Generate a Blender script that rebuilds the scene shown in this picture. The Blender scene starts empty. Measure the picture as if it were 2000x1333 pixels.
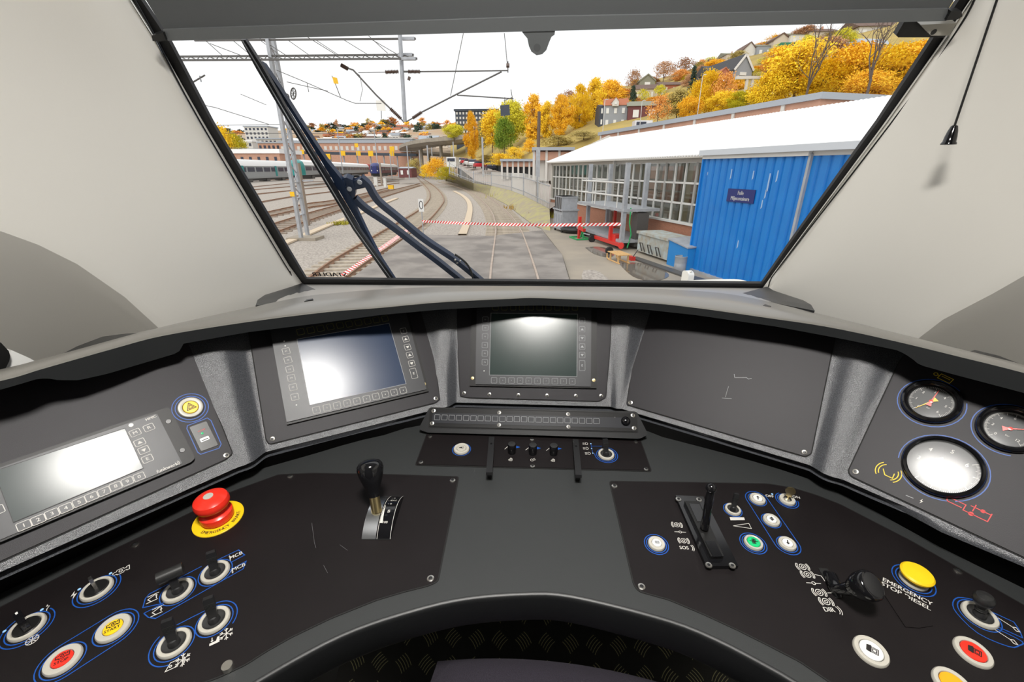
import bpy, math, random
from mathutils import Vector, Matrix
random.seed(7)
V = Vector
R = math.radians
SC = bpy.context.scene
COL = SC.collection
# ------------------------------------------------------------------ camera
FPX = 850.0                      # focal length in pixels of the 2000 px frame
PITCH = math.atan(336 / FPX)
YAW = R(2.8)
CAM = V((0, 0, 3.2))
CR = V((math.cos(YAW), math.sin(YAW), 0))
CH = V((-math.sin(YAW), math.cos(YAW), 0))
CL = CH * math.cos(PITCH) - V((0, 0, 1)) * math.sin(PITCH)
CU = CR.cross(CL)
cam = bpy.data.objects.new('camera', bpy.data.cameras.new('camera'))
COL.objects.link(cam)
cam.data.lens = FPX / 2000 * 36
cam.data.sensor_width = 36
cam.data.clip_start = 0.02
cam.data.clip_end = 3000
cam.matrix_world = Matrix((CR, CU, -CL)).transposed().to_4x4()
cam.location = CAM
SC.camera = cam
# ------------------------------------------------------------------ view, sky, light
SC.view_settings.view_transform = 'Standard'
SC.view_settings.look = 'None'
SC.view_settings.exposure = 0.0
SC.view_settings.gamma = 1.0
SC.view_settings.use_curve_mapping = False
wd = bpy.data.worlds.new('overcast sky')
SC.world = wd
wd.use_nodes = True
wn, wl = wd.node_tree.nodes, wd.node_tree.links
tc = wn.new('ShaderNodeTexCoord')
ns = wn.new('ShaderNodeTexNoise'); ns.inputs['Scale'].default_value = 2.2; ns.inputs['Detail'].default_value = 5
rp = wn.new('ShaderNodeValToRGB')
rp.color_ramp.elements[0].position = 0.35; rp.color_ramp.elements[0].color = (0.93, 0.94, 0.955, 1)
rp.color_ramp.elements[1].position = 0.6; rp.color_ramp.elements[1].color = (1, 1, 1, 1)
wl.new(tc.outputs['Generated'], ns.inputs['Vector']); wl.new(ns.outputs['Fac'], rp.inputs['Fac'])
wl.new(rp.outputs['Color'], wn['Background'].inputs['Color'])
SKY = 1.12
wn['Background'].inputs['Strength'].default_value = SKY
sun = bpy.data.objects.new('sun', bpy.data.lights.new('sun', 'SUN'))
sun.data.energy = 1.7; sun.data.angle = R(70); sun.data.color = (1, .97, .92)
sun.rotation_euler = (R(38), R(-22), 0)
COL.objects.link(sun)
LAMP = 225.0                     # radiance of the cab lamp's diffuser

# ------------------------------------------------------------------ pixel rays
def ray(px, py):
    return CR * (px - 1000) - CU * (py - 666.5) + CL * FPX
def hz(px, py, z):               # point of the ray at height z above the camera
    r = ray(px, py); return CAM + r * (z / r.z)
def gd(px, py, z=0.0):           # point of the ray on the level z in the world
    r = ray(px, py); return CAM + r * ((z - CAM.z) / r.z)
def aty(px, py, Y):              # point of the ray at distance Y ahead
    r = ray(px, py); return CAM + r * (Y / r.y)
def onp(px, py, P, n):
    r = ray(px, py); return CAM + r * ((P - CAM).dot(n) / r.dot(n))
def proj(p):
    d = p - CAM; z = d.dot(CL)
    return 1000 + FPX * d.dot(CR) / z, 666.5 - FPX * d.dot(CU) / z
def lerp(a, b, t): return a + (b - a) * t
def ipol(pts, x):                # piecewise linear y(x), extended past the ends
    if x <= pts[0][0]: a, b = pts[0], pts[1]
    elif x >= pts[-1][0]: a, b = pts[-2], pts[-1]
    else:
        for a, b in zip(pts, pts[1:]):
            if a[0] <= x <= b[0]: break
    return a[1] + (b[1] - a[1]) * (x - a[0]) / (b[0] - a[0])
def smooth(pts, n=6):            # Catmull-Rom through points (any dimension)
    pts = [V(p) for p in pts]; out = []
    for i in range(len(pts) - 1):
        p0, p1, p2, p3 = pts[max(i - 1, 0)], pts[i], pts[i + 1], pts[min(i + 2, len(pts) - 1)]
        for k in range(n):
            t = k / n
            out.append(0.5 * (2 * p1 + (p2 - p0) * t + (2 * p0 - 5 * p1 + 4 * p2 - p3) * t * t + (3 * p1 - p0 - 3 * p2 + p3) * t ** 3))
    return out + [pts[-1]]

# ------------------------------------------------------------------ materials
MATS = {}
def mat(name, col, rough=.5, metal=0., noise=None, bump=None, emit=None, spec=None, coat=0., alpha=None):
    """noise=(scale, colour2, contrast) mixes a second colour; bump=(scale, strength)"""
    m = bpy.data.materials.new(name); m.use_nodes = True
    n, l = m.node_tree.nodes, m.node_tree.links
    b = n['Principled BSDF']
    c4 = (*col, 1)
    b.inputs['Base Color'].default_value = c4
    b.inputs['Roughness'].default_value = rough
    b.inputs['Metallic'].default_value = metal
    if spec is not None: b.inputs['Specular IOR Level'].default_value = spec
    if coat: b.inputs['Coat Weight'].default_value = coat
    co = n.new('ShaderNodeTexCoord')
    if noise:
        t = n.new('ShaderNodeTexNoise'); t.inputs['Scale'].default_value = noise[0]; t.inputs['Detail'].default_value = 6
        r = n.new('ShaderNodeValToRGB')
        k = noise[2] if len(noise) > 2 else .15
        r.color_ramp.elements[0].position = .5 - k; r.color_ramp.elements[1].position = .5 + k
        r.color_ramp.elements[0].color = c4; r.color_ramp.elements[1].color = (*noise[1], 1)
        l.new(co.outputs['Object'], t.inputs['Vector']); l.new(t.outputs['Fac'], r.inputs['Fac'])
        l.new(r.outputs['Color'], b.inputs['Base Color'])
    if bump:
        t = n.new('ShaderNodeTexNoise'); t.inputs['Scale'].default_value = bump[0]; t.inputs['Detail'].default_value = 2
        q = n.new('ShaderNodeBump'); q.inputs['Strength'].default_value = bump[1]; q.inputs['Distance'].default_value = .002
        l.new(co.outputs['Object'], t.inputs['Vector']); l.new(t.outputs['Fac'], q.inputs['Height'])
        l.new(q.outputs['Normal'], b.inputs['Normal'])
    if emit:
        b.inputs['Emission Color'].default_value = (*emit[0], 1); b.inputs['Emission Strength'].default_value = emit[1]
    MATS[name] = m
    return m
def glassmat(name, tint=(1, 1, 1), refl=1.0, rough=.01):
    m = bpy.data.materials.new(name); m.use_nodes = True
    n, l = m.node_tree.nodes, m.node_tree.links
    n.remove(n['Principled BSDF'])
    t = n.new('ShaderNodeBsdfTransparent'); t.inputs['Color'].default_value = (*tint, 1)
    g = n.new('ShaderNodeBsdfGlossy'); g.inputs['Roughness'].default_value = rough
    f = n.new('ShaderNodeFresnel'); ge = n.new('ShaderNodeNewGeometry'); mr = n.new('ShaderNodeMapRange')
    mr.inputs['To Min'].default_value = 1.4; mr.inputs['To Max'].default_value = 1 / 1.4
    l.new(ge.outputs['Backfacing'], mr.inputs['Value']); l.new(mr.outputs[0], f.inputs['IOR'])
    mm = n.new('ShaderNodeMath'); mm.operation = 'MULTIPLY'; mm.inputs[1].default_value = refl
    x = n.new('ShaderNodeMixShader')
    l.new(f.outputs[0], mm.inputs[0]); l.new(mm.outputs[0], x.inputs[0]); l.new(t.outputs[0], x.inputs[1]); l.new(g.outputs[0], x.inputs[2])
    l.new(x.outputs[0], n['Material Output'].inputs['Surface'])
    MATS[name] = m
    return m
def brickmat(name, c1, c2, mortar, scale, axis='Z'):
    m = mat(name, c1, .85)
    n, l = m.node_tree.nodes, m.node_tree.links
    co = n.new('ShaderNodeTexCoord'); mp = n.new('ShaderNodeMapping')
    if axis == 'Z': mp.inputs['Rotation'].default_value = (R(90), 0, 0)
    b = n.new('ShaderNodeTexBrick'); b.inputs['Scale'].default_value = scale
    b.inputs['Color1'].default_value = (*c1, 1); b.inputs['Color2'].default_value = (*c2, 1); b.inputs['Mortar'].default_value = (*mortar, 1)
    b.inputs['Mortar Size'].default_value = .012
    l.new(co.outputs['Object'], mp.inputs['Vector']); l.new(mp.outputs[0], b.inputs['Vector']); l.new(b.outputs['Color'], n['Principled BSDF'].inputs['Base Color'])
    return m
def stripemat(name, c1, c2, scale, rot):
    m = mat(name, c1, .6)
    n, l = m.node_tree.nodes, m.node_tree.links
    co = n.new('ShaderNodeTexCoord'); mp = n.new('ShaderNodeMapping'); mp.inputs['Rotation'].default_value = (0, 0, rot)
    w = n.new('ShaderNodeTexWave'); w.inputs['Scale'].default_value = scale
    r = n.new('ShaderNodeValToRGB'); r.color_ramp.interpolation = 'CONSTANT'
    r.color_ramp.elements[0].color = (*c1, 1); r.color_ramp.elements[1].color = (*c2, 1); r.color_ramp.elements[1].position = .5
    l.new(co.outputs['Object'], mp.inputs['Vector']); l.new(mp.outputs[0], w.inputs['Vector']); l.new(w.outputs['Fac'], r.inputs['Fac']); l.new(r.outputs[0], n['Principled BSDF'].inputs['Base Color'])
    return m
mat('desk', (.028, .030, .0305), .45, bump=(1300, .18), spec=.4)
mat('ring', (.030, .032, .036), .22, noise=(800, (.065, .068, .077), .12), bump=(900, .30), spec=.5)
mat('hood', (.155, .148, .134), .32, bump=(1500, .03), spec=1.0)
mat('hoodlip', (.016, .0175, .0185), .36, bump=(1400, .07), spec=.4)
mat('strip', (.006, .0058, .006), .45, spec=.12)
mat('lip', (.008, .0085, .009), .38, bump=(1400, .07), spec=.3)
mat('shelf', (.36, .345, .32), .3, spec=.9)
mat('plate', (.0072, .0056, .0060), .48, noise=(9, (.0095, .0076, .0081), .2), bump=(1200, .10), spec=.22)
mat('wallplate', (.014, .0125, .0155), .50, bump=(1500, .12), spec=.3)
mat('gap', (.004, .004, .004), .8)
mat('bezel', (.026, .027, .031), .42, spec=.4)
mat('darkbezel', (.006, .0055, .0055), .45, bump=(1500, .06), spec=.3)
mat('screen', (.018, .034, .075), .24, spec=.3)
mat('screengreen', (.022, .036, .033), .22, spec=.28)
mat('screengrey', (.075, .087, .087), .18, spec=.15)
mat('slot', (.003, .003, .003), .9, spec=.05)  # near-black for the riser, shade put into the colour
mat('membrane', (.012, .013, .017), .45, spec=.15)
mat('housing', (.010, .0105, .0115), .45, bump=(1400, .1), spec=.15)
mat('drum', (.70, .72, .75), .26, 1.)
mat('gloss', (.006, .006, .007), .12, spec=.6)
mat('black', (.010, .010, .010), .35)
mat('satin', (.013, .013, .014), .45)
mat('grip', (.018, .018, .018), .38)
mat('dish', (.03, .03, .03), .35)
mat('cream', (.46, .44, .385), .38)
mat('steel', (.62, .60, .56), .28, 1.)
mat('chrome', (.75, .74, .70), .12, 1.)
mat('brass', (.72, .58, .30), .3, 1.)
mat('white', (.72, .72, .70), .5)
mat('print', (.56, .545, .51), .6)
mat('dimprint', (.30, .31, .32), .6)
mat('blue', (.006, .075, .36), .5)
mat('bluedot', (.3, .55, .9), .4)
mat('yellow', (.85, .55, .01), .4)
mat('redcap', (.80, .03, .015), .3)
mat('orangecap', (.80, .36, .01), .4)
mat('redprint', (.62, .05, .05), .6)
mat('greencap', (.01, .50, .17), .4)
mat('ink', (.012, .010, .010), .6)
mat('yprint', (.75, .55, .02), .6)
mat('yprintdim', (.20, .19, .03), .6)
mat('wall', (.80, .775, .715), .5, bump=(160, .04))
mat('ceil', (.16, .16, .155), .6)
mat('backwall', (.05, .05, .05), .7)
mat('floor', (.03, .03, .03), .7)
mat('checker', (.012, .012, .010), .35)
mat('tread', (.42, .40, .22), .35, .7)
mat('seat', (.026, .021, .033), .9, noise=(700, (.014, .011, .018), .1), bump=(600, .6))
mat('blind', (.115, .122, .126), .7, bump=(400, .1))
mat('blindbar', (.16, .17, .175), .45)
mat('seal', (.006, .006, .006), .4)
mat('frit', (.022, .022, .023), .5)
mat('lampglow', (1, 1, 1), .5, emit=((1, .97, .92), LAMP))
mat('navy', (.010, .022, .055), .38)
mat('navyblade', (.012, .014, .020), .35)
mat('gaugeface', (.035, .037, .038), .5)
glassmat('glass', (.985, .992, .99), .45)
glassmat('gaugeglass', (.97, .97, .97), .30, .13)

# ------------------------------------------------------------------ meshes
class MB:
    def __init__(s): s.v, s.f = [], []
    def add(s, vs, fs):
        o = len(s.v); s.v += [V(p) for p in vs]; s.f += [tuple(i + o for i in f) for f in fs]; return s
    def box(s, c, d, M=None):
        c = V(c); h = V(d) / 2
        p = [V((x * h.x, y * h.y, z * h.z)) for z in (-1, 1) for y in (-1, 1) for x in (-1, 1)]
        if M is not None: p = [M @ q for q in p]
        return s.add([c + q for q in p], [(0, 2, 3, 1), (4, 5, 7, 6), (0, 1, 5, 4), (2, 6, 7, 3), (0, 4, 6, 2), (1, 3, 7, 5)])
    def bar(s, a, b, w, h=None, up=V((0, 0, 1))):    # a rectangular bar between two points
        a, b = V(a), V(b); d = (b - a); L = d.length
        if L < 1e-6: return s
        d /= L; x = d.cross(up)
        if x.length < 1e-4: x = d.cross(V((1, 0, 0)))
        x.normalize(); y = x.cross(d)
        M = Matrix((x, d, y)).transposed()
        return s.box((a + b) / 2, (w, L, h or w), M)
    def prism(s, pts, vec):
        pts = [V(p) for p in pts]; vec = V(vec); n = len(pts)
        return s.add(pts + [p + vec for p in pts], [tuple(range(n - 1, -1, -1)), tuple(range(n, 2 * n))] + [(i, (i + 1) % n, n + (i + 1) % n, n + i) for i in range(n)])
    def plate(s, uv, h0, h1, bev=0.0):                 # polygon (counter-clockwise) in the local plane from height h0 to h1
        n = len(uv)
        a = sum(uv[i][0] * uv[(i + 1) % n][1] - uv[(i + 1) % n][0] * uv[i][1] for i in range(n))
        if a < 0: uv = uv[::-1]
        return s.prism([(p[0], p[1], h0) for p in uv], (0, 0, h1 - h0))
    def poly(s, pts): return s.add(pts, [tuple(range(len(pts)))])
    def grid(s, rows, closed=False):
        m = len(rows[0]); vs = [p for r in rows for p in r]; fs = []
        for j in range(len(rows) - 1):
            for i in range(m if closed else m - 1):
                k = (i + 1) % m
                fs.append((j * m + i, j * m + k, (j + 1) * m + k, (j + 1) * m + i))
        return s.add(vs, fs)
    def lathe(s, prof, M=None, n=32, a0=0, a1=2 * math.pi):
        rows = []
        full = abs(a1 - a0 - 2 * math.pi) < 1e-6
        for r, z in prof:
            row = []
            for i in range(n if full else n + 1):
                a = a0 + (a1 - a0) * i / n
                p = V((r * math.cos(a), r * math.sin(a), z))
                row.append(M @ p if M is not None else p)
            rows.append(row)
        return s.grid(rows, full)
    def tube(s, pts, r, n=8, caps=True):
        pts = [V(p) for p in pts]; rows = []; up = None
        for i, p in enumerate(pts):
            d = (pts[min(i + 1, len(pts) - 1)] - pts[max(i - 1, 0)]).normalized()
            if up is None:
                up = d.orthogonal().normalized()
            else:
                up = (up - d * up.dot(d)).normalized()
            x = d.cross(up); rr = r[i] if isinstance(r, (list, tuple)) else r
            rows.append([p + (x * math.cos(t) + up * math.sin(t)) * rr for t in (2 * math.pi * k / n for k in range(n))])
        s.grid(rows, True)
        if caps: s.add(rows[0][::-1], [tuple(range(n))]); s.add(rows[-1], [tuple(range(n))])
        return s
    def ball(s, c, r, n=16, sz=1.0):
        c = V(c)
        return s.lathe([(max(r * math.sin(math.pi * k / 10), 1e-5), -r * sz * math.cos(math.pi * k / 10)) for k in range(11)], Matrix.Translation(c), n)
    def ribbon(s, pts, w, h, closed=False, tk=0.0002):  # a printed line in the local plane at height h
        P = [V((p[0], p[1])) for p in pts]; n = len(P)
        if n < 2: return s
        L, Q = [], []
        for i in range(n):
            a = P[i - 1] if (closed or i) else P[i]
            b = P[(i + 1) % n] if (closed or i < n - 1) else P[i]
            d1 = (P[i] - a); d2 = (b - P[i])
            d1 = d1.normalized() if d1.length > 1e-9 else d2.normalized()
            d2 = d2.normalized() if d2.length > 1e-9 else d1
            t = d1 + d2
            t = t.normalized() if t.length > 1e-6 else d1
            nn = V((-t.y, t.x)); k = max(nn.dot(V((-d1.y, d1.x))), .35)
            L.append(P[i] + nn * (w / 2 / k)); Q.append(P[i] - nn * (w / 2 / k))
        return s.grid([[(p.x, p.y, h) for p in Q], [(p.x, p.y, h) for p in L]], closed)
    def arc(s, c, r, a0, a1, w, h, n=28):
        full = abs(abs(a1 - a0) - 360) < 1e-6
        pts = [(c[0] + r * math.cos(R(a0 + (a1 - a0) * i / n)), c[1] + r * math.sin(R(a0 + (a1 - a0) * i / n))) for i in range(n if full else n + 1)]
        return s.ribbon(pts, w, h, full)
    def disc(s, c, r, h, n=24):
        return s.poly([(c[0] + r * math.cos(2 * math.pi * i / n), c[1] + r * math.sin(2 * math.pi * i / n), h) for i in range(n)])
    def mesh(s, name, m, smooth=False, ang=35):
        me = bpy.data.meshes.new(name)
        me.from_pydata([tuple(p) for p in s.v], [], s.f)
        me.materials.append(MATS[m] if isinstance(m, str) else m)
        if smooth:
            me.shade_smooth(); me.set_sharp_from_angle(angle=R(ang))
        me.update()
        return me
    def build(s, name, m, parent=None, smooth=False, label=None, ang=35, fixn=False):
        me = s.mesh(name, m, smooth, ang)
        if fixn:
            import bmesh
            b = bmesh.new(); b.from_mesh(me); bmesh.ops.remove_doubles(b, verts=b.verts, dist=1e-5); bmesh.ops.recalc_face_normals(b, faces=b.faces); b.to_mesh(me); b.free()
        o = bpy.data.objects.new(name, me); COL.objects.link(o)
        if parent is not None: o.parent = parent
        if label: o['label'] = label
        return o
def thing(name, label, cat, M=None, group=None):
    o = bpy.data.objects.new(name, None); COL.objects.link(o); o.empty_display_size = .02
    if M is not None:
        o.matrix_world = M if isinstance(M, Matrix) else Matrix.Translation(V(M))
    return tag(o, label, cat, group)
def tag(o, label, cat, group=None, kind=None):
    o['label'] = label; o['category'] = cat
    if group: o['group'] = group
    if kind: o['kind'] = kind
    return o
def struct(o, label=None, cat=None):
    o['kind'] = 'structure'
    if label: o['label'] = label
    if cat: o['category'] = cat
    return o
def copytree(o, M=None, label=None, group=None):
    c = o.copy(); COL.objects.link(c)
    if M is not None: c.matrix_world = M if isinstance(M, Matrix) else Matrix.Translation(V(M))
    if label: c['label'] = label
    if group: c['group'] = group
    for a in list(o.children):
        b = a.copy(); COL.objects.link(b); b.parent = c
        for e in list(a.children):
            d = e.copy(); COL.objects.link(d); d.parent = b
    return c
FONTC = {}
def textmesh(txt):
    if txt not in FONTC:
        cu = bpy.data.curves.new('lettering', 'FONT'); cu.body = txt; cu.align_x = 'CENTER'; cu.align_y = 'CENTER'; cu.size = 1; cu.resolution_u = 3
        cu.space_line = 1.0
        ob = bpy.data.objects.new('lettering', cu); COL.objects.link(ob)
        dg = bpy.context.evaluated_depsgraph_get(); dg.update()
        me = bpy.data.meshes.new_from_object(ob.evaluated_get(dg))
        FONTC[txt] = ([v.co.copy() for v in me.vertices], [tuple(p.vertices) for p in me.polygons])
        bpy.data.objects.remove(ob); bpy.data.curves.remove(cu)
    return FONTC[txt]
def text(mb, txt, c, size, h, ang=0.0, sx=1.0, bold=0.0, flip=False):
    vs, fs = textmesh(txt); ca, sa = math.cos(ang), math.sin(ang)
    for dx in ((0,) if not bold else (-bold, bold)):
        out = []
        for p in vs:
            x = p.x * size * sx * (-1 if flip else 1) + dx * size; y = p.y * size
            out.append((c[0] + x * ca - y * sa, c[1] + x * sa + y * ca, h + dx * 1e-5))
        mb.add(out, fs)
    return mb
class Pl:                                             # a working plane: origin P, axes u v, normal n
    def __init__(s, P, u, v):
        s.P, s.u, s.v = V(P), V(u).normalized(), V(v).normalized(); s.n = s.u.cross(s.v)
        s.M = Matrix((s.u, s.v, s.n)).transposed().to_4x4(); s.M.translation = s.P
    def uv(s, px, py, h=0.0):
        q = onp(px, py, s.P + s.n * h, s.n) - s.P
        return V((q.dot(s.u), q.dot(s.v)))
    def at(s, px, py, h=0.0): return onp(px, py, s.P + s.n * h, s.n)
    def uvs(s, pts, h=0.0): return [s.uv(*p, h) for p in pts]
    def frame(s, px, py, d=None, h=0.0):              # frame at a pixel with its x axis along the pixel direction d
        o = s.at(px, py, h)
        x = (s.at(px + d[0], py + d[1], h) - o).normalized() if d else s.u
        y = s.n.cross(x)
        M = Matrix((x, y, s.n)).transposed().to_4x4(); M.translation = o
        return M
    def ang(s, px, py, d):
        a, b = s.uv(px, py), s.uv(px + d[0], py + d[1]); return math.atan2(b.y - a.y, b.x - a.x)
def rounded(pts, r, n=4):                             # round the corners of a 2-D polygon
    out = []; P = [V(p) for p in pts]; m = len(P)
    for i in range(m):
        a, b, c = P[i - 1], P[i], P[(i + 1) % m]
        d1, d2 = (a - b), (c - b); k = min(r, d1.length * .45, d2.length * .45)
        p, q = b + d1.normalized() * k, b + d2.normalized() * k
        for j in range(n + 1):
            t = j / n; out.append((1 - t) ** 2 * p + 2 * t * (1 - t) * b + t * t * q)
    return out
def rrect(cx, cy, w, h, r, ang=0):
    ca, sa = math.cos(ang), math.sin(ang)
    return rounded([(cx + x * ca - y * sa, cy + x * sa + y * ca) for x, y in ((-w / 2, -h / 2), (w / 2, -h / 2), (w / 2, h / 2), (-w / 2, h / 2))], r)
# ================================================================== THE CAB
Z0 = CAM.z
def plane2(a, b, drop, lean):
    P, Q = hz(*a, -drop), hz(*b, -drop); u = (Q - P).normalized(); out = V((-u.y, u.x, 0))
    return Pl(P, u, V((0, 0, 1)) * math.cos(R(lean)) + out * math.sin(R(lean)))
PA = plane2((0, 1098), (440, 897), .53, 40)
q = Matrix.Rotation(R(-4), 3, 'Z'); PA = plane2((0, 1098), (440, 897), .53, 41); PA = Pl(PA.P, q @ PA.u, q @ PA.v)
PB = plane2((530, 867), (858, 787), .53, 40)
PC = plane2((905, 776), (1170, 783), .53, 33)
PD = plane2((1240, 795), (1572, 892), .53, 40)
PE = plane2((1670, 932), (2000, 1089), .53, 42)
q = Matrix.Rotation(R(6.5), 3, 'Z'); PE = Pl(PE.P, q @ PE.u, q @ PE.v)
PF = plane2((835, 845), (1247, 860), .566, 45)
DK = Pl((0, .859, Z0 - .575), (1, 0, 0), (0, math.cos(R(5)), math.sin(R(5))))
# ---- windscreen plane
W0 = V((0, 1.75, Z0 - .443)); WV = V((0, -.49, .739)).normalized()
WS = Pl(W0, (1, 0, 0), WV)        # its normal points into the cab
# ---- cab shell
HOODZ = -.290
EDGE_L = [(585, 556), (558, 520), (389, 240), (299, 80), (248, 0), (180, -105)]
EDGE_R = [(1497, 562), (1520, 530), (1737, 240), (1860, 67), (1905, 0), (1975, -105)]
def wall_side(name, edge, s, crease):
    ez = sorted([tuple((q.z, q.x, q.y)) for q in (WS.at(*p) for p in edge)])
    ex = [(e[0], e[1]) for e in ez]; ey = [(e[0], e[2]) for e in ez]
    bot = [V((s * 1.12, 1.28)), V((s * 1.22, .8)), V((s * 1.27, .3)), V((s * 1.27, -.4)), V((s * 1.27, -1.35))]
    top = [V((s * 1.09, .62)), V((s * 1.16, .4)), V((s * 1.22, .1)), V((s * 1.22, -.4)), V((s * 1.22, -1.35))]
    cr = sorted([tuple((onp(*p, V((s * 1.24, 0, 0)), V((1, 0, 0)))).yz) for p in crease])
    NZ, zb, zt = 48, Z0 - .62, Z0 + .92
    def col(z):
        e = V((ipol(ex, max(z, Z0 - .46)), ipol(ey, max(z, Z0 - .46)))); t = (z - zb) / (zt - zb)
        return smooth([e] + [lerp(b, q, t) for b, q in zip(bot, top)], 10)
    fine = [zb + (zt - zb) * i / 300 for i in range(301)]; cols = [col(z) for z in fine]; nc = len(cols[0])
    rows = [[] for _ in range(NZ + 1)]
    for i in range(nc):
        k = 0
        for q in range(301):
            if fine[q] < ipol(cr, max(cols[q][i].y, cr[0][0])): k = q
        zc = max(fine[k], zb + .02)
        for j in range(NZ + 1):
            z = lerp(zb, zc, j / 16) if j <= 16 else lerp(zc, zt, (j - 16) / (NZ - 16))
            q = min(int((z - zb) / (zt - zb) * 300), 299); f = (z - zb) / (zt - zb) * 300 - q
            p = lerp(cols[q][i], cols[q + 1][i], f)
            rows[j].append((p.x + s * .62 * max(0, zc - z), p.y, z))
    rows.insert(0, [(q[0], q[1], Z0 - 1.38) for q in rows[0]])
    o = MB().grid(rows).build(name, 'wall', smooth=True, ang=26)
    so = o.modifiers.new('thick', 'SOLIDIFY'); so.thickness = .02; so.offset = -1 if s < 0 else 1
    return struct(o)
wall_side('wall_left', EDGE_L, -1, [(-400, 330), (-60, 450), (0, 475), (60, 505), (110, 540), (190, 590), (250, 645), (300, 690)])
wall_side('wall_right', EDGE_R, 1, [(2500, 330), (2200, 480), (2060, 556), (2000, 590), (1930, 625), (1868, 672), (1800, 735)])
struct(MB().box((0, -.32, Z0 + .95), (2.6, 2.5, .05)).build('ceiling', 'ceil'))
struct(MB().box((0, -1.4, Z0 - .2), (2.7, .06, 2.3)).build('wall_back', 'backwall'))
struct(MB().box((0, .1, Z0 - 1.38), (3.7, 3.1, .06)).build('floor', 'floor'))
struct(MB().box((0, 1.72, Z0 - .92), (2.4, .06, .92)).build('wall_front', 'satin'))
# side window corner at the left
w2 = struct(thing('window_2', 'black rubber corner of the side window at the left edge', 'window', (-.93, .66, Z0 - .28)), None, 'window')
w2s = Pl((-1.0, .7, Z0), (.35, .94, 0), (0, 0, 1))
def px_plate(pl, pts, h0, h1, name, m, parent=None, org=None, **k):
    mb = MB(); uv = pl.uvs(pts)
    q = MB().plate(uv, h0, h1)
    inv = (parent.matrix_world.inverted() if parent is not None else Matrix.Identity(4)) @ pl.M
    mb.add([inv @ p for p in q.v], q.f)
    return mb.build(name, m, parent, **k)
px_plate(w2s, [(-80, 640), (-4, 668), (11, 684), (14, 694), (12, 704), (-2, 732), (-80, 765)], 0, .012, 'seal', 'seal', w2)
px_plate(w2s, [(-80, 765), (-2, 732), (14, 704), (22, 684), (58, 700), (70, 707), (68, 730), (-80, 775)], -.02, 0, 'window_sill', 'white', w2)
# ---- ceiling lamp
lm = thing('ceiling_lamp', 'round lit cab lamp on the ceiling above the driver seat', 'lamp', (.02, .02, Z0 + .925))
MB().lathe([(.001, 0), (.18, 0), (.18, -.03), (.155, -.04), (.145, -.03), (.145, -.012)], None, 48).build('housing', 'white', lm, True)
MB().lathe([(.144, -.02), (.12, -.034), (.07, -.04), (.001, -.042)], None, 48).build('diffuser', 'lampglow', lm, True)
# ---- windscreen
ws = struct(thing('window_1', 'large raked windscreen with black frit and rubber seal', 'window', (0, 1.75, Z0 - .443)), None, 'window')
wi = ws.matrix_world.inverted() @ WS.M
GL = [(597, 546), (1000, 550), (1489, 555), (1541, 480), (1687, 278), (1715, 240), (1827, 70), (1885, -15), (1940, -95), (210, -95), (268, -10), (329, 81), (413, 240)]
IN = WS.uvs(GL)
OUT = WS.uvs([(580, 559), (1000, 557), (1503, 565), (1555, 482), (1713, 272), (1737, 240), (1860, 67), (1912, -15), (1970, -95), (180, -95), (238, -10), (299, 81), (389, 240)])
gm = MB().plate([lerp(a, b, .6) for a, b in zip(IN, OUT)], -.012, -.010)
gp = MB().add([wi @ p for p in gm.v[:len(IN)]], [tuple(range(len(IN)))]).build('glass', 'glass', ws)
def frame_ring(a, b, h0, h1, name, m):
    n = len(a); mb = MB()
    rows = [[wi @ V((*p, h)) for p in q] for q, h in ((a, h0), (a, h1), (b, h1), (b, h0), (a, h0))]
    return mb.grid(rows, True).build(name, m, ws)
MID = [lerp(a, b, .62) for a, b in zip(IN, OUT)]
frame_ring(IN, MID, -.014, -.002, 'frit', 'frit')
frame_ring(MID, OUT, -.014, .012, 'seal', 'seal')
for e, nm in ((((558, 519), (391, 240), (304, 80), (254, 0)), 0), (((1518, 527), (1733, 240), (1856, 66), (1899, 0)), 1)):
    MB().tube([wi @ V((*WS.uv(*p, .014), .014)) for p in e], .0018, 6).build('chrome_strip', 'chrome', ws, True)
# maker's lettering on the outside of the glass, read from behind
tm = MB(); c = WS.uv(643, 537, -.012); wdt = (WS.uv(675, 537.5, -.012) - WS.uv(611, 536.5, -.012)).length
text(tm, 'STADLER', c, wdt / 4.1, -.0125, 0, 1.08, .03, True)
MB().add([wi @ p for p in tm.v], tm.f).build('lettering', 'ink', ws)
hp = WS.at(1000, -92)
struct(MB().grid([[(x, hp.y - .03, hp.z) for x in (-1.3, 1.3)], [(x, hp.y - .12, hp.z + .06) for x in (-1.3, 1.3)], [(x, min(.9, hp.y - .2), Z0 + .93) for x in (-1.3, 1.3)]]).build('trim_1', 'blind'))
# ---- roller blind in front of the windscreen
BL = Pl(W0 + WS.n * .05, WS.u, WS.v)
rb = thing('roller_blind', 'grey roller sun blind pulled partly down across the windscreen top', 'blind', BL.at(1050, 20))
ri = rb.matrix_world.inverted()
def blp(pts, h0, h1, name, m, parent=None, **k):
    q = MB().plate(BL.uvs(pts, h1), h0, h1)
    return MB().add([ri @ BL.M @ p for p in q.v], q.f).build(name, m, parent or rb, **k)
blp([(322, 60), (1050, 38), (1852, 18), (1930, -110), (205, -110), (285, 0)], 0, .002, 'fabric', 'blind')
blp([(318, 58), (1050, 33), (1852, 17), (1848, 41), (1050, 61), (328, 80)], -.003, .008, 'bottom_bar', 'blindbar')
q = [(1020, 63), (1024, 68), (1030, 75), (1033, 90), (1038, 101), (1048, 108), (1059, 106), (1067, 98), (1072, 84), (1077, 72), (1083, 68), (1084, 61)]
tb = blp(q, .002, .006, 'pull_tab', 'blindbar')
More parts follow.
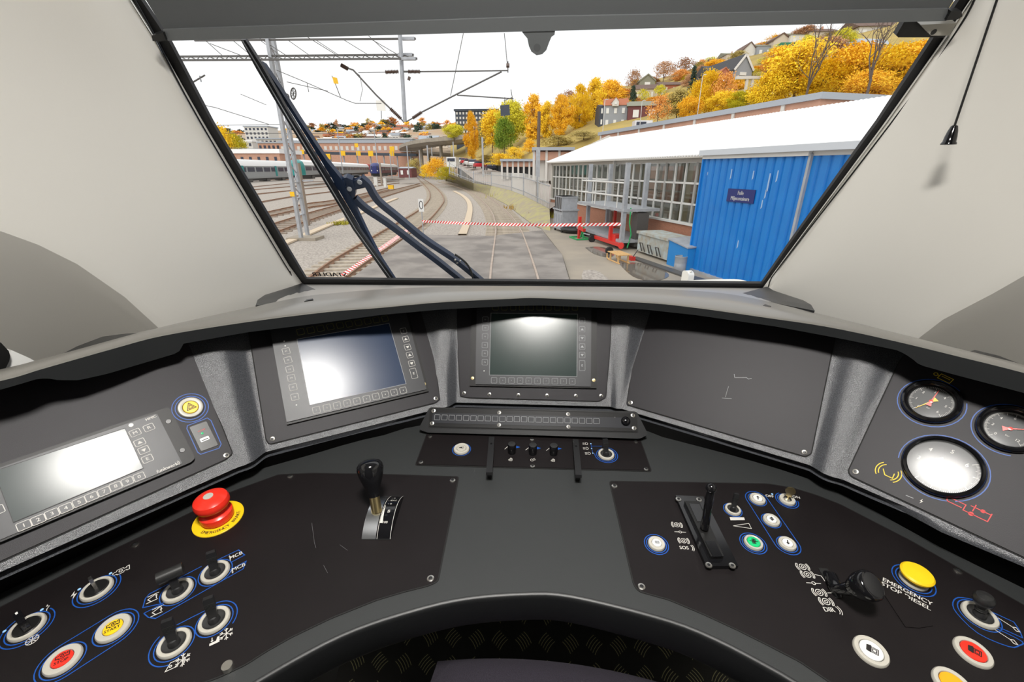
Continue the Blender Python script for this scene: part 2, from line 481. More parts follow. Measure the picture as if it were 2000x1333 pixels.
MB().add([ri @ BL.M @ V((*BL.uv(1049 + 7 * math.cos(a / 16 * math.tau), 91 + 8 * math.sin(a / 16 * math.tau)), .0062)) for a in range(16)], [tuple(range(16))]).build('dimple', 'blind', tb)
blp([(296, 70), (318, 64), (324, 79), (308, 82), (298, 80)], -.004, .016, 'guide_clip', 'black')
blp([(1848, 40), (1858, 22), (1878, 22), (1880, 32), (1870, 38)], -.004, .016, 'guide_clip', 'black')
for pts, sl in ((((252, -20), (303, 72), (392, 240), (556, 516), (566, 530), (572, 548), (578, 566)), 0), (((1912, -20), (1868, 62), (1741, 240), (1524, 520), (1506, 545), (1501, 560), (1497, 577)), 1)):
    p3 = [ri @ BL.at(*p, -.028) for p in pts]
    MB().tube(smooth(p3, 4), .0022, 6).build('guide_wire', 'seal', rb, True)
    b = p3[-1]
    MB().lathe([(.001, .012), (.006, .012), (.007, .004), (.012, .003), (.014, -.003), (.001, -.003)], Matrix.Translation(b), 16).build('wire_anchor', 'black', rb, True)
# ---- bracket with a pale block at the top right of the windscreen
BR = Pl(W0 + WS.n * .02, WS.u, WS.v)
bk = thing('blind_bracket', 'pale metal block on black bracket in the upper right windscreen corner', 'bracket', BR.at(1800, 55))
bi = bk.matrix_world.inverted() @ BR.M
def brp(pts, h0, h1, name, m, parent=None):
    q = MB().plate(BR.uvs(pts), h0, h1); return MB().add([bi @ p for p in q.v], q.f).build(name, m, parent or bk)
brp([(1748, 67), (1752, 71), (1842, 71), (1862, 38), (1764, 40)], -.01, .006, 'base_plate', 'seal')
bb = brp([(1788, 40), (1808, 61), (1843, 61), (1857, 37)], .006, .024, 'block', 'cream')
MB().add([bi @ V((*(BR.uv(1813, 54) + V((.006 * math.cos(a / 12 * math.tau), .006 * math.sin(a / 12 * math.tau)))), .0243)) for a in range(12)], [tuple(range(12))]).build('screw', 'black', bb)
# ---- pull cord at the right
CP = V((.93, 0, 0)); c0 = onp(1957, -8, CP, V((1, 0, 0))); c1 = onp(1861, 256, CP, V((1, 0, 0)))
pc = thing('pull_cord', 'black pull cord with a cone end hanging before the right wall', 'cord', c1)
MB().tube([V((0, 0, .9 + Z0 - c1.z)), (0, 0, 0)], .0022, 8).build('cord', 'seal', pc, True)
MB().lathe([(.003, .012), (.006, .010), (.009, 0), (.011, -.012), (.012, -.022), (.014, -.025), (.014, -.028), (.001, -.026)], None, 20).build('cone_grip', 'gloss', pc, True)

# ================================================================== THE CONSOLE
con = thing('driver_console', 'dark grey moulded driver console curving around the seat', 'console', (0, .9, Z0 - .58))
ci = Matrix.Translation(-con.location)
def cbuild(mb, name, m, parent=None, **k):
    mb.v = [ci @ p for p in mb.v]; return mb.build(name, m, parent or con, **k)
PAN = [(PA, (-260, 1216), (454, 893), 41), (PB, (521, 872), (862, 786), 40), (PC, (893, 777), (1191, 784), 33), (PD, (1220, 790), (1582, 895), 40), (PE, (1655, 925), (2300, 1231), 42)]
vb = -.014; RINGV = [vb, .0, .06, .12, .18, .245]
def ring_row(v):
    out = []
    prev = None
    for P, a, b, ln in PAN:
        k = math.cos(R(33)) / math.cos(R(ln)) if v > 0 else 1
        ua, ub = P.uv(*a).x, P.uv(*b).x
        # panels widen upward only a little: the side edges follow the photographed plates
        pa, pb = P.P + P.u * ua + P.v * v * k, P.P + P.u * ub + P.v * v * k
        if prev:
            p0, u0 = prev; L = (pa - p0).length
            nb_ = (u0 + P.u).normalized(); nb_ = V((nb_.y, -nb_.x, 0)); nx_ = 16
            for i in range(1, nx_):
                t = i / nx_; h = t * t * (3 - 2 * t)
                m0, m1 = u0 * L, P.u * L
                out.append(p0 * (2 * t ** 3 - 3 * t * t + 1) + m0 * (t ** 3 - 2 * t * t + t) + pa * (3 * t * t - 2 * t ** 3) + m1 * (t ** 3 - t * t) + nb_ * (L * .16 * math.sin(math.pi * t) ** 1.5))
        out += [lerp(pa, pb, i / 8) for i in range(9)]; prev = (pb, P.u)
    return out
rows = [ring_row(v) for v in RINGV]
cbuild(MB().grid(rows), 'instrument_wall', 'ring', smooth=True, ang=50)
LEDGE = [(-260, 1240), (0, 1120), (160, 1044), (320, 974), (448, 912), (496, 891), (544, 883), (640, 862), (760, 829), (850, 797), (880, 789), (905, 786), (1180, 792), (1225, 800), (1290, 823), (1360, 849), (1488, 881), (1568, 900), (1616, 919), (1680, 954), (1840, 1041), (2000, 1108), (2300, 1255)]
CREASE = [(-260, 1285), (0, 1157), (162, 1080), (325, 1000), (400, 962), (460, 931), (500, 917), (560, 900), (640, 877), (690, 862), (760, 846), (830, 828), (1040, 820), (1245, 835), (1290, 851), (1360, 869), (1456, 895), (1552, 924), (1616, 948), (1680, 980), (1840, 1068), (2000, 1147), (2300, 1300)]
bot = rows[0]; led, led2, cre = [], [], []
for p in bot:
    x, y = proj(p)
    yl = max(ipol(LEDGE, x), y + 3)
    q = hz(x, yl, -.552); led.append(q)
    led2.append(q + V((0, 0, -.012)) + (p - q).normalized() * .012)
xs = [proj(p)[0] for p in bot]
CRD = [(p.x, p.y) for p in smooth([V(p) for p in CREASE], 4)]
for x in xs: cre.append(DK.at(x, ipol(CRD, x)))
lp = [p * .5 + q * .5 + V((0, 0, .004)) for p, q in zip(bot, led)]
cbuild(MB().grid([led2, led, lp, bot]), 'ledge', 'ring', smooth=True, ang=60)
cbuild(MB().grid([[c - (V((c.x, c.y - .1, 0)).normalized()) * .004 + V((0, 0, -.0006)) for c in cre], led2]), 'riser', 'slot', smooth=True)  # its near-black colour paints the shade under the ledge
FRONT = [(-150, 1780), (60, 1625), (250, 1490), (380, 1403), (492, 1333), (600, 1271), (687, 1229), (789, 1194.5), (900, 1167.5), (1022, 1157), (1118, 1162), (1300, 1207), (1400, 1246), (1500, 1298), (1560, 1333), (1680, 1412), (1830, 1515), (2020, 1650), (2200, 1790)]
fr = smooth([V(p) for p in FRONT], 5)
frd = [DK.at(*p) for p in fr]
# desk top: strips from the crease to the front edge
cs = smooth([V(p) for p in CREASE], 4)
n = 64
def resample(pts, n):
    L = [0]
    for a, b in zip(pts, pts[1:]): L.append(L[-1] + (b - a).length)
    out = []
    for i in range(n + 1):
        t = L[-1] * i / n; k = 0
        while k < len(L) - 2 and L[k + 1] < t: k += 1
        out.append(lerp(pts[k], pts[k + 1], (t - L[k]) / max(L[k + 1] - L[k], 1e-9)))
    return out
ca = resample([DK.at(*p) for p in cs], n); fa = resample(frd, n)
cbuild(MB().grid([fa, [lerp(a, b, .5) for a, b in zip(fa, ca)], ca]), 'desktop', 'desk', smooth=True)
# rounded front edge
prof = [(0, 0), (.003, -.0006), (.006, -.003), (.0075, -.007), (.0075, -.050), (.005, -.056), (-.004, -.060), (-.05, -.062)]
rws = []
for d, z in prof:
    row = []
    for i, p in enumerate(fa):
        t = (fa[min(i + 1, n)] - fa[max(i - 1, 0)]); nn = V((t.y, -t.x, 0)).normalized()
        row.append(p + nn * d + V((0, 0, z)))
    rws.append(row)
cbuild(MB().grid(rws), 'front_edge', 'lip', smooth=True, ang=60)
# housing of the indicator strip
mb = MB(); uv = rounded(PF.uvs([(817, 839), (839, 796), (1243, 804), (1266, 849), (1250, 857.5), (1040, 850.5), (835, 845.5)]), .006)
q = MB().plate(uv, -.03, 0)
cbuild(mb.add([PF.M @ p for p in q.v], q.f), 'strip_housing', 'housing', smooth=True, ang=30)
# knee panel below the desk
mb = MB().grid([[V((p.x * 1.25, p.y + .40, p.z - .03)) for p in fa[6:-6]], [V((p.x * 1.25, max(p.y, .45) + .5, Z0 - 1.34)) for p in fa[6:-6]]])
cbuild(mb, 'knee_panel', 'black')
# ---- hood over the instruments
hd = thing('dashboard_hood', 'dark hood arching over the instrument panels below the windscreen', 'hood', (0, 1.05, Z0 - .3))
hi = Matrix.Translation(-hd.location)
HTOP = [(-260, 802), (0, 745), (80, 722), (224, 681), (320, 656), (480, 630), (640, 610), (740, 602), (860, 591), (1000, 584), (1060, 583), (1260, 592), (1360, 602), (1488, 620), (1616, 639), (1744, 666), (1872, 697), (2000, 729), (2260, 800)]
HBOT = [(-260, 820), (0, 762), (64, 743), (83, 741), (102, 746), (138, 747), (192, 735), (333, 693), (342, 687), (352, 673), (480, 650), (608, 634), (740, 616), (860, 605), (1000, 598), (1060, 597), (1260, 605), (1360, 616), (1520, 639), (1648, 663), (1760, 686), (1786, 700), (1808, 716), (1872, 734), (2000, 768), (2260, 838)]
HREAR = [(-260, 776), (0, 722), (112, 693), (260, 652), (300, 643), (400, 620), (502, 598), (584, 581), (640, 574), (766, 564), (900, 560), (1040, 559), (1200, 562), (1330, 567), (1440, 577), (1587, 610), (1744, 649), (1872, 681), (2000, 713), (2260, 780)]
xs = [-260 + i * 12 for i in range(211)]
top, lipb, rear, lipi = [], [], [], []
HREAR = [(p.x, p.y) for p in smooth([V(p) for p in HREAR], 4)]; HTOP = [(p.x, p.y) for p in smooth([V(p) for p in HTOP], 4)]
for x in xs:
    T = hz(x, ipol(HTOP, x), HOODZ); r = ray(x, ipol(HBOT, x))
    d = math.hypot(T.x, T.y); z = Z0 + r.z * d / math.hypot(r.x, r.y)
    top.append(T); b = V((T.x, T.y, z)); lipb.append(b)
    back = V((T.x, T.y - .0, 0)).normalized()
    lipi.append(b + back * .012)
    rr = hz(x, ipol(HREAR, x), -.322); rear.append(rr)
rnd = [t + V((t.x, t.y, 0)).normalized() * .004 + V((0, 0, .0035)) for t in top]
md = [lerp(a, b, .5) + V((0, 0, .004)) for a, b in zip(rnd, rear)]
mb = MB().grid([top, rnd, md, rear]); mb.v = [hi @ p for p in mb.v]; mb.build('hood_top', 'hood', hd, True, ang=60)
inn = [b + V((b.x, b.y, 0)).normalized() * .09 + V((0, 0, min(.004, Z0 - .312 - b.z))) for b in lipb]
mb = MB().grid([inn, lipi, lipb, top]); mb.v = [hi @ p for p in mb.v]; mb.build('hood_lip', 'hoodlip', hd, True, ang=40)
# ---- shelf between hood and windscreen with the two dark corner pieces
i0, i1 = [i for i, x in enumerate(xs) if 505 <= x <= 1585][0], [i for i, x in enumerate(xs) if 505 <= x <= 1585][-1]
rr = [p + V((0, 0, -.004)) for p in rear[i0:i1 + 1]]; m = len(rr)
wb = [WS.at(lerp(578, 1503, i / (m - 1)), lerp(558.5, 566, i / (m - 1)) - 3, .0) for i in range(m)]
sh = MB().grid([rr, wb]).build('windscreen_shelf', 'shelf', None, True)
tag(sh, 'pale grey sill shelf between the hood and the windscreen foot', 'shelf')
for nm, pts, lab in (('l', [(500, 602), (504, 590), (518, 580), (574, 562), (590, 556), (640, 580), (584, 588)], 'dark grey corner cover beside the left foot of the windscreen'), ('r', [(1590, 612), (1583, 600), (1568, 591), (1510, 571), (1498, 563), (1440, 579), (1500, 594)], 'dark grey corner cover beside the right foot of the windscreen')):
    zz = []
    q = [hz(x, y, -.318 - max(0, (604 - y)) * .0026) for x, y in pts]
    o = thing('corner_cover', lab, 'trim', sum(q, V((0, 0, 0))) / len(q))
    MB().prism([p - o.location + V((0, 0, .006)) for p in q], (0, 0, -.03)).build('cover', 'lip', o)
    o2 = None
# dark ends of the hood and small clips on it
for pts, lab in (([(112, 697), (150, 677), (200, 658), (245, 652), (266, 651), (205, 674)], 'black wedge behind the left wing of the hood'), ([(1890, 688), (1904, 684), (1950, 695), (2010, 718), (1960, 708)], 'black wedge behind the right wing of the hood')):
    q = [hz(x, y, -.312) for x, y in pts]; c = sum(q, V((0, 0, 0))) / len(q); o = thing('hood_wedge', lab, 'trim', c)
    MB().prism([p - c for p in q], (0, 0, -.02)).build('wedge', 'lip', o)
for pts, lab in (([(594, 590), (599, 586), (611, 584), (612, 586), (601, 588)], 'small dark clip lying on the left of the hood'), ([(1490, 598), (1494, 595), (1506, 599), (1504, 601)], 'small dark clip lying on the right of the hood')):
    q = [hz(x, y, -.300) + V((0, 0, .001)) for x, y in pts]; c = sum(q, V((0, 0, 0))) / len(q); o = thing('cable_clip', lab, 'clip', c)
    MB().prism([p - c for p in q], (0, 0, -.012)).build('clip', 'lip', o)
# ---- floor plate, seat
fp = thing('footrest', 'black chequer plate footrest in the dark knee space', 'footrest', (.05, .8, Z0 - 1.2))
FR = Pl((.05, .66, Z0 - 1.12), (1, 0, 0), (0, .82, .57)); fi = fp.matrix_world.inverted() @ FR.M
q = MB().plate([(-.5, -.22), (.5, -.22), (.5, .3), (-.5, .3)], -.01, 0); MB().add([fi @ p for p in q.v], q.f).build('plate', 'checker', fp)
tr = MB()
for j in range(9):
    for i in range(17):
        for k in range(5):
            cx, cy = -.46 + i * .0575, -.2 + j * .055
            a = R(50 if (i + j) % 2 else -50); o = (k - 2) * .0065
            pts = []
            for t in range(5):
                s = (t / 4 - .5) * .030; w = .0035 * (1 - (t / 2 - 1) ** 2)
                x, y = s, o + w * .6
                pts.append((cx + x * math.cos(a) - y * math.sin(a), cy + x * math.sin(a) + y * math.cos(a)))
            tr.ribbon(pts, .0016, .0012)
MB().add([fi @ p for p in tr.v], tr.f).build('treads', 'tread', fp)
st = thing('seat_cushion', 'purple-grey woven seat cushion edge at the bottom of the view', 'seat', Matrix.Translation((.035, .242, Z0 - .80)) @ Matrix.Rotation(R(-3), 4, 'Z'))
rows = []
for j in range(13):
    t = j / 12; y = lerp(-.26, .262, t); rw = []
    for i in range(17):
        s = i / 16 * 2 - 1; ex = (1 - abs(s) ** 5); ey = 1 - max(0, (t - .5) * 2) ** 6
        rw.append((s * (.222 - .02 * t ** 3), y - .02 * s * s * t, .045 * (ex ** .5) * max(ey, 0) ** .5))
    rows.append(rw)
cu = MB().grid(rows)
edge = [V(p) for p in rows[0]] + [V(r[-1]) for r in rows] + [V(p) for p in reversed(rows[-1])] + [V(r[0]) for r in reversed(rows)]
cu.grid([edge, [p * 1.0 + V((0, 0, -.07)) for p in edge]], True).build('cushion', 'seat', st, True, ang=70)
MB().box((0, 0, -.30), (.12, .12, .46)).box((0, 0, -.05), (.30, .34, .04)).build('pedestal', 'black', st)
# ================================================================== PANELS AND CONTROLS
class Panel:
    """a screwed-on plate with its printed lines and lettering"""
    def __init__(s, pl, name, label, outline, m='plate', h=.003, r=.004, cat='panel', gasket=True):
        s.pl, s.h = pl, h
        s.o = thing(name, label, cat, pl.M)
        vm = (.207 / pl.v.z) if m == 'wallplate' else 9
        uv = rounded([V((p.x, min(p.y, vm))) for p in pl.uvs(outline)], r)
        MB().plate(uv, -.002, h).build('plate', m, s.o)
        if gasket:
            c = sum(uv, V((0, 0))) / len(uv)
            g = []
            n = len(uv)
            a = sum(uv[i].x * uv[(i + 1) % n].y - uv[(i + 1) % n].x * uv[i].y for i in range(n))
            for i, p in enumerate(uv):
                t = (uv[(i + 1) % n] - uv[i - 1]); nn = V((t.y, -t.x))
                nn = nn.normalized() * (1 if a > 0 else -1)
                g.append(p + nn * .0022)
            MB().plate(g, -.002, .0012).build('gasket', 'gap', s.o)  # black rim painted in for the shaded gap around the plate
    NM = {'blue': 'blue_outline', 'print': 'symbol', 'yprint': 'yellow_symbol', 'redprint': 'red_symbol', 'dimprint': 'scratch', 'bluedot': 'blue_dot', 'yprintdim': 'yellow_symbol'}
    def put(s, mb, m, name=None): return mb.build(name or s.NM.get(m, 'symbol'), m, s.o)
    def dot(s, px, py, r): s.put(MB().disc(s.uv(px, py), r, s.h + .0005, 12), 'bluedot')
    def uv(s, px, py): return s.pl.uv(px, py, s.h)
    def line(s, pts, m='blue', w=.0014, closed=False, sm=0):
        p = [s.uv(*q) for q in pts]
        if sm: p = smooth(p + ([p[0]] if closed else []), sm); p = p[:-1] if closed else p
        s.put(MB().ribbon(p, w, s.h + .0003, closed), m, 'marking' if m == 'print' else None)
    def arc(s, px, py, r, a0=0, a1=360, m='blue', w=.0014, d=(1, 0)):
        a = math.degrees(s.pl.ang(px, py, d))
        s.put(MB().arc(s.uv(px, py), r, a0 + a, a1 + a, w, s.h + .0003), m)
    def text(s, t, px, py, size, d=(1, 0), m='print', sx=1.0, bold=.012):
        mb = MB(); text(mb, t, s.uv(px, py), size, s.h + .0004, s.pl.ang(px, py, d), sx, bold); s.put(mb, m, 'lettering')
    def icon(s, k, px, py, size, d=(1, 0), m='print', w=.0011):
        mb = MB(); icon(mb, k, s.uv(px, py), size, s.pl.ang(px, py, d), s.h + .0003, w); s.put(mb, m)
    def screw(s, px, py, r=.0052, m='steel'):
        c = s.uv(px, py); T = Matrix.Translation((c.x, c.y, s.h))
        k = MB().lathe([(r, 0), (r * .95, .0012), (r * .6, .0018), (.0001, .0018)], T, 20).build('screw', m, s.o, True)
        MB().lathe([(r * .52, .0019), (r * .36, .0021), (r * .34, .0019), (.0001, .0019)], T, 12).build('socket', 'satin', k)
    def done(s): pass
    def M(s, px, py, d=None): return s.pl.frame(px, py, d, s.h)
    def stadium(s, a, b, r, m='blue', w=.0014):
        A, B = s.uv(*a), s.uv(*b); t = math.atan2(B.y - A.y, B.x - A.x); q = []
        for c, t0 in ((B, t - math.pi / 2), (A, t + math.pi / 2)):
            q += [(c.x + r * math.cos(t0 + math.pi * i / 14), c.y + r * math.sin(t0 + math.pi * i / 14)) for i in range(15)]
        s.put(MB().ribbon(q, w, s.h + .0003, True), m)
def icon(mb, k, c, s, a, h, w):
    ca, sa = math.cos(a), math.sin(a)
    def T(p): return (c[0] + (p[0] * ca - p[1] * sa) * s, c[1] + (p[0] * sa + p[1] * ca) * s)
    def L(pts, closed=False): mb.ribbon([T(p) for p in pts], w, h, closed)
    def F(pts): mb.poly([(*T(p), h) for p in pts])
    def A(x, y, r, a0, a1): mb.arc(T((x, y)), r * s, a0 + math.degrees(a), a1 + math.degrees(a), w, h, 20)
    def D(x, y, r): mb.disc(T((x, y)), r * s, h, 12)
    if k == 'brake':
        A(0, 0, .5, 0, 360); A(0, 0, .2, 0, 360)
        for q in (0, 180): A(0, 0, .8, q - 42, q + 42); A(0, 0, 1.02, q - 38, q + 38); L([T0 for T0 in [(math.cos(R(q - 42)) * .8, math.sin(R(q - 42)) * .8), (math.cos(R(q - 38)) * 1.02, math.sin(R(q - 38)) * 1.02)]])
    elif k == 'shoe': A(-.3, 0, .8, -50, 50); A(-.3, 0, 1.1, -42, 42)
    elif k == 'shoes':
        for q in (0, 180): A(0, 0, .8, q - 55, q + 40); A(0, 0, 1.05, q - 45, q + 45)
    elif k == 'zero': L([(-1, 0), (-.25, 0)]); L([(.25, 0), (1, 0)]); A(0, 0, .22, 0, 360)
    elif k == 'snow':
        for q in (0, 60, 120):
            x, y = math.cos(R(q + 30)), math.sin(R(q + 30)); L([(-x, -y), (x, y)])
            for g in (1, -1):
                for e in (40, -40): L([(x * .55 * g, y * .55 * g), (x * .55 * g + .38 * g * math.cos(R(q + 30 + e)), y * .55 * g + .38 * g * math.sin(R(q + 30 + e)))])
    elif k == 'up': F([(-.16, -.8), (.16, -.8), (.16, .1), (-.16, .1)]); F([(-.55, .1), (.55, .1), (0, .85)])
    elif k == 'down': F([(-.16, -.1), (.16, -.1), (.16, .8), (-.16, .8)]); F([(-.55, -.1), (0, -.85), (.55, -.1)])
    elif k == 'updown': F([(-.55, .2), (.55, .2), (0, .9)]); F([(-.55, -.2), (0, -.9), (.55, -.2)]); L([(-.7, 0), (.7, 0)])
    elif k == 'triangle':
        for q in (1, .55): L([(-.87 * q, -.5 * q), (.87 * q, -.5 * q), (0, q)], True)
    elif k == 'engine': L([(-.9, -.3), (-.9, .2), (-.5, .2), (-.4, .45), (.3, .45), (.4, .2), (.7, .2), (.7, .4), (1, .4), (1, -.4), (.7, -.4), (.7, -.25), (.4, -.25), (.3, -.5), (-.4, -.5), (-.5, -.3)], True); A(0, 0, .2, 0, 360)
    elif k == 'wheel':
        A(0, 0, .9, 0, 360)
        for q in range(0, 180, 45): L([(-.9 * math.cos(R(q)), -.9 * math.sin(R(q))), (.9 * math.cos(R(q)), .9 * math.sin(R(q)))])
    elif k in ('pantoup', 'pantodown'):
        L([(-1, -.75), (.7, -.75)]); L([(-.3, -.7), (-.75, 0), (.45, .55)]); L([(-.8, .62), (.9, .62)]); y = .1 if k == 'pantoup' else -.3
        L([(.5, -.5), (.5, .4)]); F([(.3, y), (.7, y), (.5, y + .35)] if k == 'pantoup' else [(.3, y + .3), (.5, y - .05), (.7, y + .3)])
    elif k == 'lamp':
        A(.1, 0, .6, -90, 90); L([(.1, .6), (-.1, .4), (-.1, -.4), (.1, -.6)])
        for y in (-.4, 0, .4): L([(-.35, y), (-1.1, y)])
    elif k == 'bolt': F([(.1, 1), (-.4, 0), (0, .1), (-.15, -.9), (.45, .25), (.05, .2)])
    elif k == 'mcb': L([(0, -1), (0, -.4)]); L([(0, -.4), (.45, .35)]); L([(0, .4), (0, 1)]); F([(-.25, .5), (.25, .5), (0, 1)])
    elif k == 'train': L([(-.9, -.5), (-.3, .6), (.7, .6), (.7, -.5)], True); A(-.25, 0, .15, 0, 360); A(.5, 0, .95, -40, 40); A(.7, 0, .95, -38, 38)
    elif k == 'seat': F([(-.8, -.6), (.8, -.6), (.8, .6), (.45, .6), (.25, -.1), (-.8, -.1)]); L([(-.4, .9), (-.4, .1)]); F([(-.65, .3), (-.15, .3), (-.4, -.02)])
    elif k == 'ramp': L([(-.9, -.6), (1, -.6), (.9, .1), (-.9, -.6)]); F([(-1, .15), (.6, .5), (.6, .9), (-1, .6)])
    elif k == 'glass': L([(-.2, .3), (-.7, -.3), (-.2, -.7), (.5, -.7), (.6, .3), (.1, .7)], True); L([(.3, .4), (-.3, -.4)]); A(0, 0, .35, 0, 360)
    elif k == 'screwdriver': L([(-1, .3), (.4, -.1)]); L([(.4, -.1), (.7, .1), (1, -.3), (.7, -.45)], True)
    elif k == 'door': F([(-.7, .5), (-.1, .7), (-.1, -.6), (-.7, -.5)]); L([(-.1, .45), (.8, .45), (.8, -.45), (-.1, -.45)], True); L([(.1, .25), (.6, .25), (.6, -.25), (.1, -.25)], True)
    elif k == 'horn': F([(-.9, .15), (.3, .45), (.3, -.45), (-.9, -.15)]); L([(.45, .5), (.8, .65)]); L([(.5, 0), (.9, 0)]); L([(.45, -.5), (.8, -.65)])
    elif k == 'cyl': L([(-.4, .35), (.9, .35), (.9, -.35), (-.4, -.35)], True); L([(-.2, .1), (.7, .1)]); L([(-.4, 0), (-.6, 0)]); A(-.8, 0, .2, 0, 360)
    elif k == 'split':
        L([(-1.4, -.1), (1.4, .1)])
        for y in (.55, -.55):
            for x in (-.3, .3): L([(x - .2, y - .3), (x + .2, y - .3), (x + .2, y + .3), (x - .2, y + .3)], True)
    elif k == 'gear': L([(-1, .3), (-.2, .3), (-.2, -.1), (1, -.1), (1, .5)]); L([(-1, 0), (-.3, 0)]); A(-.95, .15, .16, 90, 270); D(.2, -.1, .14); D(.6, .4, .12); L([(.2, .1), (.2, .6)]); L([(0, .4), (1, .4)])
# ---- small builders of the controls; each control is a thing of its own
RR = .0192
GRP = 'controls on the driver console'
def ctl(pan, px, py, d, name, label, cat, dz=0.0):
    M = pan.M(px, py, d)
    return thing(name, label, cat, M @ Matrix.Translation((0, 0, dz)))
def ring(o, r=RR, inner=.62, m='cream'):
    return MB().lathe([(r, 0), (r, .0025), (r * .94, .0045), (r * .82, .005), (r * inner * 1.04, .0042), (r * inner, .003), (r * inner, 0)], None, 40).build('ring', m, o, True)
def blues(pan, px, py, d, n=2, r=RR, a0=0, a1=360):
    pan.arc(px, py, r * 1.15, 0, 360, d=d)
    if n > 1: pan.arc(px, py, r * 1.4, a0, a1, d=d)
def push(pan, px, py, label, capm, d=(1, 0), ic=None, txt=None, nb=2, im='ink', icap=.56, r=RR, ig=1.0):
    o = ctl(pan, px, py, d, 'push_button', label, 'button')
    ring(o, r, icap + .02)
    c = MB().lathe([(r * icap, .0), (r * icap, .0040), (r * icap * .93, .0050), (.0001, .0052)], None, 32).build('cap', capm, o, True)
    mb = MB()
    if ic: icon(mb, ic, (0, .18 * r if txt else 0), r * .33 * ig, 0, .0056, .0011)
    if txt: text(mb, txt, (0, -.22 * r), r * .30, .0057, 0, 1.0, .02)
    if mb.v: mb.build('symbol', im, c)
    if nb: blues(pan, px, py, d, nb, r)
    return o
def toggle(pan, px, py, label, d, top, kind='paddle', r=RR, hh=.034):
    """ring switch with a stick whose top shows at the pixel top"""
    o = ctl(pan, px, py, d, 'toggle_switch', label, 'switch')
    ring(o, r, .70)
    MB().lathe([(r * .71, .0035), (r * .6, .0015), (r * .42, .001), (.0001, .001)], None, 32).build('dish', 'dish', o, True)
    MB().lathe([(r * .38, .001), (r * .36, .005), (r * .25, .009), (.0001, .0105)], None, 24).build('pivot', 'satin', o, True)
    inv = o.matrix_world.inverted()
    t = inv @ pan.pl.at(*top, pan.h + hh); b = V((0, 0, .006)); ax = (t - b).normalized()
    yy = V((1, 0, 0)); xx = (yy - ax * yy.dot(ax)).normalized(); zz = xx.cross(ax)
    L = (t - b).length
    M = Matrix((xx, ax, -zz)).transposed().to_4x4(); M.translation = b
    mb = MB()
    w0, w1, tk = r * .24, r * .33, r * .20
    if kind == 'paddle':
        prof = [(-w0, 0), (w0, 0), (w1, L * .6), (w1, L * .92), (w1 * .85, L), (-w1 * .85, L), (-w1, L * .92), (-w1, L * .6)]
        mb.prism([M @ V((x, y, -tk * .8)) for x, y in prof], (M.to_3x3() @ V((0, 0, tk * 1.6))))
        h = mb.build('paddle', 'satin', o)
        g = MB()
        for q in range(5):
            y = L * (.50 + q * .055)
            for sg in (-1, 1): g.prism([M @ V((x, y, sg * tk * .8)) for x in (-w1 * .95, w1 * .95)] + [M @ V((w1 * .95, y + L * .025, sg * tk * .8)), M @ V((-w1 * .95, y + L * .025, sg * tk * .8))], M.to_3x3() @ V((0, 0, sg * .0006)))
        g.build('grip_ridges', 'grip', h)
    elif kind == 'roller':
        mb.prism([M @ V((x, y, -tk * .7)) for x, y in [(-w0, 0), (w0, 0), (w0 * 1.1, L * .8), (-w0 * 1.1, L * .8)]], M.to_3x3() @ V((0, 0, tk * 1.4)))
        mb.build('arm', 'satin', o)
        c = M @ V((0, L * .9, 0))
        MB().tube([c - xx * r * .80, c - xx * r * .78, c + xx * r * .78, c + xx * r * .80], [r * .40, r * .44, r * .44, r * .40], 20).build('roller_grip', 'grip', o, True)
    elif kind == 'ball':
        mb.tube([b, lerp(b, t, .5)], r * .22, 14).build('stick', 'satin', o, True)
        MB().lathe([(r * .30, L * .25), (r * .34, L * .3), (r * .30, L * .34), (r * .34, L * .38), (r * .30, L * .42), (r * .33, L * .5), (r * .50, L * .62), (r * .60, L * .76), (r * .58, L * .88), (r * .44, L * .98), (.0001, L * 1.03)],
                   Matrix((xx, zz, ax)).transposed().to_4x4(), 24).build('ball_grip', 'grip', o, True)
    return o
# ------------------------------------------------------------------ A: radio panel at the far left
pa = Panel(PA, 'instrument_panel', 'dark instrument panel at the far left holding the radio and usb socket', [(-255, 1213), (440, 898), (453, 887), (376, 693), (360, 650), (-255, 800)], 'wallplate')
DA = (26, -10.6)
pa.screw(442, 890)
ra = thing('train_radio', 'black radio unit with wide grey screen and numbered keys', 'radio', PA.M)
def loc_plate(pl, o, pts, h0, h1, name, m, r=.003, parent=None, **k):
    return MB().plate(rounded([V((p.x, min(p.y, .205 / pl.v.z))) for p in pl.uvs(pts, h1)], r), h0, h1).build(name, m, parent or o, **k)
loc_plate(PA, ra, [(-150, 958), (326, 796), (333, 801), (381, 895), (374, 903), (0, 1060), (-150, 1122)], .003, .011, 'housing', 'darkbezel', .006)
loc_plate(PA, ra, [(-150, 966), (300, 810), (307, 809), (356, 906), (0, 1055), (-150, 1116)], .011, .0125, 'membrane', 'bezel', .002)
loc_plate(PA, ra, [(-12, 921), (244, 837), (280, 915), (26, 1021)], .0125, .0135, 'screen', 'screengrey', .0005)
mb = MB()
uvs = PA.uvs([(-12, 921), (244, 837), (280, 915), (26, 1021)], .0135); mb.ribbon(uvs, .0008, .0138, True); mb.build('screen_edge', 'darkbezel', ra)
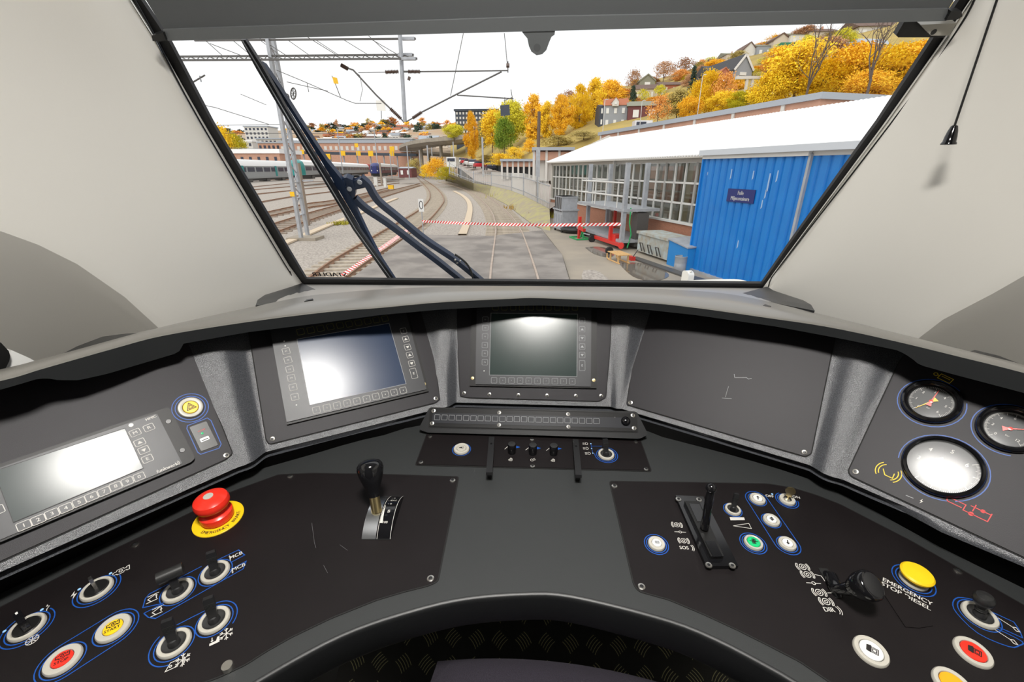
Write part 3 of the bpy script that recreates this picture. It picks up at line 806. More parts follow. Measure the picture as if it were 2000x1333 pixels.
def key(pl, o, px, py, d, w, h, hh, glyph=None, gs=.6, m='print', lw=.0007, pm='bezel', sub='legend', gm=None):
    a = pl.ang(px, py, d); c = pl.uv(px, py, hh)
    k = MB().plate(rrect(c.x, c.y, w, h, w * .14, a), hh, hh + .0008).build('key', pm, o)
    b = MB().ribbon(rrect(c.x, c.y, w * .96, h * .96, w * .14, a), lw, hh + .001, True)
    if glyph:
        if glyph in ('tu', 'td'):
            s = h * .30; pts = [(-s, -s * .6), (s, -s * .6), (0, s * .8)] if glyph == 'tu' else [(-s, s * .6), (0, -s * .8), (s, s * .6)]
            b.poly([(c.x + x * math.cos(a) - y * math.sin(a), c.y + x * math.sin(a) + y * math.cos(a), hh + .0011) for x, y in pts])
        else: text(b, glyph, c, h * gs, hh + .0011, a, 1.15, .02)
    b.build(sub, m, k)
for g, x, y in (('M', 264, 846), ('R', 291, 836), ('tu', 273, 865), ('td', 281, 880), ('E', 288, 897), ('1', 47, 1027), ('2', 75, 1016), ('3', 102, 1004), ('4', 129, 993), ('5', 155, 981.6), ('6', 179, 971), ('7', 203.5, 961), ('8', 226, 950.5), ('9', 249, 941), ('0', 272, 932), (None, -6, 998)):
    key(PA, ra, x, y, DA, .0150, .0125, .0125, g, .62, lw=.0009)
mb = MB(); text(mb, 'MMIC', PA.uv(295, 817, .0128), .0065, .0129, PA.ang(295, 817, DA), 1, .02)
mb.build('lettering', 'print', ra); mb = MB(); text(mb, 'funkwerk', PA.uv(327, 914, .0128), .0082, .0129, PA.ang(327, 914, DA), 1, .015)
c = PA.uv(344, 906, .0128); a = math.degrees(PA.ang(344, 906, DA))
for r in (.003, .0048): mb.arc(c, r, a - 50, a + 50, .0008, .0129, 10)
mb.build('legend', 'print', ra)
for x, y in ((329, 824), (356, 880)):
    c = PA.uv(x, y, .011); MB().lathe([(.0045, 0), (.004, .001), (.0001, .001)], Matrix.Translation((c.x, c.y, .011)), 16).build('screw', 'black', ra, True)
c = PA.uv(256, 831, .0125); MB().lathe([(.0036, 0), (.003, .0008), (.0001, .001)], Matrix.Translation((c.x, c.y, .0125)), 16).build('light_sensor', 'white', ra, True)
push(pa, 372, 797, 'small round yellow hazard button with a black triangle on the left panel', 'yellow', DA, 'triangle', nb=2, icap=.6, r=.0205, ig=1.3)
us = thing('usb_socket', 'dark usb socket plate with a green light beside the radio', 'socket', PA.M)
loc_plate(PA, us, [(370, 835), (403, 823), (426, 870), (393, 882)], .003, .0045, 'faceplate', 'dish', .002)
c = PA.uv(400, 858, .005); a = PA.ang(400, 858, DA)
pt = MB().plate(rrect(c.x, c.y, .014, .0065, .0008, a), .0045, .0052).build('port', 'steel', us); MB().plate(rrect(c.x, c.y - .001, .012, .0026, .0003, a), .0052, .0054).build('tongue', 'black', pt)
c = PA.uv(395, 847, .005); MB().lathe([(.0022, .0045), (.002, .0056), (.0001, .006)], Matrix.Translation((c.x, c.y, 0)), 14).build('light', 'greencap', us, True)
tm_ = MB(); text(tm_, 'POWER', PA.uv(394, 841, .0047), .0036, .0048, PA.ang(395, 847, DA)); tm_.build('lettering', 'redprint', us)
pa.line([(366, 832), (405, 817), (412, 822), (432, 868), (428, 876), (392, 888), (386, 884), (365, 838)], closed=True); pa.done()
# ------------------------------------------------------------------ B and C: the two displays
def monitor(pan, pl, label, housing, bez, scr, scrm, left, top, right, bot, d, screws, dots, h=.012, ks=.0125, lm='print'):
    o = thing('display_monitor', label, 'display', pl.M)
    loc_plate(pl, o, housing, pan.h, h - .003, 'housing', 'darkbezel', .002)
    loc_plate(pl, o, bez, pan.h, h, 'bezel', 'bezel', .002)
    loc_plate(pl, o, scr, h, h + .0006, 'screen', scrm, .0004)
    MB().ribbon(pl.uvs(scr, h + .0006), .001, h + .0009, True).build('screen_edge', 'dimprint', o)
    for i, (x, y) in enumerate(left): key(pl, o, x, y, d, ks, ks, h, 'F%d' % (i + 1), .3, lm)
    for i, (x, y) in enumerate(top):
        key(pl, o, x, y, d, ks, ks, h, None, .3, 'yprintdim')
    for i, (x, y) in enumerate(right):
        key(pl, o, x, y, d, ks, ks * (1.75 if i == len(right) - 1 else 1), h, ('C', 'tu', 'td', 'tu', 'td', 'E')[i], .3, lm)
    for i, (x, y) in enumerate(bot): key(pl, o, x, y, d, ks, ks, h, str((i + 1) % 10), .28, lm)
    for x, y in screws:
        c = pl.uv(x, y, h); s = MB().lathe([(.0045, 0), (.004, .0012), (.0001, .0014)], Matrix.Translation((c.x, c.y, h - .003)), 16).build('screw', 'brass', o, True)
    for x, y in dots:
        c = pl.uv(x, y, h); MB().lathe([(.0016, 0), (.0014, .0006), (.0001, .0008)], Matrix.Translation((c.x, c.y, h)), 12).build('indicator', 'white', o, True)
    return o
pb = Panel(PB, 'instrument_panel', 'dark instrument panel around the tilted left display', [(491, 672), (521, 860), (527, 868), (850, 787), (858, 781), (840, 645), (832, 606), (484, 632)], 'wallplate')
pb.screw(532, 858); pb.screw(851, 779); pb.done()
DB = (19.5, -4.4)
monitor(pb, PB, 'left display with a glowing blue-white reflection, tilted toward the seat', [(526, 636), (560, 830), (838, 764.5), (797, 606)], [(526, 636), (560, 825), (833, 761), (792, 606)],
        [(580, 663), (760, 632), (793, 750), (605, 792)], 'screen',
        [(559, 686.7), (562.6, 704), (566, 722), (569, 739), (572.5, 757), (576, 776)], [(587, 648.6), (607, 645.5), (626, 642), (645.4, 639), (664, 636), (682, 633.6), (700, 631), (718, 628), (735, 625.5), (752, 623)],
        [(788, 647), (792.4, 663), (796, 678.6), (800, 694), (804, 710.5), (808, 730)], [(618, 801.7), (638.7, 797), (658.5, 792.7), (678, 788), (697, 784), (716, 779.6), (734, 775), (752.6, 771), (769.7, 767), (787.5, 763)],
        DB, [(564.4, 811), (829, 750)], [(555, 667), (557, 676), (579, 791.6)], ks=.0150)
pc_ = Panel(PC, 'instrument_panel', 'dark instrument panel around the upright centre display', [(894, 665), (900, 774), (914, 777), (1168, 784), (1182, 777), (1191, 671), (1193, 605), (892, 600)], 'wallplate')
for q in ((906.5, 768.5), (1174, 774), (956, 771), (1012.5, 772), (1068.4, 773), (1124.6, 774)): pc_.screw(*q, .0048)
pc_.done()
monitor(pc_, PC, 'centre display with a greenish dark screen facing the seat', [(921, 606), (917, 754), (1165.6, 759), (1166, 606)], [(931, 600), (928.4, 751), (1154, 756), (1155, 602)],
        [(959, 612), (1128, 614), (1126.6, 736), (956, 733)], 'screengreen',
        [(948, 625), (948, 641), (947.5, 658), (947, 674.7), (947, 691), (947, 708)], [(968 + i * 17.2, 601) for i in range(10)],
        [(1137, 627), (1137, 644), (1137, 661), (1137, 677.5), (1137, 694), (1137, 714.6)], [(965 + i * 16.95, 743.4 + i * .24) for i in range(10)],
        (17, .2), [(922.7, 739), (1160, 743)], [(945.5, 725)], ks=.0148, lm='dimprint')
# ------------------------------------------------------------------ D: blank panel
pd = Panel(PD, 'instrument_panel', 'blank dark panel with faint scratches right of the centre display', [(1225, 791), (1572, 892), (1583, 887), (1624, 686), (1634, 640), (1252, 603), (1246, 648)], 'wallplate')
pd.screw(1231.5, 787); pd.screw(1571, 884)
pd.line([(1434, 731), (1435, 738), (1458, 738), (1462, 741), (1468, 740)], 'dimprint', .0009); pd.line([(1423, 755), (1419, 768), (1417, 776)], 'dimprint', .0006); pd.line([(1410, 778), (1429, 779)], 'dimprint', .0006)
pd.done()
# ------------------------------------------------------------------ E: gauges
pe = Panel(PE, 'instrument_panel', 'dark instrument panel with three round gauges at the far right', [(1663, 931), (2295, 1228), (2295, 850), (1780, 680), (1757, 709), (1658, 921)], 'wallplate')
pe.screw(1671, 922)
DE = (20, 9.5)
def gauge(px, py, rp, rf, label, nums, needles, ticks):
    c = PE.uv(px, py); e = PE.uv(px + rp, py + rp * .42); 
    r = (PE.uv(px - rp, py) - PE.uv(px + rp, py)).length / 2 * .93
    o = thing('pressure_gauge', label, 'gauge', PE.M @ Matrix.Translation((c.x, c.y, pe.h)))
    k = rf / rp
    MB().lathe([(r, 0), (r, .006), (r * .97, .010), (r * .90, .0115), (r * .87, .010), (r * (k * .5 + .43), .008), (r * k, .002), (r * k * .99, 0)], None, 56).build('bezel', 'gloss', o, True)
    MB().lathe([(r * 1.002, .0045), (r * 1.008, .005), (r * 1.002, .0055)], None, 56).build('bezel_rim', 'steel', o, True)
    fc = MB().lathe([(r * k, .0010), (.0001, .0010)], None, 48).build('dial', 'gaugeface', o)
    R0 = r * k
    mb = MB()
    a0, a1, nn = ticks
    for i in range(nn * 10 + 1):
        a = R(lerp(a0, a1, i / (nn * 10))); l = .18 if i % 10 == 0 else (.13 if i % 5 == 0 else .09)
        mb.ribbon([(math.cos(a) * R0 * .97, math.sin(a) * R0 * .97), (math.cos(a) * R0 * (.97 - l), math.sin(a) * R0 * (.97 - l))], R0 * (.022 if i % 10 == 0 else .012), .0013)
    for t, a in nums: text(mb, t, (math.cos(R(a)) * R0 * .66, math.sin(R(a)) * R0 * .66), R0 * .2, .0013, PE.ang(px, py, DE), 1, .02)
    text(mb, 'bar', (0, -R0 * .42), R0 * .14, .0013, PE.ang(px, py, DE))
    mb.build('scale', 'print', fc)
    for i, (a, m) in enumerate(needles):
        ca, sa = math.cos(R(a)), math.sin(R(a)); w = R0 * .035
        def T(x, y): return (x * ca - y * sa, x * sa + y * ca, .0024 + i * .0008)
        n = MB().prism([T(-R0 * .30, -R0 * .14), T(0, -w), T(R0 * .82, -w * .3), T(R0 * .82, w * .3), T(0, w), T(-R0 * .30, R0 * .14)], (0, 0, .0005))
        n.lathe([(R0 * .1, .0026 + i * .0008), (R0 * .1, .0034 + i * .0008), (.0001, .0036 + i * .0008)], None, 16)
        n.build('needle', m, o, label={'yellow': 'yellow needle', 'redcap': 'red needle', 'white': 'pale needle'}[m])
    MB().lathe([(R0 * 1.02, .0070), (R0 * .6, .0074), (.0001, .0076)], None, 48).build('glass', 'gaugeglass', o, True)
    return o, r
def sweep(n, a0, a1, f=str): return [(f(i), lerp(a0, a1, i / n)) for i in range(n + 1)]
def pang(cx, cy, px, py):
    a, b = PE.uv(cx, cy), PE.uv(px, py); return math.degrees(math.atan2(b.y - a.y, b.x - a.x))
g1a0, g1a1 = pang(1818, 787, 1781, 800), pang(1818, 787, 1836, 815) - 360
if g1a0 < 0: g1a0 += 360
if g1a1 < -180: g1a1 += 360
_, r1 = gauge(1818, 787, 65, 48, 'upper left pressure gauge with a red and a yellow needle', sweep(6, g1a0, g1a1), [(g1a0 + 3, 'yellow'), (lerp(g1a0, g1a1, .53), 'redcap')], (g1a0, g1a1, 6))
pe.arc(1818, 787, r1 * 1.11, 65, 395, d=DE)
g2a0 = pang(1972, 840, 1932, 852); g2a0 += 360 if g2a0 < 0 else 0
g2a1 = pang(1972, 840, 1995, 878); g2a1 = g2a1 - 360 if g2a1 > 0 else g2a1
_, r2 = gauge(1972, 840, 75, 56, 'right pressure gauge with one red needle, cut by the picture edge', sweep(6, g2a0, g2a1, lambda i: str(i * 2)), [(pang(1972, 840, 2010, 842), 'redcap')], (g2a0, g2a1, 12))
pe.arc(1972, 840, r2 * 1.1, 95, 300, d=DE)
_, r3 = gauge(1840, 913, 87, 78, 'large lower pressure gauge with bright glare over its dial', [(t, pang(1838, 911, x, y)) for t, x, y in (('2', 1793, 918), ('3', 1793, 894), ('4', 1818, 882), ('5', 1854, 888), ('6', 1878, 909))], [(pang(1833, 911, 1843, 930), 'white')], (pang(1838, 911, 1778, 935), pang(1838, 911, 1896, 908), 5))
pe.arc(1840, 913, r3 * 1.08, -50, 200, d=DE); pe.arc(1840, 913, r3 * 1.08, 225, 300, d=DE)
pe.icon('shoes', 1735, 923, .017, (12, 6), 'yprint', .0014); pe.line([(1725, 916), (1728, 928), (1743, 935), (1747, 926)], 'yprint', .0014)
pe.icon('gear', 1890, 998, .024, DE, 'redprint', .0013); pe.icon('cyl', 1842, 738, .014, DE, 'yprint', .001)
pe.line([(1769, 968), (1784, 974)], 'dimprint', .001); pe.icon('bolt', 1799, 980, .005, DE, 'print')
pe.done()
# ------------------------------------------------------------------ F: indicator strip
pf = Panel(PF, 'indicator_strip', 'long narrow strip of unlit indicator squares below the centre display', [(841, 798.5), (1241, 809), (1245, 844), (838, 834)], 'strip', .003, .002)
MB().plate(PF.uvs([(846, 806.5), (1229, 816.5), (1232, 837), (843, 826.5)], .0035), .003, .0036).build('membrane', 'membrane', pf.o)
for i in range(23):
    t = i / 22; c = PF.uv(lerp(854, 1165, t), lerp(815.6, 823, t), .0036)
    MB().ribbon(rrect(c.x, c.y, .0128, .0118, .001, 0), .0006, .0039, True).build('indicator_square', 'dimprint', pf.o)
for q in ((847, 803), (975, 806.6), (1109.4, 809.7), (1235.8, 812), (844, 827.6), (974.7, 831), (1110, 834.4), (1238.4, 837)): pf.screw(*q, .0050)
for x, y, t in ((1201, 817, 'up'), (1202, 829, 'up')): pf.icon(t, x, y, .0028)
pf.icon('zero', 1201, 823, .005, m='print', w=.0006); pf.arc(1192, 823, .0018, m='dimprint', w=.0005)
pf.done()
o = ctl(pf, 1221.7, 823.5, None, 'dome_button', 'small black dome at the right end of the indicator strip', 'button')
MB().lathe([(.0105, 0), (.0105, .003), (.0098, .006), (.0075, .0088), (.004, .0102), (.0001, .0106)], None, 28).build('dome', 'gloss', o, True)
# ------------------------------------------------------------------ G: centre console plate
pg = Panel(DK, 'control_panel', 'small black control plate in the middle behind the desk, with three knobs', [(834.6, 848), (1249, 858), (1271, 921), (812.5, 909)], 'plate', .0025)
for q in ((840, 853), (822, 903.5), (1039, 859), (1040, 911), (1242, 863.5), (1262, 917)): pg.screw(*q, .0050)
push(pg, 901.4, 878.6, 'small white horn button on the middle plate', 'cream', (1, .02), 'horn', nb=1, icap=.58, r=.0175)
for x, y, l in ((999.7, 884, 'leftmost of the three small black rotary knobs on the middle plate'), (1040.5, 886, 'middle one of the three small black rotary knobs on the middle plate'), (1081, 887, 'rightmost of the three small black rotary knobs on the middle plate')):
    o = ctl(pg, x, y, None, 'knob_control', l, 'knob')
    MB().lathe([(.0088, 0), (.0086, .006), (.0092, .008), (.0092, .022), (.0084, .0235), (.0001, .0235)], None, 24).build('knob', 'gloss', o, True)
    MB().lathe([(.0082, .0236), (.0001, .0240)], None, 24).build('cap', 'grip', o)
    pg.line([(x - 14, y - 6), (x - 8, y - 11)], 'print', .0012); c = pg.uv(x + 12, y - 10)
    pg.put(MB().poly([(c.x - .004, c.y + .004, pg.h + .0003), (c.x - .004, c.y - .004, pg.h + .0003), (c.x + .005, c.y, pg.h + .0003)]), 'blue', 'blue_arrow')
pg.icon('glass', 997, 898, .0065, w=.0008); pg.icon('lamp', 1040, 899, .006, (-1, .3), w=.0008); pg.icon('glass', 1080, 899.5, .0065, w=.0008)
for x0, y0, x1, y1, l in ((960.5, 856, 955.5, 926, 'left black upright bracket arm on the middle plate'), (1124, 861, 1130, 931, 'right black upright bracket arm on the middle plate')):
    o = thing('bracket_arm', l, 'bracket', pg.M((x0 + x1) / 2, (y0 + y1) / 2))
    iv = o.matrix_world.inverted(); a, b = iv @ DK.at(x0, y0, pg.h + .012), iv @ DK.at(x1, y1, pg.h + .022)
    MB().bar(a, b, .0125, .007, V((0, 0, 1))).build('arm', 'satin', o)
    mid = lerp(a, b, .22); MB().lathe([(.0022, .0), (.0022, .0045), (.0001, .0046)], Matrix.Translation(mid), 12).build('rivet', 'gloss', o)
    for t in (.12, .86):
        m_ = lerp(a, b, t); MB().bar((m_.x, m_.y, 0), m_, .009).build('foot', 'satin', o)
toggle(pg, 1183.8, 889, 'black headlight switch in a pale ring on the middle plate', (1, .03), (1182, 858), 'paddle', .0175, .036)
pg.arc(1183.8, 889, .0205); pg.arc(1183.8, 889, .0245, -190, 90)
for x, y in ((1144, 867.4), (1145, 876.5), (1149, 886.4)): pg.icon('lamp', x, y, .0065, (1, 0), w=.0009)
for x, y in ((1154, 867.6), (1155.5, 877), (1158, 886)): pg.dot(x, y, .0015)
pg.line([(1154, 868), (1158, 886)], 'blue', .0009); pg.line([(1155, 872), (1176, 872.5)], 'blue', .0009); pg.done()
# ------------------------------------------------------------------ H: left desk plate
DL = (26, -12)
ph = Panel(DK, 'control_panel', 'large black desk plate left of the seat with lever and red brake button', [(-150, 1262), (0, 1189), (200, 1086), (384, 998), (448, 964), (544, 929), (608, 926), (740, 928), (895, 933), (854, 1136), (836, 1144), (788, 1156), (735, 1172), (645, 1208), (570, 1244), (522, 1271), (480, 1298), (429, 1322), (390, 1336), (250, 1420), (60, 1540), (-150, 1690)], 'plate', .0015, .005)
for q in ((567, 931), (884, 939), (841, 1131), (264, 1065)): ph.screw(*q, .0058)
c = ph.uv(446, 1306); MB().lathe([(.0072, 0), (.0072, .006), (.0066, .0072), (.0001, .0072)], Matrix.Translation((c.x, c.y, ph.h)), 20).build('bolt', 'steel', ph.o, True)
# emergency brake
o = ctl(ph, 427, 1014, (26, -10), 'emergency_button', 'red mushroom emergency brake button on a yellow disc', 'button')
ye = MB().lathe([(.041, 0), (.041, .0016), (.0405, .002), (.024, .002), (.024, 0)], None, 48).build('collar', 'yellow', o, True)
mb = MB(); s = 'EMERGENCY BRAKE'
for i, ch in enumerate(s):
    if ch == ' ': continue
    a = R(-140 + i * 9.4); text(mb, ch, (.0325 * math.cos(a), .0325 * math.sin(a)), .0085, .0023, a + math.pi / 2, 1, .02)
mb.build('lettering', 'ink', ye)
MB().lathe([(.0235, 0), (.0240, .003), (.0262, .006), (.0268, .012), (.0262, .018), (.0225, .021), (.020, .022), (.020, .030), (.0215, .032), (.0262, .034), (.0282, .038), (.0284, .044), (.0265, .050), (.020, .0545), (.010, .0565), (.0001, .057)], None, 44).build('mushroom_cap', 'redcap', o, True)
MB().lathe([(.0078, .0566), (.0078, .0576), (.0001, .0579)], Matrix.Translation((-.001, 0, 0)), 24).build('white_spot', 'cream', o)
# power and brake lever
o = ctl(ph, 746, 1012, (1, .02), 'power_lever', 'black-knobbed power lever standing in a scaled drum on the left plate', 'lever')
iv = o.matrix_world.inverted(); S = lambda x, y, h=0: iv @ DK.at(x, y, ph.h + h)
n0, n1, f1 = S(706, 1055), S(763, 1055), S(789, 970)
wd_, chord = (n1 - n0).length, (f1 - n1).length; dy = (f1 - n1).normalized(); dx = (n1 - n0).normalized()
MB().prism([n0 + V((0, 0, .0003)), n1 + V((0, 0, .0003)), f1 + V((0, 0, .0003)), f1 - dx * wd_ + V((0, 0, .0003))], (0, 0, .0006)).build('slot', 'gap', o)
sag = .020; RD = (chord ** 2 / 4 + sag ** 2) / (2 * sag); hal = math.asin(chord / 2 / RD)
def drum(x0, x1, name, m, k=1.0, lift=0.0):
    mb = MB(); A = []; B = []
    for i in range(25):
        t = -hal * k + 2 * hal * k * i / 24; y = chord / 2 + RD * math.sin(t); z = (RD + lift) * math.cos(t) - (RD - sag)
        A.append(n0 + dx * x0 + dy * y + V((0, 0, z))); B.append(n0 + dx * x1 + dy * y + V((0, 0, z)))
    mb.grid([A, B]); mb.poly(A); mb.poly(B[::-1])
    return mb.build(name, m, o, True)
drum(0, wd_ * .48, 'metal_drum', 'drum'); drum(wd_ * .5, wd_, 'scale_drum', 'gloss')
ins = MB()
for x in (wd_ * .52, wd_ * .975):
    A = []; 
    for i in range(25):
        t = -hal + 2 * hal * i / 24; y = chord / 2 + RD * math.sin(t); z = (RD + .0003) * math.cos(t) - (RD - sag); A.append((x, y, z))
    ins.add([n0 + dx * (p[0] + e) + dy * p[1] + V((0, 0, p[2])) for e in (0, .0007) for p in A], [(i, i + 1, 26 + i, 25 + i) for i in range(24)])
def drumtext(t, xf, yf, size):
    tm = MB(); text(tm, t, (0, 0), size, 0, 0, 1, .015); tt = -hal + 2 * hal * yf
    for p in tm.v:
        a = tt + p.y / RD; ins.v.append(n0 + dx * (wd_ * xf + p.x) + dy * (chord / 2 + RD * math.sin(a)) + V((0, 0, (RD + .0005) * math.cos(a) - (RD - sag))))
    k = len(ins.v) - len(tm.v); ins.f += [tuple(i + k for i in f) for f in tm.f]
drumtext('100', .72, .26, .0062); drumtext('B', .76, .45, .009); drumtext('- o', .70, .62, .0065); drumtext('- IDLE', .74, .72, .0062); drumtext('- o', .72, .82, .0065)
w_ = []
for yf, xa, xb in ((.25, .54, .64), (.35, .545, .62), (.45, .55, .60), (.58, .56, .575)):
    a = -hal + 2 * hal * yf
    w_.append([n0 + dx * (wd_ * x) + dy * (chord / 2 + RD * math.sin(a)) + V((0, 0, (RD + .0005) * math.cos(a) - (RD - sag))) for x in (xa, xb)])
ins.grid(w_); ins.build('scale', 'print', o)
b0, b1, b2, b3, b4 = S(736, 1000, .018), S(731, 968, .045), S(728, 955, .058), S(723, 925, .082), S(721, 904, .098)
MB().tube([b0, b1], [.0095, .0088], 16).build('stem', 'brass', o, True)
ax = (b4 - b1).normalized(); M = ax.to_track_quat('Z', 'Y').to_matrix().to_4x4(); M.translation = b1; L = (b4 - b1).length
MB().lathe([(.0095, -.002), (.0105, .006), (.013, L * .22), (.0175, L * .42), (.0215, L * .62), (.0235, L * .80), (.0225, L * .93), (.018, L * 1.02), (.010, L * 1.07), (.0001, L * 1.085)], M, 32).build('knob', 'gloss', o, True)
# rotary switches, key lock, toggles and push buttons of the left plate
def cam_switch(pan, px, py, label, d, hang, r=RR, key_=False):
    o = ctl(pan, px, py, d, 'rotary_switch', label, 'switch'); ring(o, r, .74)
    MB().lathe([(r * .73, 0), (r * .73, .004), (r * .68, .005), (.0001, .005)], None, 32).build('dial', 'black', o, True)
    Mz = Matrix.Rotation(R(hang), 4, 'Z')
    if key_:
        MB().prism([Mz @ V(p) for p in ((-.0035, -.0020, .005), (.0035, -.0020, .005), (.0035, .0020, .005), (-.0035, .0020, .005))], (0, 0, .022)).build('key_stem', 'steel', o)
    else:
        p2 = [(-r * .62, -r * .19, .005), (r * .62, -r * .22, .005), (r * .72, 0, .005), (r * .62, r * .22, .005), (-r * .62, r * .19, .005)]
        h = MB().prism([Mz @ V(p) for p in p2], (0, 0, .019)).build('handle', 'gloss', o)
        MB().prism([Mz @ V((r * a, r * b, .0241)) for a, b in ((.45, -.06), (.66, -.06), (.66, .06), (.45, .06))], (0, 0, .0004)).build('pointer', 'white', h)
    return o
RL = .0205
cam_switch(ph, 54, 1227, 'black turn-handle switch nearest the left picture edge, wheel symbol below', DL, 110, RL)
blues(ph, 54, 1227, DL, 2, RL, 120, 400); ph.icon('wheel', 63, 1251, .0075, DL, w=.0010); ph.icon('mcb', 92, 1188, .006, DL)
cam_switch(ph, 190, 1152, 'key-operated switch with a thin metal stem, upper left of the left plate', DL, 100, RL, True)
blues(ph, 190, 1152, DL, 2, RL, 170, 380); ph.icon('engine', 236, 1116, .011, DL); ph.text('D', 236, 1116, .007, DL); ph.icon('bolt', 144, 1164, .009, DL)
for q in ((216, 1121), (155, 1152), (9, 1234), (82, 1192)): ph.dot(*q, .0022)
toggle(ph, 348, 1155, 'toggle switch with a fat black roller grip on the left plate', DL, (331, 1118), 'roller', RL, .040)
toggle(ph, 421, 1119, 'black paddle toggle beside the MCB lettering on the left plate', DL, (411, 1079), 'paddle', RL, .042)
toggle(ph, 419, 1213, 'black paddle toggle above the seat and snowflake symbols', DL, (406, 1168), 'paddle', RL, .042)
toggle(ph, 341, 1258, 'black paddle toggle with train and snowflake symbols in front of it', DL, (325, 1212), 'paddle', RL, .042)
push(ph, 222.5, 1229, 'yellow START push button on the left plate', 'yellow', DL, 'engine', 'START', 1, r=RL, ig=1.1)
push(ph, 124, 1291, 'red STOP push button with blue outline on the left plate', 'redcap', DL, 'engine', 'STOP', 1, r=RL, ig=1.1)
for q in ((348, 1155), (421, 1119), (419, 1213), (341, 1258)): blues(ph, *q, DL, 1, RL)
ph.stadium((124, 1291), (222.5, 1229), .0285)
ph.line([(316, 1180), (279, 1188), (284, 1170), (292, 1161), (338, 1137)]); ph.line([(316, 1180), (325, 1176)]); ph.line([(424, 1095), (466, 1075), (478, 1085), (452, 1099)])
ph.line([(281, 1199), (290, 1207), (304, 1209), (475, 1112), (481, 1097), (446, 1116)]); ph.line([(281, 1199), (318, 1180)]); ph.line([(350, 1130), (394, 1107)])
ph.icon('pantoup', 299, 1168, .0085, DL, w=.0012); ph.icon('pantodown', 308, 1193, .0085, DL, w=.0012)
ph.text('MCB', 461, 1086, .0095, DL, bold=.02); ph.text('MCB', 466, 1109, .0095, DL, bold=.02); ph.icon('mcb', 449, 1091, .006, DL, w=.001); ph.icon('mcb', 454, 1115, .006, (-26, 12), w=.001)
ph.arc(419, 1213, RL + .0085, -40, 90, d=DL); ph.arc(341, 1258, RL + .0085, 130, 260, d=DL); ph.line([(345, 1222), (402, 1193)])
ph.icon('snow', 442, 1239, .0092, DL, w=.0011); ph.icon('seat', 419, 1253, .0075, DL); ph.icon('snow', 357, 1290, .0095, DL, w=.0011); ph.icon('train', 337, 1301, .0085, DL, w=.0010)
for pts in ([(609, 1022), (614, 1060), (617, 1071)], [(632, 1105), (640, 1120)], [(664, 1065), (679, 1076)]): ph.line(pts, 'dimprint', .00022)
ph.done()
# ------------------------------------------------------------------ I: right desk plate
DR = (24, 12); DM = (1, .06)
pi_ = Panel(DK, 'control_panel', 'large black desk plate right of the seat with brake levers and buttons', [(1191.5, 942), (1341, 944), (1500, 947), (1548, 955), (1594, 969), (1640, 987), (1776, 1057), (1904, 1130), (2000, 1185), (2150, 1270), (2150, 1740), (1850, 1494), (1700, 1388), (1622, 1333), (1562, 1292), (1500, 1260), (1440, 1230), (1375, 1200), (1306, 1171), (1248, 1155), (1239, 1143)], 'plate', .0015, .005)
for q in ((1200, 950), (1253, 1147), (1871, 1116)): pi_.screw(*q, .0058)
push(pi_, 1282, 1064, 'white push button with a grey symbol, left of the slotted brake lever', 'white', (1, .05), 'door', nb=2, im='dimprint', r=.0142)
# slotted brake lever
o = ctl(pi_, 1380, 1046, None, 'brake_lever', 'thin black brake lever in a long glossy slotted base on the right plate', 'lever')
iv = o.matrix_world.inverted(); S = lambda x, y, h=0: iv @ DK.at(x, y, pi_.h + h)
MB().prism([S(*q, 0) for q in ((1318, 974), (1372, 976), (1440, 1112), (1378, 1113))], (0, 0, .008)).build('base_plate', 'gloss', o)
MB().prism([S(*q, .008) for q in ((1336, 984), (1364, 985), (1412, 1092), (1387, 1093))], (0, 0, .007)).build('slot_frame', 'black', o)
MB().prism([S(*q, .015) for q in ((1346, 985), (1366, 986), (1381, 1020), (1362, 1020))], (0, 0, .001)).build('slide', 'gloss', o)
MB().prism([S(*q, .015) for q in ((1377, 1058), (1396, 1058), (1411, 1088), (1393, 1089))], (0, 0, .001)).build('slide', 'gloss', o)
for x, y in ((1325, 976), (1365, 977), (1384, 1105), (1430, 1106)):
    p = S(x, y, .008); s = MB().lathe([(.0055, 0), (.005, .0014), (.0001, .0018)], Matrix.Translation(p), 18).build('screw', 'steel', o, True)
    MB().lathe([(.0026, .0019), (.0001, .0019)], Matrix.Translation(p), 8).build('socket', 'satin', s)
b0, b1 = S(1376, 1032, .018), S(1389, 954, .098)
MB().tube([b0, lerp(b0, b1, .3), lerp(b0, b1, .75), lerp(b0, b1, .95)], [.0072, .0066, .0072, .0052], 14).build('stick', 'gloss', o, True)
MB().ball(b1, .0088).build('ball_end', 'gloss', o, True)
for k, x, y in (('brake', 1322, 1026), ('zero', 1328.5, 1040), ('brake', 1335, 1057)): pi_.icon(k, x, y, .0092 if k == 'brake' else .010, (1, .06), w=.0010)
pi_.text('SOS', 1336, 1071, .0088, (1, .06), bold=.02); pi_.icon('shoe', 1348, 1071, .008, (1, .06), w=.001)
toggle(pi_, 1431, 997, 'glossy black toggle in a pale ring behind the ramp symbol', (1, .1), (1439, 965), 'paddle', .0138, .036)
blues(pi_, 1431, 997, DR, 1, .0138); pi_.icon('ramp', 1446, 1022, .016, (1, .15), w=.001)
push(pi_, 1479, 976.5, 'white push button with a black arrow pointing up, topmost of three', 'white', (1, .25), 'up', nb=1, r=.0138, icap=.6, ig=1.2)
push(pi_, 1506, 1018, 'white push button with a double arrow, middle of three', 'white', (1, .25), 'updown', nb=1, r=.0138, icap=.6, ig=1.2)
push(pi_, 1537, 1064, 'white push button with a black arrow pointing down, lowest of three', 'white', (1, .25), 'down', nb=1, r=.0138, icap=.6, ig=1.2)
pi_.stadium((1479, 976.5), (1537, 1064), .0205)
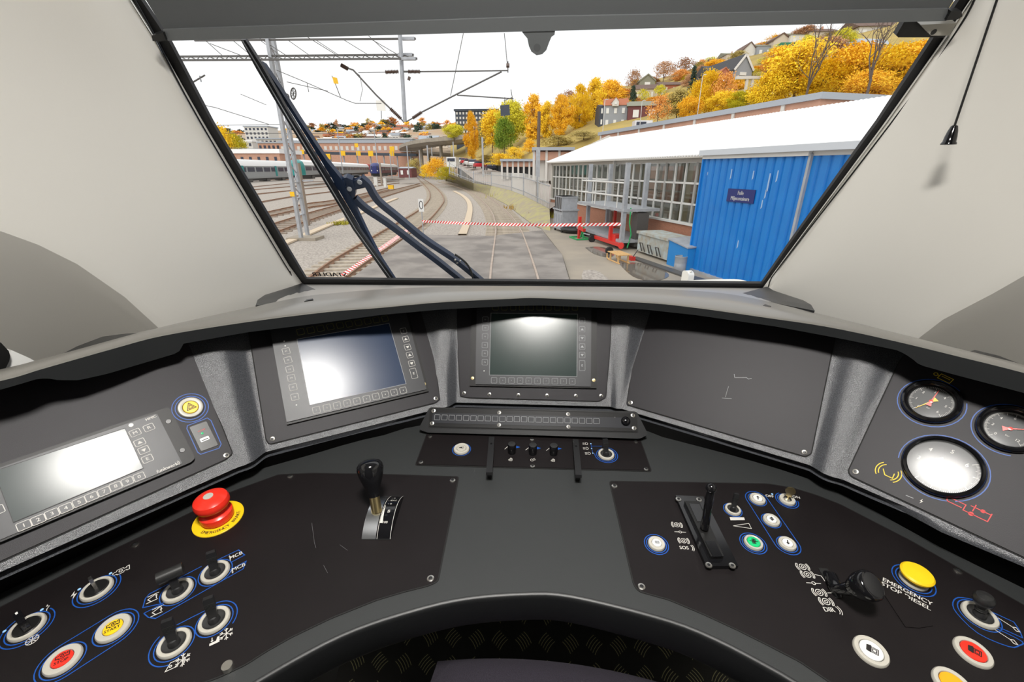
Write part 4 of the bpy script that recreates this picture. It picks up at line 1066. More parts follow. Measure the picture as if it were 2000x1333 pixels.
push(pi_, 1471, 1062, 'green push button with a black split symbol on the right plate', 'greencap', (1, .2), 'split', None, nb=2, icap=.68, r=.0150)
o = ctl(pi_, 1537, 978, (1, .3), 'key_switch', 'key switch with a brass key in it, between OFF and ON', 'switch'); ring(o, .0138, .5)
MB().lathe([(.0069, 0), (.0069, .0045), (.003, .0065), (.0001, .0065)], None, 24).build('cylinder', 'steel', o, True)
mb = MB(); mb.box((0, 0, .011), (.003, .002, .012)); kk = [V((.0085 * math.cos(t / 18 * math.tau), 0, .024 + .009 * math.sin(t / 18 * math.tau))) for t in range(18)]
mb.prism([p + V((0, -.001, 0)) for p in kk], (0, .002, 0)); mb.box((0, 0, .014), (.009, .0022, .006)); mb.build('key', 'brass', o)
blues(pi_, 1537, 978, DR, 2, .0138, 150, 400); pi_.text('OFF', 1503, 970, .0085, (1, .15), bold=.02); pi_.text('ON', 1555, 972, .0085, (1, .15), bold=.02); pi_.dot(1508, 966, .002)
for k, x, y in (('brake', 1567.5, 1108), ('brake', 1577, 1123), ('zero', 1589, 1140), ('brake', 1600, 1158), ('brake', 1613.5, 1176)): pi_.icon(k, x, y, .0098 if k == 'brake' else .011, DM, w=.0011)
pi_.line([(1591, 1123), (1604, 1126), (1611, 1136)], 'print', .001); pi_.line([(1617, 1146), (1625, 1159), (1616, 1159)], 'print', .001)
pi_.text('DIR', 1619, 1192, .0098, DM, bold=.02); pi_.icon('shoe', 1633, 1193, .009, DM, w=.001)
# large knobbed direct brake lever
o = ctl(pi_, 1640, 1160, None, 'brake_lever', 'fat black knob of the direct brake lever beside the DIR lettering', 'lever')
iv = o.matrix_world.inverted(); S = lambda x, y, h=0: iv @ DK.at(x, y, pi_.h + h)
MB().prism([S(*q, .0003) for q in ((1598, 1111), (1616, 1112), (1646, 1168), (1632, 1170))], (0, 0, .001)).build('slot', 'gap', o)
MB().prism([S(*q, .0003) for q in ((1728, 1165), (1765, 1160), (1822, 1224), (1795, 1228), (1768, 1226))], (0, 0, .0012)).build('slot_cover', 'plate', o)
MB().tube([S(1612, 1120, .002), S(1624, 1128, .010), S(1632, 1146, .012), S(1638, 1166, .002)], [.004, .009, .009, .005], 12).build('quadrant', 'gloss', o, True)
k0, k1, k2 = S(1640, 1152, .018), S(1665, 1150, .034), S(1705, 1143, .062)
MB().tube([S(1634, 1152, .012), k0, k1], [.006, .007, .0105], 14).build('stem', 'gloss', o, True)
ax = (k2 - k1).normalized(); M = ax.to_track_quat('Z', 'Y').to_matrix().to_4x4(); M.translation = k1; L = (k2 - k1).length
MB().lathe([(.0001, -.002), (.012, 0), (.0165, L * .25), (.0195, L * .5), (.0205, L * .75), (.0200, L * .92), (.0180, L), (.0165, L * 1.02), (.0001, L * 1.03)], M, 36).build('knob', 'gloss', o, True)
MB().lathe([(.0160, L * 1.03), (.0150, L * 1.045), (.0001, L * 1.05)], M, 36).build('cap', 'satin', o, True)
# yellow diesel stop, joystick, buttons at the lower right
o = ctl(pi_, 1784, 1134, DR, 'emergency_button', 'yellow mushroom button above the EMERGENCY STOP DIESEL lettering', 'button'); ring(o, .0185, .6)
MB().lathe([(.011, .004), (.011, .010), (.018, .0105), (.0212, .0125), (.0215, .0155), (.019, .018), (.0001, .0195)], None, 36).build('mushroom_cap', 'yellow', o, True)
blues(pi_, 1784, 1134, DR, 2, RR)
pi_.text('EMERGENCY', 1771, 1156, .0105, (255, 130), bold=.02); pi_.text('STOP DIESEL', 1768, 1164.5, .0105, (255, 135), bold=.02)
toggle(pi_, 1912.5, 1203, 'small black ball-topped joystick switch near the right edge', DR, (1928, 1158), 'ball', RL, .044)
blues(pi_, 1912.5, 1203, DR, 1, RL)
pi_.line([(1934, 1195), (1980, 1216), (1991, 1232), (1997, 1247), (1948, 1225)]); pi_.line([(1930, 1230), (1948, 1230), (1996, 1254), (1990, 1262), (1970, 1264), (1910, 1238), (1868, 1198), (1861, 1178), (1872, 1168), (1900, 1172)], sm=3)
pi_.icon('screwdriver', 1968, 1220, .012, DR); pi_.icon('screwdriver', 1963, 1244, .012, DR)
push(pi_, 1700, 1274, 'white push button with a black door symbol, low on the right plate', 'white', (26, 14), 'door', nb=0, icap=.66, r=RL, ig=1.3)
push(pi_, 1899, 1276, 'red push button with a black door symbol at the lower right', 'redcap', (26, 14), 'door', nb=0, icap=.66, r=RL, ig=1.3)
push(pi_, 1859, 1339, 'orange push button cut by the bottom picture edge', 'orangecap', (26, 14), None, nb=0, icap=.66, r=RL)
pi_.done()
# ================================================================== OUTSIDE
GZ = -.14
mat('gravel', (.46, .41, .36), .95, noise=(11, (.28, .25, .22), .12))
mat('asphalt', (.29, .262, .236), .9, noise=(.7, (.19, .17, .155), .10))
mat('concrete', (.38, .325, .255), .9, noise=(.5, (.27, .24, .20), .2))
mat('zinc', (.55, .58, .62), .5)
mat('orange', (.86, .33, .01), .4)
mat('tan', (.60, .49, .36), .9)
mat('water', (.16, .135, .11), .07)
mat('verge', (.40, .36, .16), .95, noise=(1.6, (.33, .28, .20), .12))
mat('rail', (.30, .15, .07), .5, noise=(3, (.20, .10, .055), .2))
mat('shinyrail', (.42, .34, .28), .4, noise=(3, (.34, .25, .19), .2))
mat('sleeper', (.50, .43, .34), .9, noise=(6, (.36, .31, .25), .2))
mat('oldsleeper', (.30, .24, .19), .9)
mat('galv', (.42, .44, .47), .5, .2, noise=(4, (.33, .34, .36), .2))
mat('darksteel', (.10, .095, .09), .5, .3)
mat('insul', (.11, .07, .055), .3)
mat('white_roof', (.86, .86, .86), .6)
mat('beigepaint', (.50, .47, .42), .7)
mat('frame', (.62, .61, .58), .6)
mat('interior', (.55, .51, .45), .9)
mat('tubelight', (1, 1, 1), .5, emit=((1, .97, .9), 18))  # glow of the fill strips added inside the workshop
mat('beam', (.45, .36, .22), .8)
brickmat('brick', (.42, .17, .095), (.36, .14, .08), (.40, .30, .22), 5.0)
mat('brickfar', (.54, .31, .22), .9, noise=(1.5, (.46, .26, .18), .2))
mat('shedblue', (.003, .20, .60), .35, noise=(1.2, (.003, .165, .52), .2))
mat('shedstain', (.30, .45, .68), .5)
mat('signblue', (.012, .02, .14), .4)
mat('boxblue', (.01, .22, .58), .45)
mat('fadedblue', (.42, .50, .52), .7, noise=(4, (.35, .30, .22), .2))
mat('roofgrey', (.36, .39, .43), .6)
mat('red', (.62, .03, .02), .4)
mat('green', (.02, .33, .10), .45)
mat('tyre', (.012, .012, .012), .8)
mat('wood', (.66, .40, .16), .6)
mat('jerry', (.82, .80, .74), .4)
mat('grass', (.20, .18, .04), .95, noise=(1.1, (.34, .24, .10), .2))
mat('hillgrass', (.46, .33, .09), .95, noise=(.25, (.33, .25, .08), .2))
mat('cityhill', (.40, .36, .30), .95, noise=(.03, (.40, .24, .12), .2))
mat('road', (.36, .31, .28), .9)
mat('trunk', (.13, .095, .075), .9)
mat('office', (.045, .055, .075), .6)
mat('pale', (.62, .60, .56), .7)
mat('silver', (.34, .36, .37), .4, .3)
mat('band', (.03, .035, .06), .25)
mat('teal', (.01, .26, .25), .35)
mat('maroon', (.15, .045, .045), .7)
mat('carred', (.55, .02, .03), .3)
mat('carwhite', (.75, .75, .76), .3)
mat('signyellow', (.85, .50, .01), .5)
glassmat('pane', (.62, .66, .66), 1.6)
stripemat('redwhite', (.62, .04, .03), (.85, .83, .80), 1.9, R(52))
stripemat('tape', (.70, .03, .03), (.88, .86, .84), 2.6, R(48))
def up(g, px, py):                 # height at which the vertical through g meets the pixel row
    r = ray(px, py); return CAM.z + r.z * math.hypot(g.x - CAM.x, g.y - CAM.y) / math.hypot(r.x, r.y)
def flat(name, pts, z, m, kind=None, th=.01):
    q = [gd(x, y, z) for x, y in pts]
    o = MB().prism([p - V((0, 0, th)) for p in q], (0, 0, th)).build(name, m)
    return o
# ---- ground
struct(MB().poly([(-900, -30, GZ - .02), (900, -30, GZ - .02), (900, 1500, GZ - .02), (-900, 1500, GZ - .02)]).build('ground', 'gravel'))
struct(flat('asphalt_apron', [(560, 575), (680, 548), (805, 455), (840, 459), (960, 461), (1058, 450), (1098, 498), (1115, 560), (1140, 640), (600, 680)], -.025, 'asphalt'))
struct(flat('concrete_yard', [(1052, 440), (1090, 444), (1180, 452), (1345, 500), (1600, 580), (1500, 680), (1150, 640), (1118, 560), (1098, 498)], GZ + .012, 'concrete'))
for pts, lab in (([(1143, 484), (1166, 482), (1192, 487), (1200, 497), (1188, 503), (1160, 496)], 'dark rain puddle behind the wooden sledge'), ([(1208, 514), (1250, 514), (1292, 526), (1306, 540), (1276, 549), (1236, 540)], 'shallow rain puddle in front of the wooden sledge')):
    q = smooth([gd(*p, GZ + .02) for p in pts + pts[:1]], 4)[:-1]
    tag(MB().prism(q, (0, 0, .004)).build('puddle', 'water'), lab, 'puddle')
tag(MB().prism([gd(*p, GZ + .02) for p in smooth([V(p) for p in ((1140, 528), (1165, 529), (1184, 542), (1188, 552), (1150, 552), (1136, 543), (1140, 528))], 3)[:-1]], (0, 0, .006)).build('broken_patch', 'gravel'), 'round patch of loose stones in the wet concrete', 'ground patch')
# ---- tracks
def track(label, L, Rr, sl, smat, near=0, spacing=.65, slen=2.5, rm='rail'):
    o = thing('railway_track', label, 'railway track', gd(*L[0]))
    off = o.location
    PL = [gd(*p) - off for p in L]; PR = [gd(*p) - off for p in Rr]
    PL, PR = smooth(PL, 5), smooth(PR, 5)
    for P in (PL, PR):
        rows = [[], [], [], [], [], [], [], []]
        for i, p in enumerate(P):
            t = (P[min(i + 1, len(P) - 1)] - P[max(i - 1, 0)]); nn = V((-t.y, t.x, 0)).normalized()
            for k, (a, z) in enumerate(((.035, 0), (.035, -.04), (.012, -.05), (.07, -.14), (-.07, -.14), (-.012, -.05), (-.035, -.04), (-.035, 0))): rows[k].append(p + nn * a + V((0, 0, z)))
        MB().grid(rows + [rows[0]]).build('rail', rm, o)
    if sl:
        n = 200; A = resample(PL, n); B = resample(PR, n)
        tot = sum(((A[i + 1] + B[i + 1]) / 2 - (A[i] + B[i]) / 2).length for i in range(n)); acc = 0; nxt = 0; cnt = 0
        me = MB().box((0, 0, 0), (slen, .24, .12)).mesh('sleeper', smat); far = MB()
        for i in range(n):
            ca_, cb_ = (A[i] + B[i]) / 2, (A[i + 1] + B[i + 1]) / 2; seg = (cb_ - ca_).length
            while acc + seg > nxt:
                c = lerp(ca_, cb_, (nxt - acc) / seg); d = (cb_ - ca_).normalized()
                if cnt < near:
                    s = bpy.data.objects.new('sleeper', me); COL.objects.link(s); s.parent = o
                    s.location = c + V((0, 0, -.158)); s.rotation_euler.z = math.atan2(d.y, d.x) - math.pi / 2
                elif cnt < near + 160:
                    far.box(c + V((0, 0, -.158)), (slen, .24, .12), Matrix.Rotation(math.atan2(d.y, d.x) - math.pi / 2, 3, 'Z'))
                nxt += spacing; cnt += 1
            acc += seg
        if far.v: far.build('distant_sleepers', smat, o)['kind'] = 'stuff'
    return o
track('curved track straight ahead, leading left past the workshop', [(957, 640), (957, 548), (962, 500), (967, 462), (968, 440), (961, 415), (945, 395), (920, 376), (890, 364), (860, 356)],
      [(1062, 600), (1052, 548), (1042, 515), (1029, 478), (1015, 445), (995, 418), (965, 392), (930, 371), (895, 360), (862, 353)], True, 'sleeper', 40, rm='shinyrail')
track('track curving through the striped crossing left of centre', [(575, 565), (640, 513), (712, 471), (748, 450), (784, 430), (820, 408), (836, 392), (840, 381), (836, 369), (824, 356), (813, 345)],
      [(650, 565), (684, 533), (735, 497), (793, 460), (827, 437), (847, 419), (863, 399), (867, 390), (863, 379), (852, 367), (834, 354), (818, 343.5)], True, 'sleeper', 45)
track('nearest rusty siding of the left yard, behind the mast foot', [(470, 480), (542, 451), (607, 428), (671, 407), (745, 385), (820, 362)], [(470, 457), (532, 436.5), (606, 414), (671, 396.5), (745, 376), (820, 358)], True, 'oldsleeper', 20, 1.0)
track('second rusty siding from the mast in the left yard', [(480, 432), (523, 421.5), (604, 404), (665, 394), (760, 370)], [(480, 423), (518, 414), (602, 396.6), (665, 387.6), (760, 366)], True, 'oldsleeper', 10, 1.2)
track('third rusty siding from the mast in the left yard', [(470, 401), (504, 394.5), (572, 383), (640, 374.5), (780, 357)], [(470, 384), (496.5, 379), (567, 371.6), (640, 364), (780, 353)], False, None)
track('farthest siding of the left yard, before the parked trains', [(470, 374), (495, 370), (567, 364), (640, 358.5), (790, 349)], [(470, 368), (490, 365), (567, 357.5), (640, 353.5), (790, 347)], False, None)
# striped kerb of the crossing
ks = gd(672, 541, GZ); ke = gd(801, 447.5, GZ); d = (ke - ks).normalized(); nn = V((-d.y, d.x, 0))
o = thing('striped_kerb', 'red and white striped kerb edging the asphalt beside the second track', 'kerb', Matrix((d, nn, V((0, 0, 1)))).transposed().to_4x4())
o.location = ks
MB().box(((ke - ks).length / 2, 0, .03), ((ke - ks).length, .30, .06)).build('kerb', 'redwhite', o)
def strip(name, label, cat, pts, w, m, z=GZ, h=.08):
    P = smooth([gd(*p, z) for p in pts], 4); off = P[0]; rows = [[], [], [], []]
    for i, p in enumerate(P):
        t = (P[min(i + 1, len(P) - 1)] - P[max(i - 1, 0)]); nn = V((-t.y, t.x, 0)).normalized() * w / 2
        for k, (s, zz) in enumerate(((1, 0), (1, h), (-1, h), (-1, 0))): rows[k].append(p - off + nn * s + V((0, 0, zz)))
    o = MB().grid(rows + [rows[0]]).build(name, m); o.location = off
    return tag(o, label, cat)
strip('cable_trough', 'tan concrete cable trough curving between the two centre tracks', 'cable trough', [(903, 460), (913, 434), (918, 408), (914, 393), (902, 382), (887, 374)], .45, 'tan')
strip('cable_trough', 'tan concrete cable trough passing behind the mast foot', 'cable trough', [(500, 502), (556, 477), (600, 459), (640, 442), (689, 423), (745, 400), (775, 388)], .45, 'tan')
# ---- boards, tape
def pole_to(name, label, cat, base, toppy, r, m='galv', z=GZ):
    g = gd(*base, z); zt = up(g, base[0], toppy)
    o = thing(name, label, cat, g); MB().tube([(0, 0, 0), (0, 0, zt - g.z)], r, 10).build('pole', m, o, True)
    return o, g, zt
o, gpost, zt = pole_to('track_sign', 'small white trackside sign with a black oval on a thin pole', 'sign', (827, 458), 389, .03)
MB().box((0, -.04, zt - gpost.z - .32), (.28, .02, .66)).build('board', 'white', o)
mb = MB(); e = [(.09 * math.cos(t / 24 * math.tau), .20 * math.sin(t / 24 * math.tau) + .0) for t in range(24)]
rb_ = MB().ribbon(e, .035, 0, True); MB().add([V((p.x, -.052, p.y + zt - gpost.z - .30)) for p in rb_.v], rb_.f).build('symbol', 'ink', o)
tz = up(gpost, 827, 432)
tg = gd(1211, 468, GZ + .45); tz2 = up(tg, 1216, 438); a, b = V((gpost.x, gpost.y - .05, tz)), V((tg.x, tg.y, tz2))
d = (b - a).normalized(); zz = V((0, 0, 1)); yy = (zz - d * zz.dot(d)).normalized(); xx = d.cross(yy)
M = Matrix((d, yy, xx)).transposed().to_4x4(); M.translation = a; Lt = (b - a).length
o = thing('barrier_tape', 'red and white striped barrier tape stretched across the tracks', 'tape', M)
rows = [[], []]
for i in range(61):
    t = i / 60; tw = .25 * math.sin(t * 23); sg = -.10 * 4 * t * (1 - t)
    for k, s in ((0, -1), (1, 1)): rows[k].append((t * Lt, sg + s * .065 * math.cos(tw), s * .065 * math.sin(tw)))
MB().grid(rows).build('tape', 'tape', o).modifiers.new('t', 'SOLIDIFY').thickness = .002
o, g, zt = pole_to('marker_post', 'thin grey marker post standing beside the left cable trough', 'post', (675, 433), 404, .04)
# ---- workshop on the right
B0 = gd(1074, 421, GZ); BX = (gd(1300, 489, GZ) - B0).normalized()
BW = Pl(B0, BX, (0, 0, 1)); BM = Matrix((BX, V((0, 0, 1)).cross(BX), V((0, 0, 1)))).transposed().to_4x4(); BM.translation = B0
ZS = (BW.uv(1122, 397).y + BW.uv(1300, 432).y) / 2; ZW = BW.uv(1200, 320).y; ZE = BW.uv(1075, 318).y; LB = 30.0
wk = thing('workshop', 'low brick workshop with long window wall and white corrugated roof', 'building', BM)
MB().box((LB / 2, .12, ZS / 2), (LB, .24, ZS)).build('brick_plinth', 'brick', wk)
MB().box((LB / 2, .08, ZS + .03), (LB, .34, .08)).build('window_sill', 'frame', wk)
MB().box((LB / 2, .1, (ZW + ZE) / 2 + .06), (LB, .2, ZE - ZW + .12)).build('fascia', 'beigepaint', wk)
MB().box((LB / 2, -.28, ZE - .0), (LB + .4, .12, .10)).build('gutter', 'beigepaint', wk)
p0, p1 = BW.uv(1312, 330).x, BW.uv(1353, 330).x; cw = abs(p1 - p0) / 2; nwin = int(LB / (cw * 3))
for i in range(nwin):
    x0 = .12 + i * cw * 3; mb = MB(); hh = (ZW - ZS) / 3
    if x0 > 21: break
    for k in range(4): mb.box((x0 + k * cw, .1, (ZS + ZW) / 2), (.075 if k % 3 else .11, .08, ZW - ZS))
    for k in range(4): mb.box((x0 + cw * 1.5, .1, ZS + k * hh), (cw * 3, .08, .075))
    w = mb.build('window', 'frame', wk)
    MB().box((x0 + cw * 1.5, .12, (ZS + ZW) / 2), (cw * 3, .008, ZW - ZS)).build('pane', 'pane', w)
# inside and back of the hall
DB_ = 8.0
MB().box((LB / 2, DB_ / 2, .01), (LB, DB_, .02)).build('hall_floor', 'interior', wk)
mb = MB(); mb.box((LB / 2, DB_, ZS * .4), (LB, .2, ZS * .8)); mb.box((LB / 2, DB_, ZE), (LB, .2, .5))
for i in range(18): mb.box((.3 + i * 1.7, DB_, ZE / 2), (.14, .12, ZE))
for z in (ZS * 1.5, ZS * 2.1): mb.box((LB / 2, DB_, z), (LB, .1, .10))
mb.build('rear_wall', 'interior', wk)
for i in range(7): MB().box((1.4 + i * 3.6, .75, ZE / 2), (.26, .3, ZE)).build('hall_column', 'beam', wk)
for i in range(6): MB().box((2.5 + i * 4.2, 3.0, ZE - .1), (3.0, .16, .06)).build('strip_light', 'tubelight', wk)  # added glowing strips that brighten the hall behind the panes
MB().prism([(0, 0, 0), (0, DB_, 0), (0, DB_, ZE), (0, DB_ / 2 + .4, ZE + 1.9), (0, 0, ZE)], (.2, 0, 0)).build('gable_wall', 'beigepaint', wk)
# corrugated roof
RY, RZ = 4.4, ZE + 1.75
rows = [[], [], [], []]; nx = int(LB / .18) * 6
for i in range(nx + 1):
    x = -.25 + (LB + .3) * i / nx; z = .032 * math.sin(i / 6 * math.tau)
    for k, (y, zz) in enumerate(((-.35, ZE + .04), (RY, RZ), (RY + .1, RZ), (8.9, ZE + .1))): rows[k].append((x, y, zz + (z if k < 2 else z * .5)))
rf = MB().grid(rows).build('roof', 'white_roof', wk, True)
rf.modifiers.new('t', 'SOLIDIFY').thickness = .03
dp = BW.uv(1201, 330).x
MB().box((dp, -.06, ZE / 2), (.14, .12, ZE)).build('downpipe', 'pale', wk)
# ---- blue shed
S0 = gd(1343, 527, GZ); BS = Pl(S0, BX, (0, 0, 1)); SM = BM.copy(); SM.translation = S0
HS = BS.uv(1379, 295).y; HF = BS.uv(1379, 311).y; XP = BS.uv(1584, 300).x; LS = XP + 6
pit = (BS.uv(1458, 330).x - BS.uv(1379, 330).x) / 6
sh = thing('shed', 'bright blue corrugated shed with pale fascia at the right', 'shed', SM)
def corr(x0, x1, y, z0, z1):
    rows = [[], []]; x = x0
    while x < x1:
        for a, dpt in ((0, 0), (.58, 0), (.70, .055), (.88, .055), (1.0, 0)):
            xx = min(x + a * pit, x1)
            for k, z in ((0, z0), (1, z1)): rows[k].append((xx, y + dpt, z))
        x += pit
    return MB().grid(rows)
corr(0, XP, 0, .08, HF).build('cladding', 'shedblue', sh)
corr(XP + .0, LS, .06, .08, HF).build('cladding', 'shedblue', sh)
MB().box((XP, .03, HS / 2 - .1), (.07, .10, HS - .2)).build('corner_post', 'galv', sh)
MB().box((.0, .55, HF / 2), (.06, 1.2, HF)).build('end_wall', 'shedblue', sh)
MB().box((XP / 2, -.02, (HF + HS) / 2 - .07), (XP, .1, HS - HF - .14)).box((XP + (LS - XP) / 2, .10, (HF + HS) / 2 - .07), (LS - XP, .1, HS - HF - .14)).build('fascia', 'frame', sh)
MB().box((LS / 2, .5, HS - .06), (LS + .2, 1.3, .16)).build('roof_edge', 'zinc', sh)
MB().box((LS / 2, .04, .03), (LS, .22, .12)).build('base_rail', 'galv', sh)
st_ = MB()
for x, y, w, l in ((1428, 341, .05, .30), (1471, 343, .05, .25), (1501, 358, .06, .5), (1518, 345, .05, .3), (1495, 380, .05, .25), (1488, 400, .05, .25), (1441, 478, .05, .25), (1382, 340, .04, .12)):
    p = BS.uv(x, y); st_.poly([(p.x - w / 2, -.004, p.y - l / 2), (p.x + w / 2, -.004, p.y - l / 2 + .05), (p.x + w * .4, -.004, p.y + l / 2), (p.x - w * .4, -.004, p.y + l / 2)])
st_.build('paint_scuffs', 'shedstain', sh)['kind'] = 'stuff'
q = [BS.uv(*p) for p in ((1424, 368), (1477, 372), (1472, 398), (1421, 393))]; cx = sum(p.x for p in q) / 4; cz = sum(p.y for p in q) / 4; sw, shh = q[1].x - q[0].x, (q[0].y - q[3].y)
sg = thing('wall_sign', 'dark blue sign with white lettering on the blue shed', 'sign', SM @ Matrix.Translation((cx, -.02, cz)))
MB().box((0, 0, 0), (sw, .02, shh)).build('board', 'signblue', sg)
tm = MB(); text(tm, 'Fulle', (0, shh * .2), shh * .42, 0, 0, .85, .012); text(tm, 'Miljøcontainere', (0, -shh * .22), shh * .42, 0, 0, .78, .012)
MB().add([V((p.x, -.0115, p.y)) for p in tm.v], tm.f).build('lettering', 'white', sg)
# ---- things standing in front of the workshop
def LF(px, py, h=0.0, name=None): return gd(px, py, GZ + h)
def bldthing(name, label, cat, px, py):
    M = BM.copy(); M.translation = gd(px, py, GZ); o = thing(name, label, cat, M); return o, M.inverted()
# steel platform with guard rails
o, iv = bldthing('steel_platform', 'grey steel work platform with four columns and white guard rails', 'platform', 1214, 468)
g4 = {'c': gd(1214, 468, GZ + .45), 'd': gd(1251, 464, GZ + .45), 'a': gd(1147, 442, GZ + .45)}
vb_ = g4['a'] - g4['c']; g4['b'] = g4['d'] + vb_ * .9
cols = {}
zt = up(g4['c'], 1224, 318) + .0
for k, g in g4.items():
    b = iv @ g; cols[k] = b
    MB().box((b.x, b.y, (zt - GZ + .4) / 2), (.17, .17, zt - GZ - .4)).build('column', 'galv', o)
zd = up(g4['c'], 1217, 411) - GZ
x0, x1 = min(c.x for c in cols.values()), max(c.x for c in cols.values()); y0, y1 = min(c.y for c in cols.values()), max(c.y for c in cols.values())
MB().box(((x0 + x1) / 2, (y0 + y1) / 2, zd), (x1 - x0 + .3, y1 - y0 + .2, .12)).build('deck', 'galv', o)
for nm, zr in (('guard_rail', .55), ('guard_rail', 1.1)):
    mb = MB(); mb.tube([(x0, y0, zd + zr), (x1, y0, zd + zr)], .035, 8); mb.tube([(x0, y0, zd + zr), (x0, y1, zd + zr)], .035, 8); mb.build(nm, 'frame', o, True)
for t in (.12, .3, .36, .6, .85): MB().tube([(lerp(x0, x1, t), y0, zd), (lerp(x0, x1, t), y0, zd + 1.1)], .028, 8).build('baluster', 'frame', o, True)
MB().box(((x0 + x1) / 2, (y0 + y1) / 2, .38), (x1 - x0 + .4, y1 - y0 + .2, .12)).build('base_frame', 'galv', o)
for x in (x0 + .5, x1 - .5):
    for y in (y0 + .1, y1 - .1): MB().tube([(x, y - .07, .17), (x, y + .07, .17)], .17, 14).build('wheel', 'tyre', o, True)
MB().box((x1 - .1, (y0 + y1) / 2 + .1, zd * .5), (.5, .55, zd * .85)).build('switch_cabinet', 'darksteel', o)
MB().tube([(x1 + .1, y0 + .25, zd + .1), (x1 + .2, y0 + .2, zd * .7), (x1 + .16, y0 + .35, zd * .4), (x1 + .2, y0 + .2, .1)], .03, 8).build('green_hose', 'green', o, True, label='green hose hanging in loops')
# red jacking trolley
o, iv = bldthing('jack_trolley', 'red lifting trolley with black wheels in front of the platform', 'trolley', 1190, 476)
P = lambda x, y, h=0: iv @ gd(x, y, GZ + h)
a, b = P(1162, 463, .25), P(1214, 480, .25)
MB().bar(a, b, .14).build('beam', 'red', o); p = P(1191, 474, .2)
MB().bar(p, p + V((0, 0, .85)), .14).build('upright', 'red', o); MB().box(p + V((.2, .2, .25)), (.5, .35, .3)).build('jack_head', 'red', o)
for x, y in ((1156, 467), (1190, 490)):
    c = P(x, y, .16); MB().tube([c + V((-.06, 0, 0)), c + V((.06, 0, 0))], .16, 16).build('wheel', 'tyre', o, True)
MB().bar(P(1152, 459, .3), P(1140, 456, .35), .05).build('draw_bar', 'galv', o)
MB().tube([b, b + V((.03, -.06, 0))], .14, 14).build('end_plate', 'red', o, True)
for px, py, hgt, lab in ((1276, 475, 1.3, 'red bent jack post against the brick wall behind the faded skip'), (1198, 462, 1.45, 'dark red jack post in the shade below the platform')):
    o, iv = bldthing('jack_post', lab, 'jack', px, py)
    MB().box((0, 0, hgt / 2 + .1), (.12, .12, hgt)).build('post', 'red', o); MB().bar((0, 0, .35), (-.9, 0, .3), .16).build('foot_arm', 'red', o); MB().box((0, 0, .05), (.4, .4, .1)).build('base', 'darksteel', o)
o, iv = bldthing('floor_jack', 'small red and green floor jack beside the barrier tape', 'jack', 1132, 467)
MB().box((-.1, 0, .55), (.13, .13, 1.1)).build('post', 'red', o); MB().bar((-.1, 0, .55), (.55, 0, .50), .14).build('arm', 'red', o)
for p, q in (((-.5, -.35, .05), (.5, -.35, .05)), ((-.5, .35, .05), (.5, .35, .05)), ((.5, -.35, .05), (.5, .35, .05)), ((-.5, -.35, .05), (-.5, .35, .05)), ((.45, 0, .05), (.45, 0, .65)), ((.45, 0, .6), (.1, 0, .1))): MB().bar(p, q, .06).build('green_bar', 'green', o, label='green frame bar')
# grey bins
def bin_(px, py, w, dpt, h, lab):
    o, iv = bldthing('waste_bin', lab, 'bin', px, py)
    MB().prism([(-w / 2 * .9, -dpt / 2 * .9, .15), (w / 2 * .9, -dpt / 2 * .9, .15), (w / 2 * .9, dpt / 2 * .9, .15), (-w / 2 * .9, dpt / 2 * .9, .15)], (0, 0, h - .2)).build('body', 'galv', o)
    MB().box((0, 0, h - .02), (w, dpt, .08)).build('rim', 'galv', o)
    for sx in (-1, 1):
        for sy in (-1, 1): MB().tube([(sx * w * .36, sy * dpt * .38 - .04, .08), (sx * w * .36, sy * dpt * .38 + .04, .08)], .08, 12).build('castor', 'tyre', o, True)
    for k in range(4): MB().box(((-.36 + k * .24) * w, -dpt / 2 * .93, h * .5), (.05, .05, h * .55)).build('rib', 'galv', o)
    return o
bin_(1103, 452, 1.6, 1.0, 1.25, 'wide grey wheeled bin standing by the brick wall under the windows')
o, iv = bldthing('metal_crate', 'tall grey metal crate standing on the wide wheeled bin', 'crate', 1103, 452)
zb_ = up(gd(1103, 452, GZ), 1103, 413) - GZ; o.location.z += zb_; hc = up(gd(1103, 452, GZ), 1103, 383) - GZ - zb_
MB().box((0, 0, hc / 2), (1.2, .9, hc)).build('body', 'galv', o)
for k in range(4): MB().box((-.45 + k * .3, -.47, hc / 2), (.06, .05, hc * .9)).build('rib', 'darksteel', o)
MB().box((0, 0, hc - .03), (1.26, .96, .06)).build('rim', 'galv', o)
o, iv = bldthing('tarpaulin', 'dark tarpaulin heap in front of the grey bin', 'tarpaulin', 1118, 455)
MB().ball((0, .1, .22), .8, 16, .3).build('tarpaulin', 'satin', o, True)
# wooden sledge
o, iv = bldthing('wooden_sledge', 'small wooden sledge standing in the puddle', 'sledge', 1208, 512)
for k in range(5): MB().box((0, -.22 + k * .11, .34), (.95, .085, .03)).build('slat', 'wood', o)
for s in (-1, 1):
    MB().tube([(-.62, s * .2, .24), (-.60, s * .2, .08), (-.45, s * .2, .03), (.48, s * .2, .03)], .028, 8).build('runner', 'wood', o, True)
    for x in (-.3, .35): MB().box((x, s * .2, .18), (.05, .05, .30)).build('leg', 'wood', o)
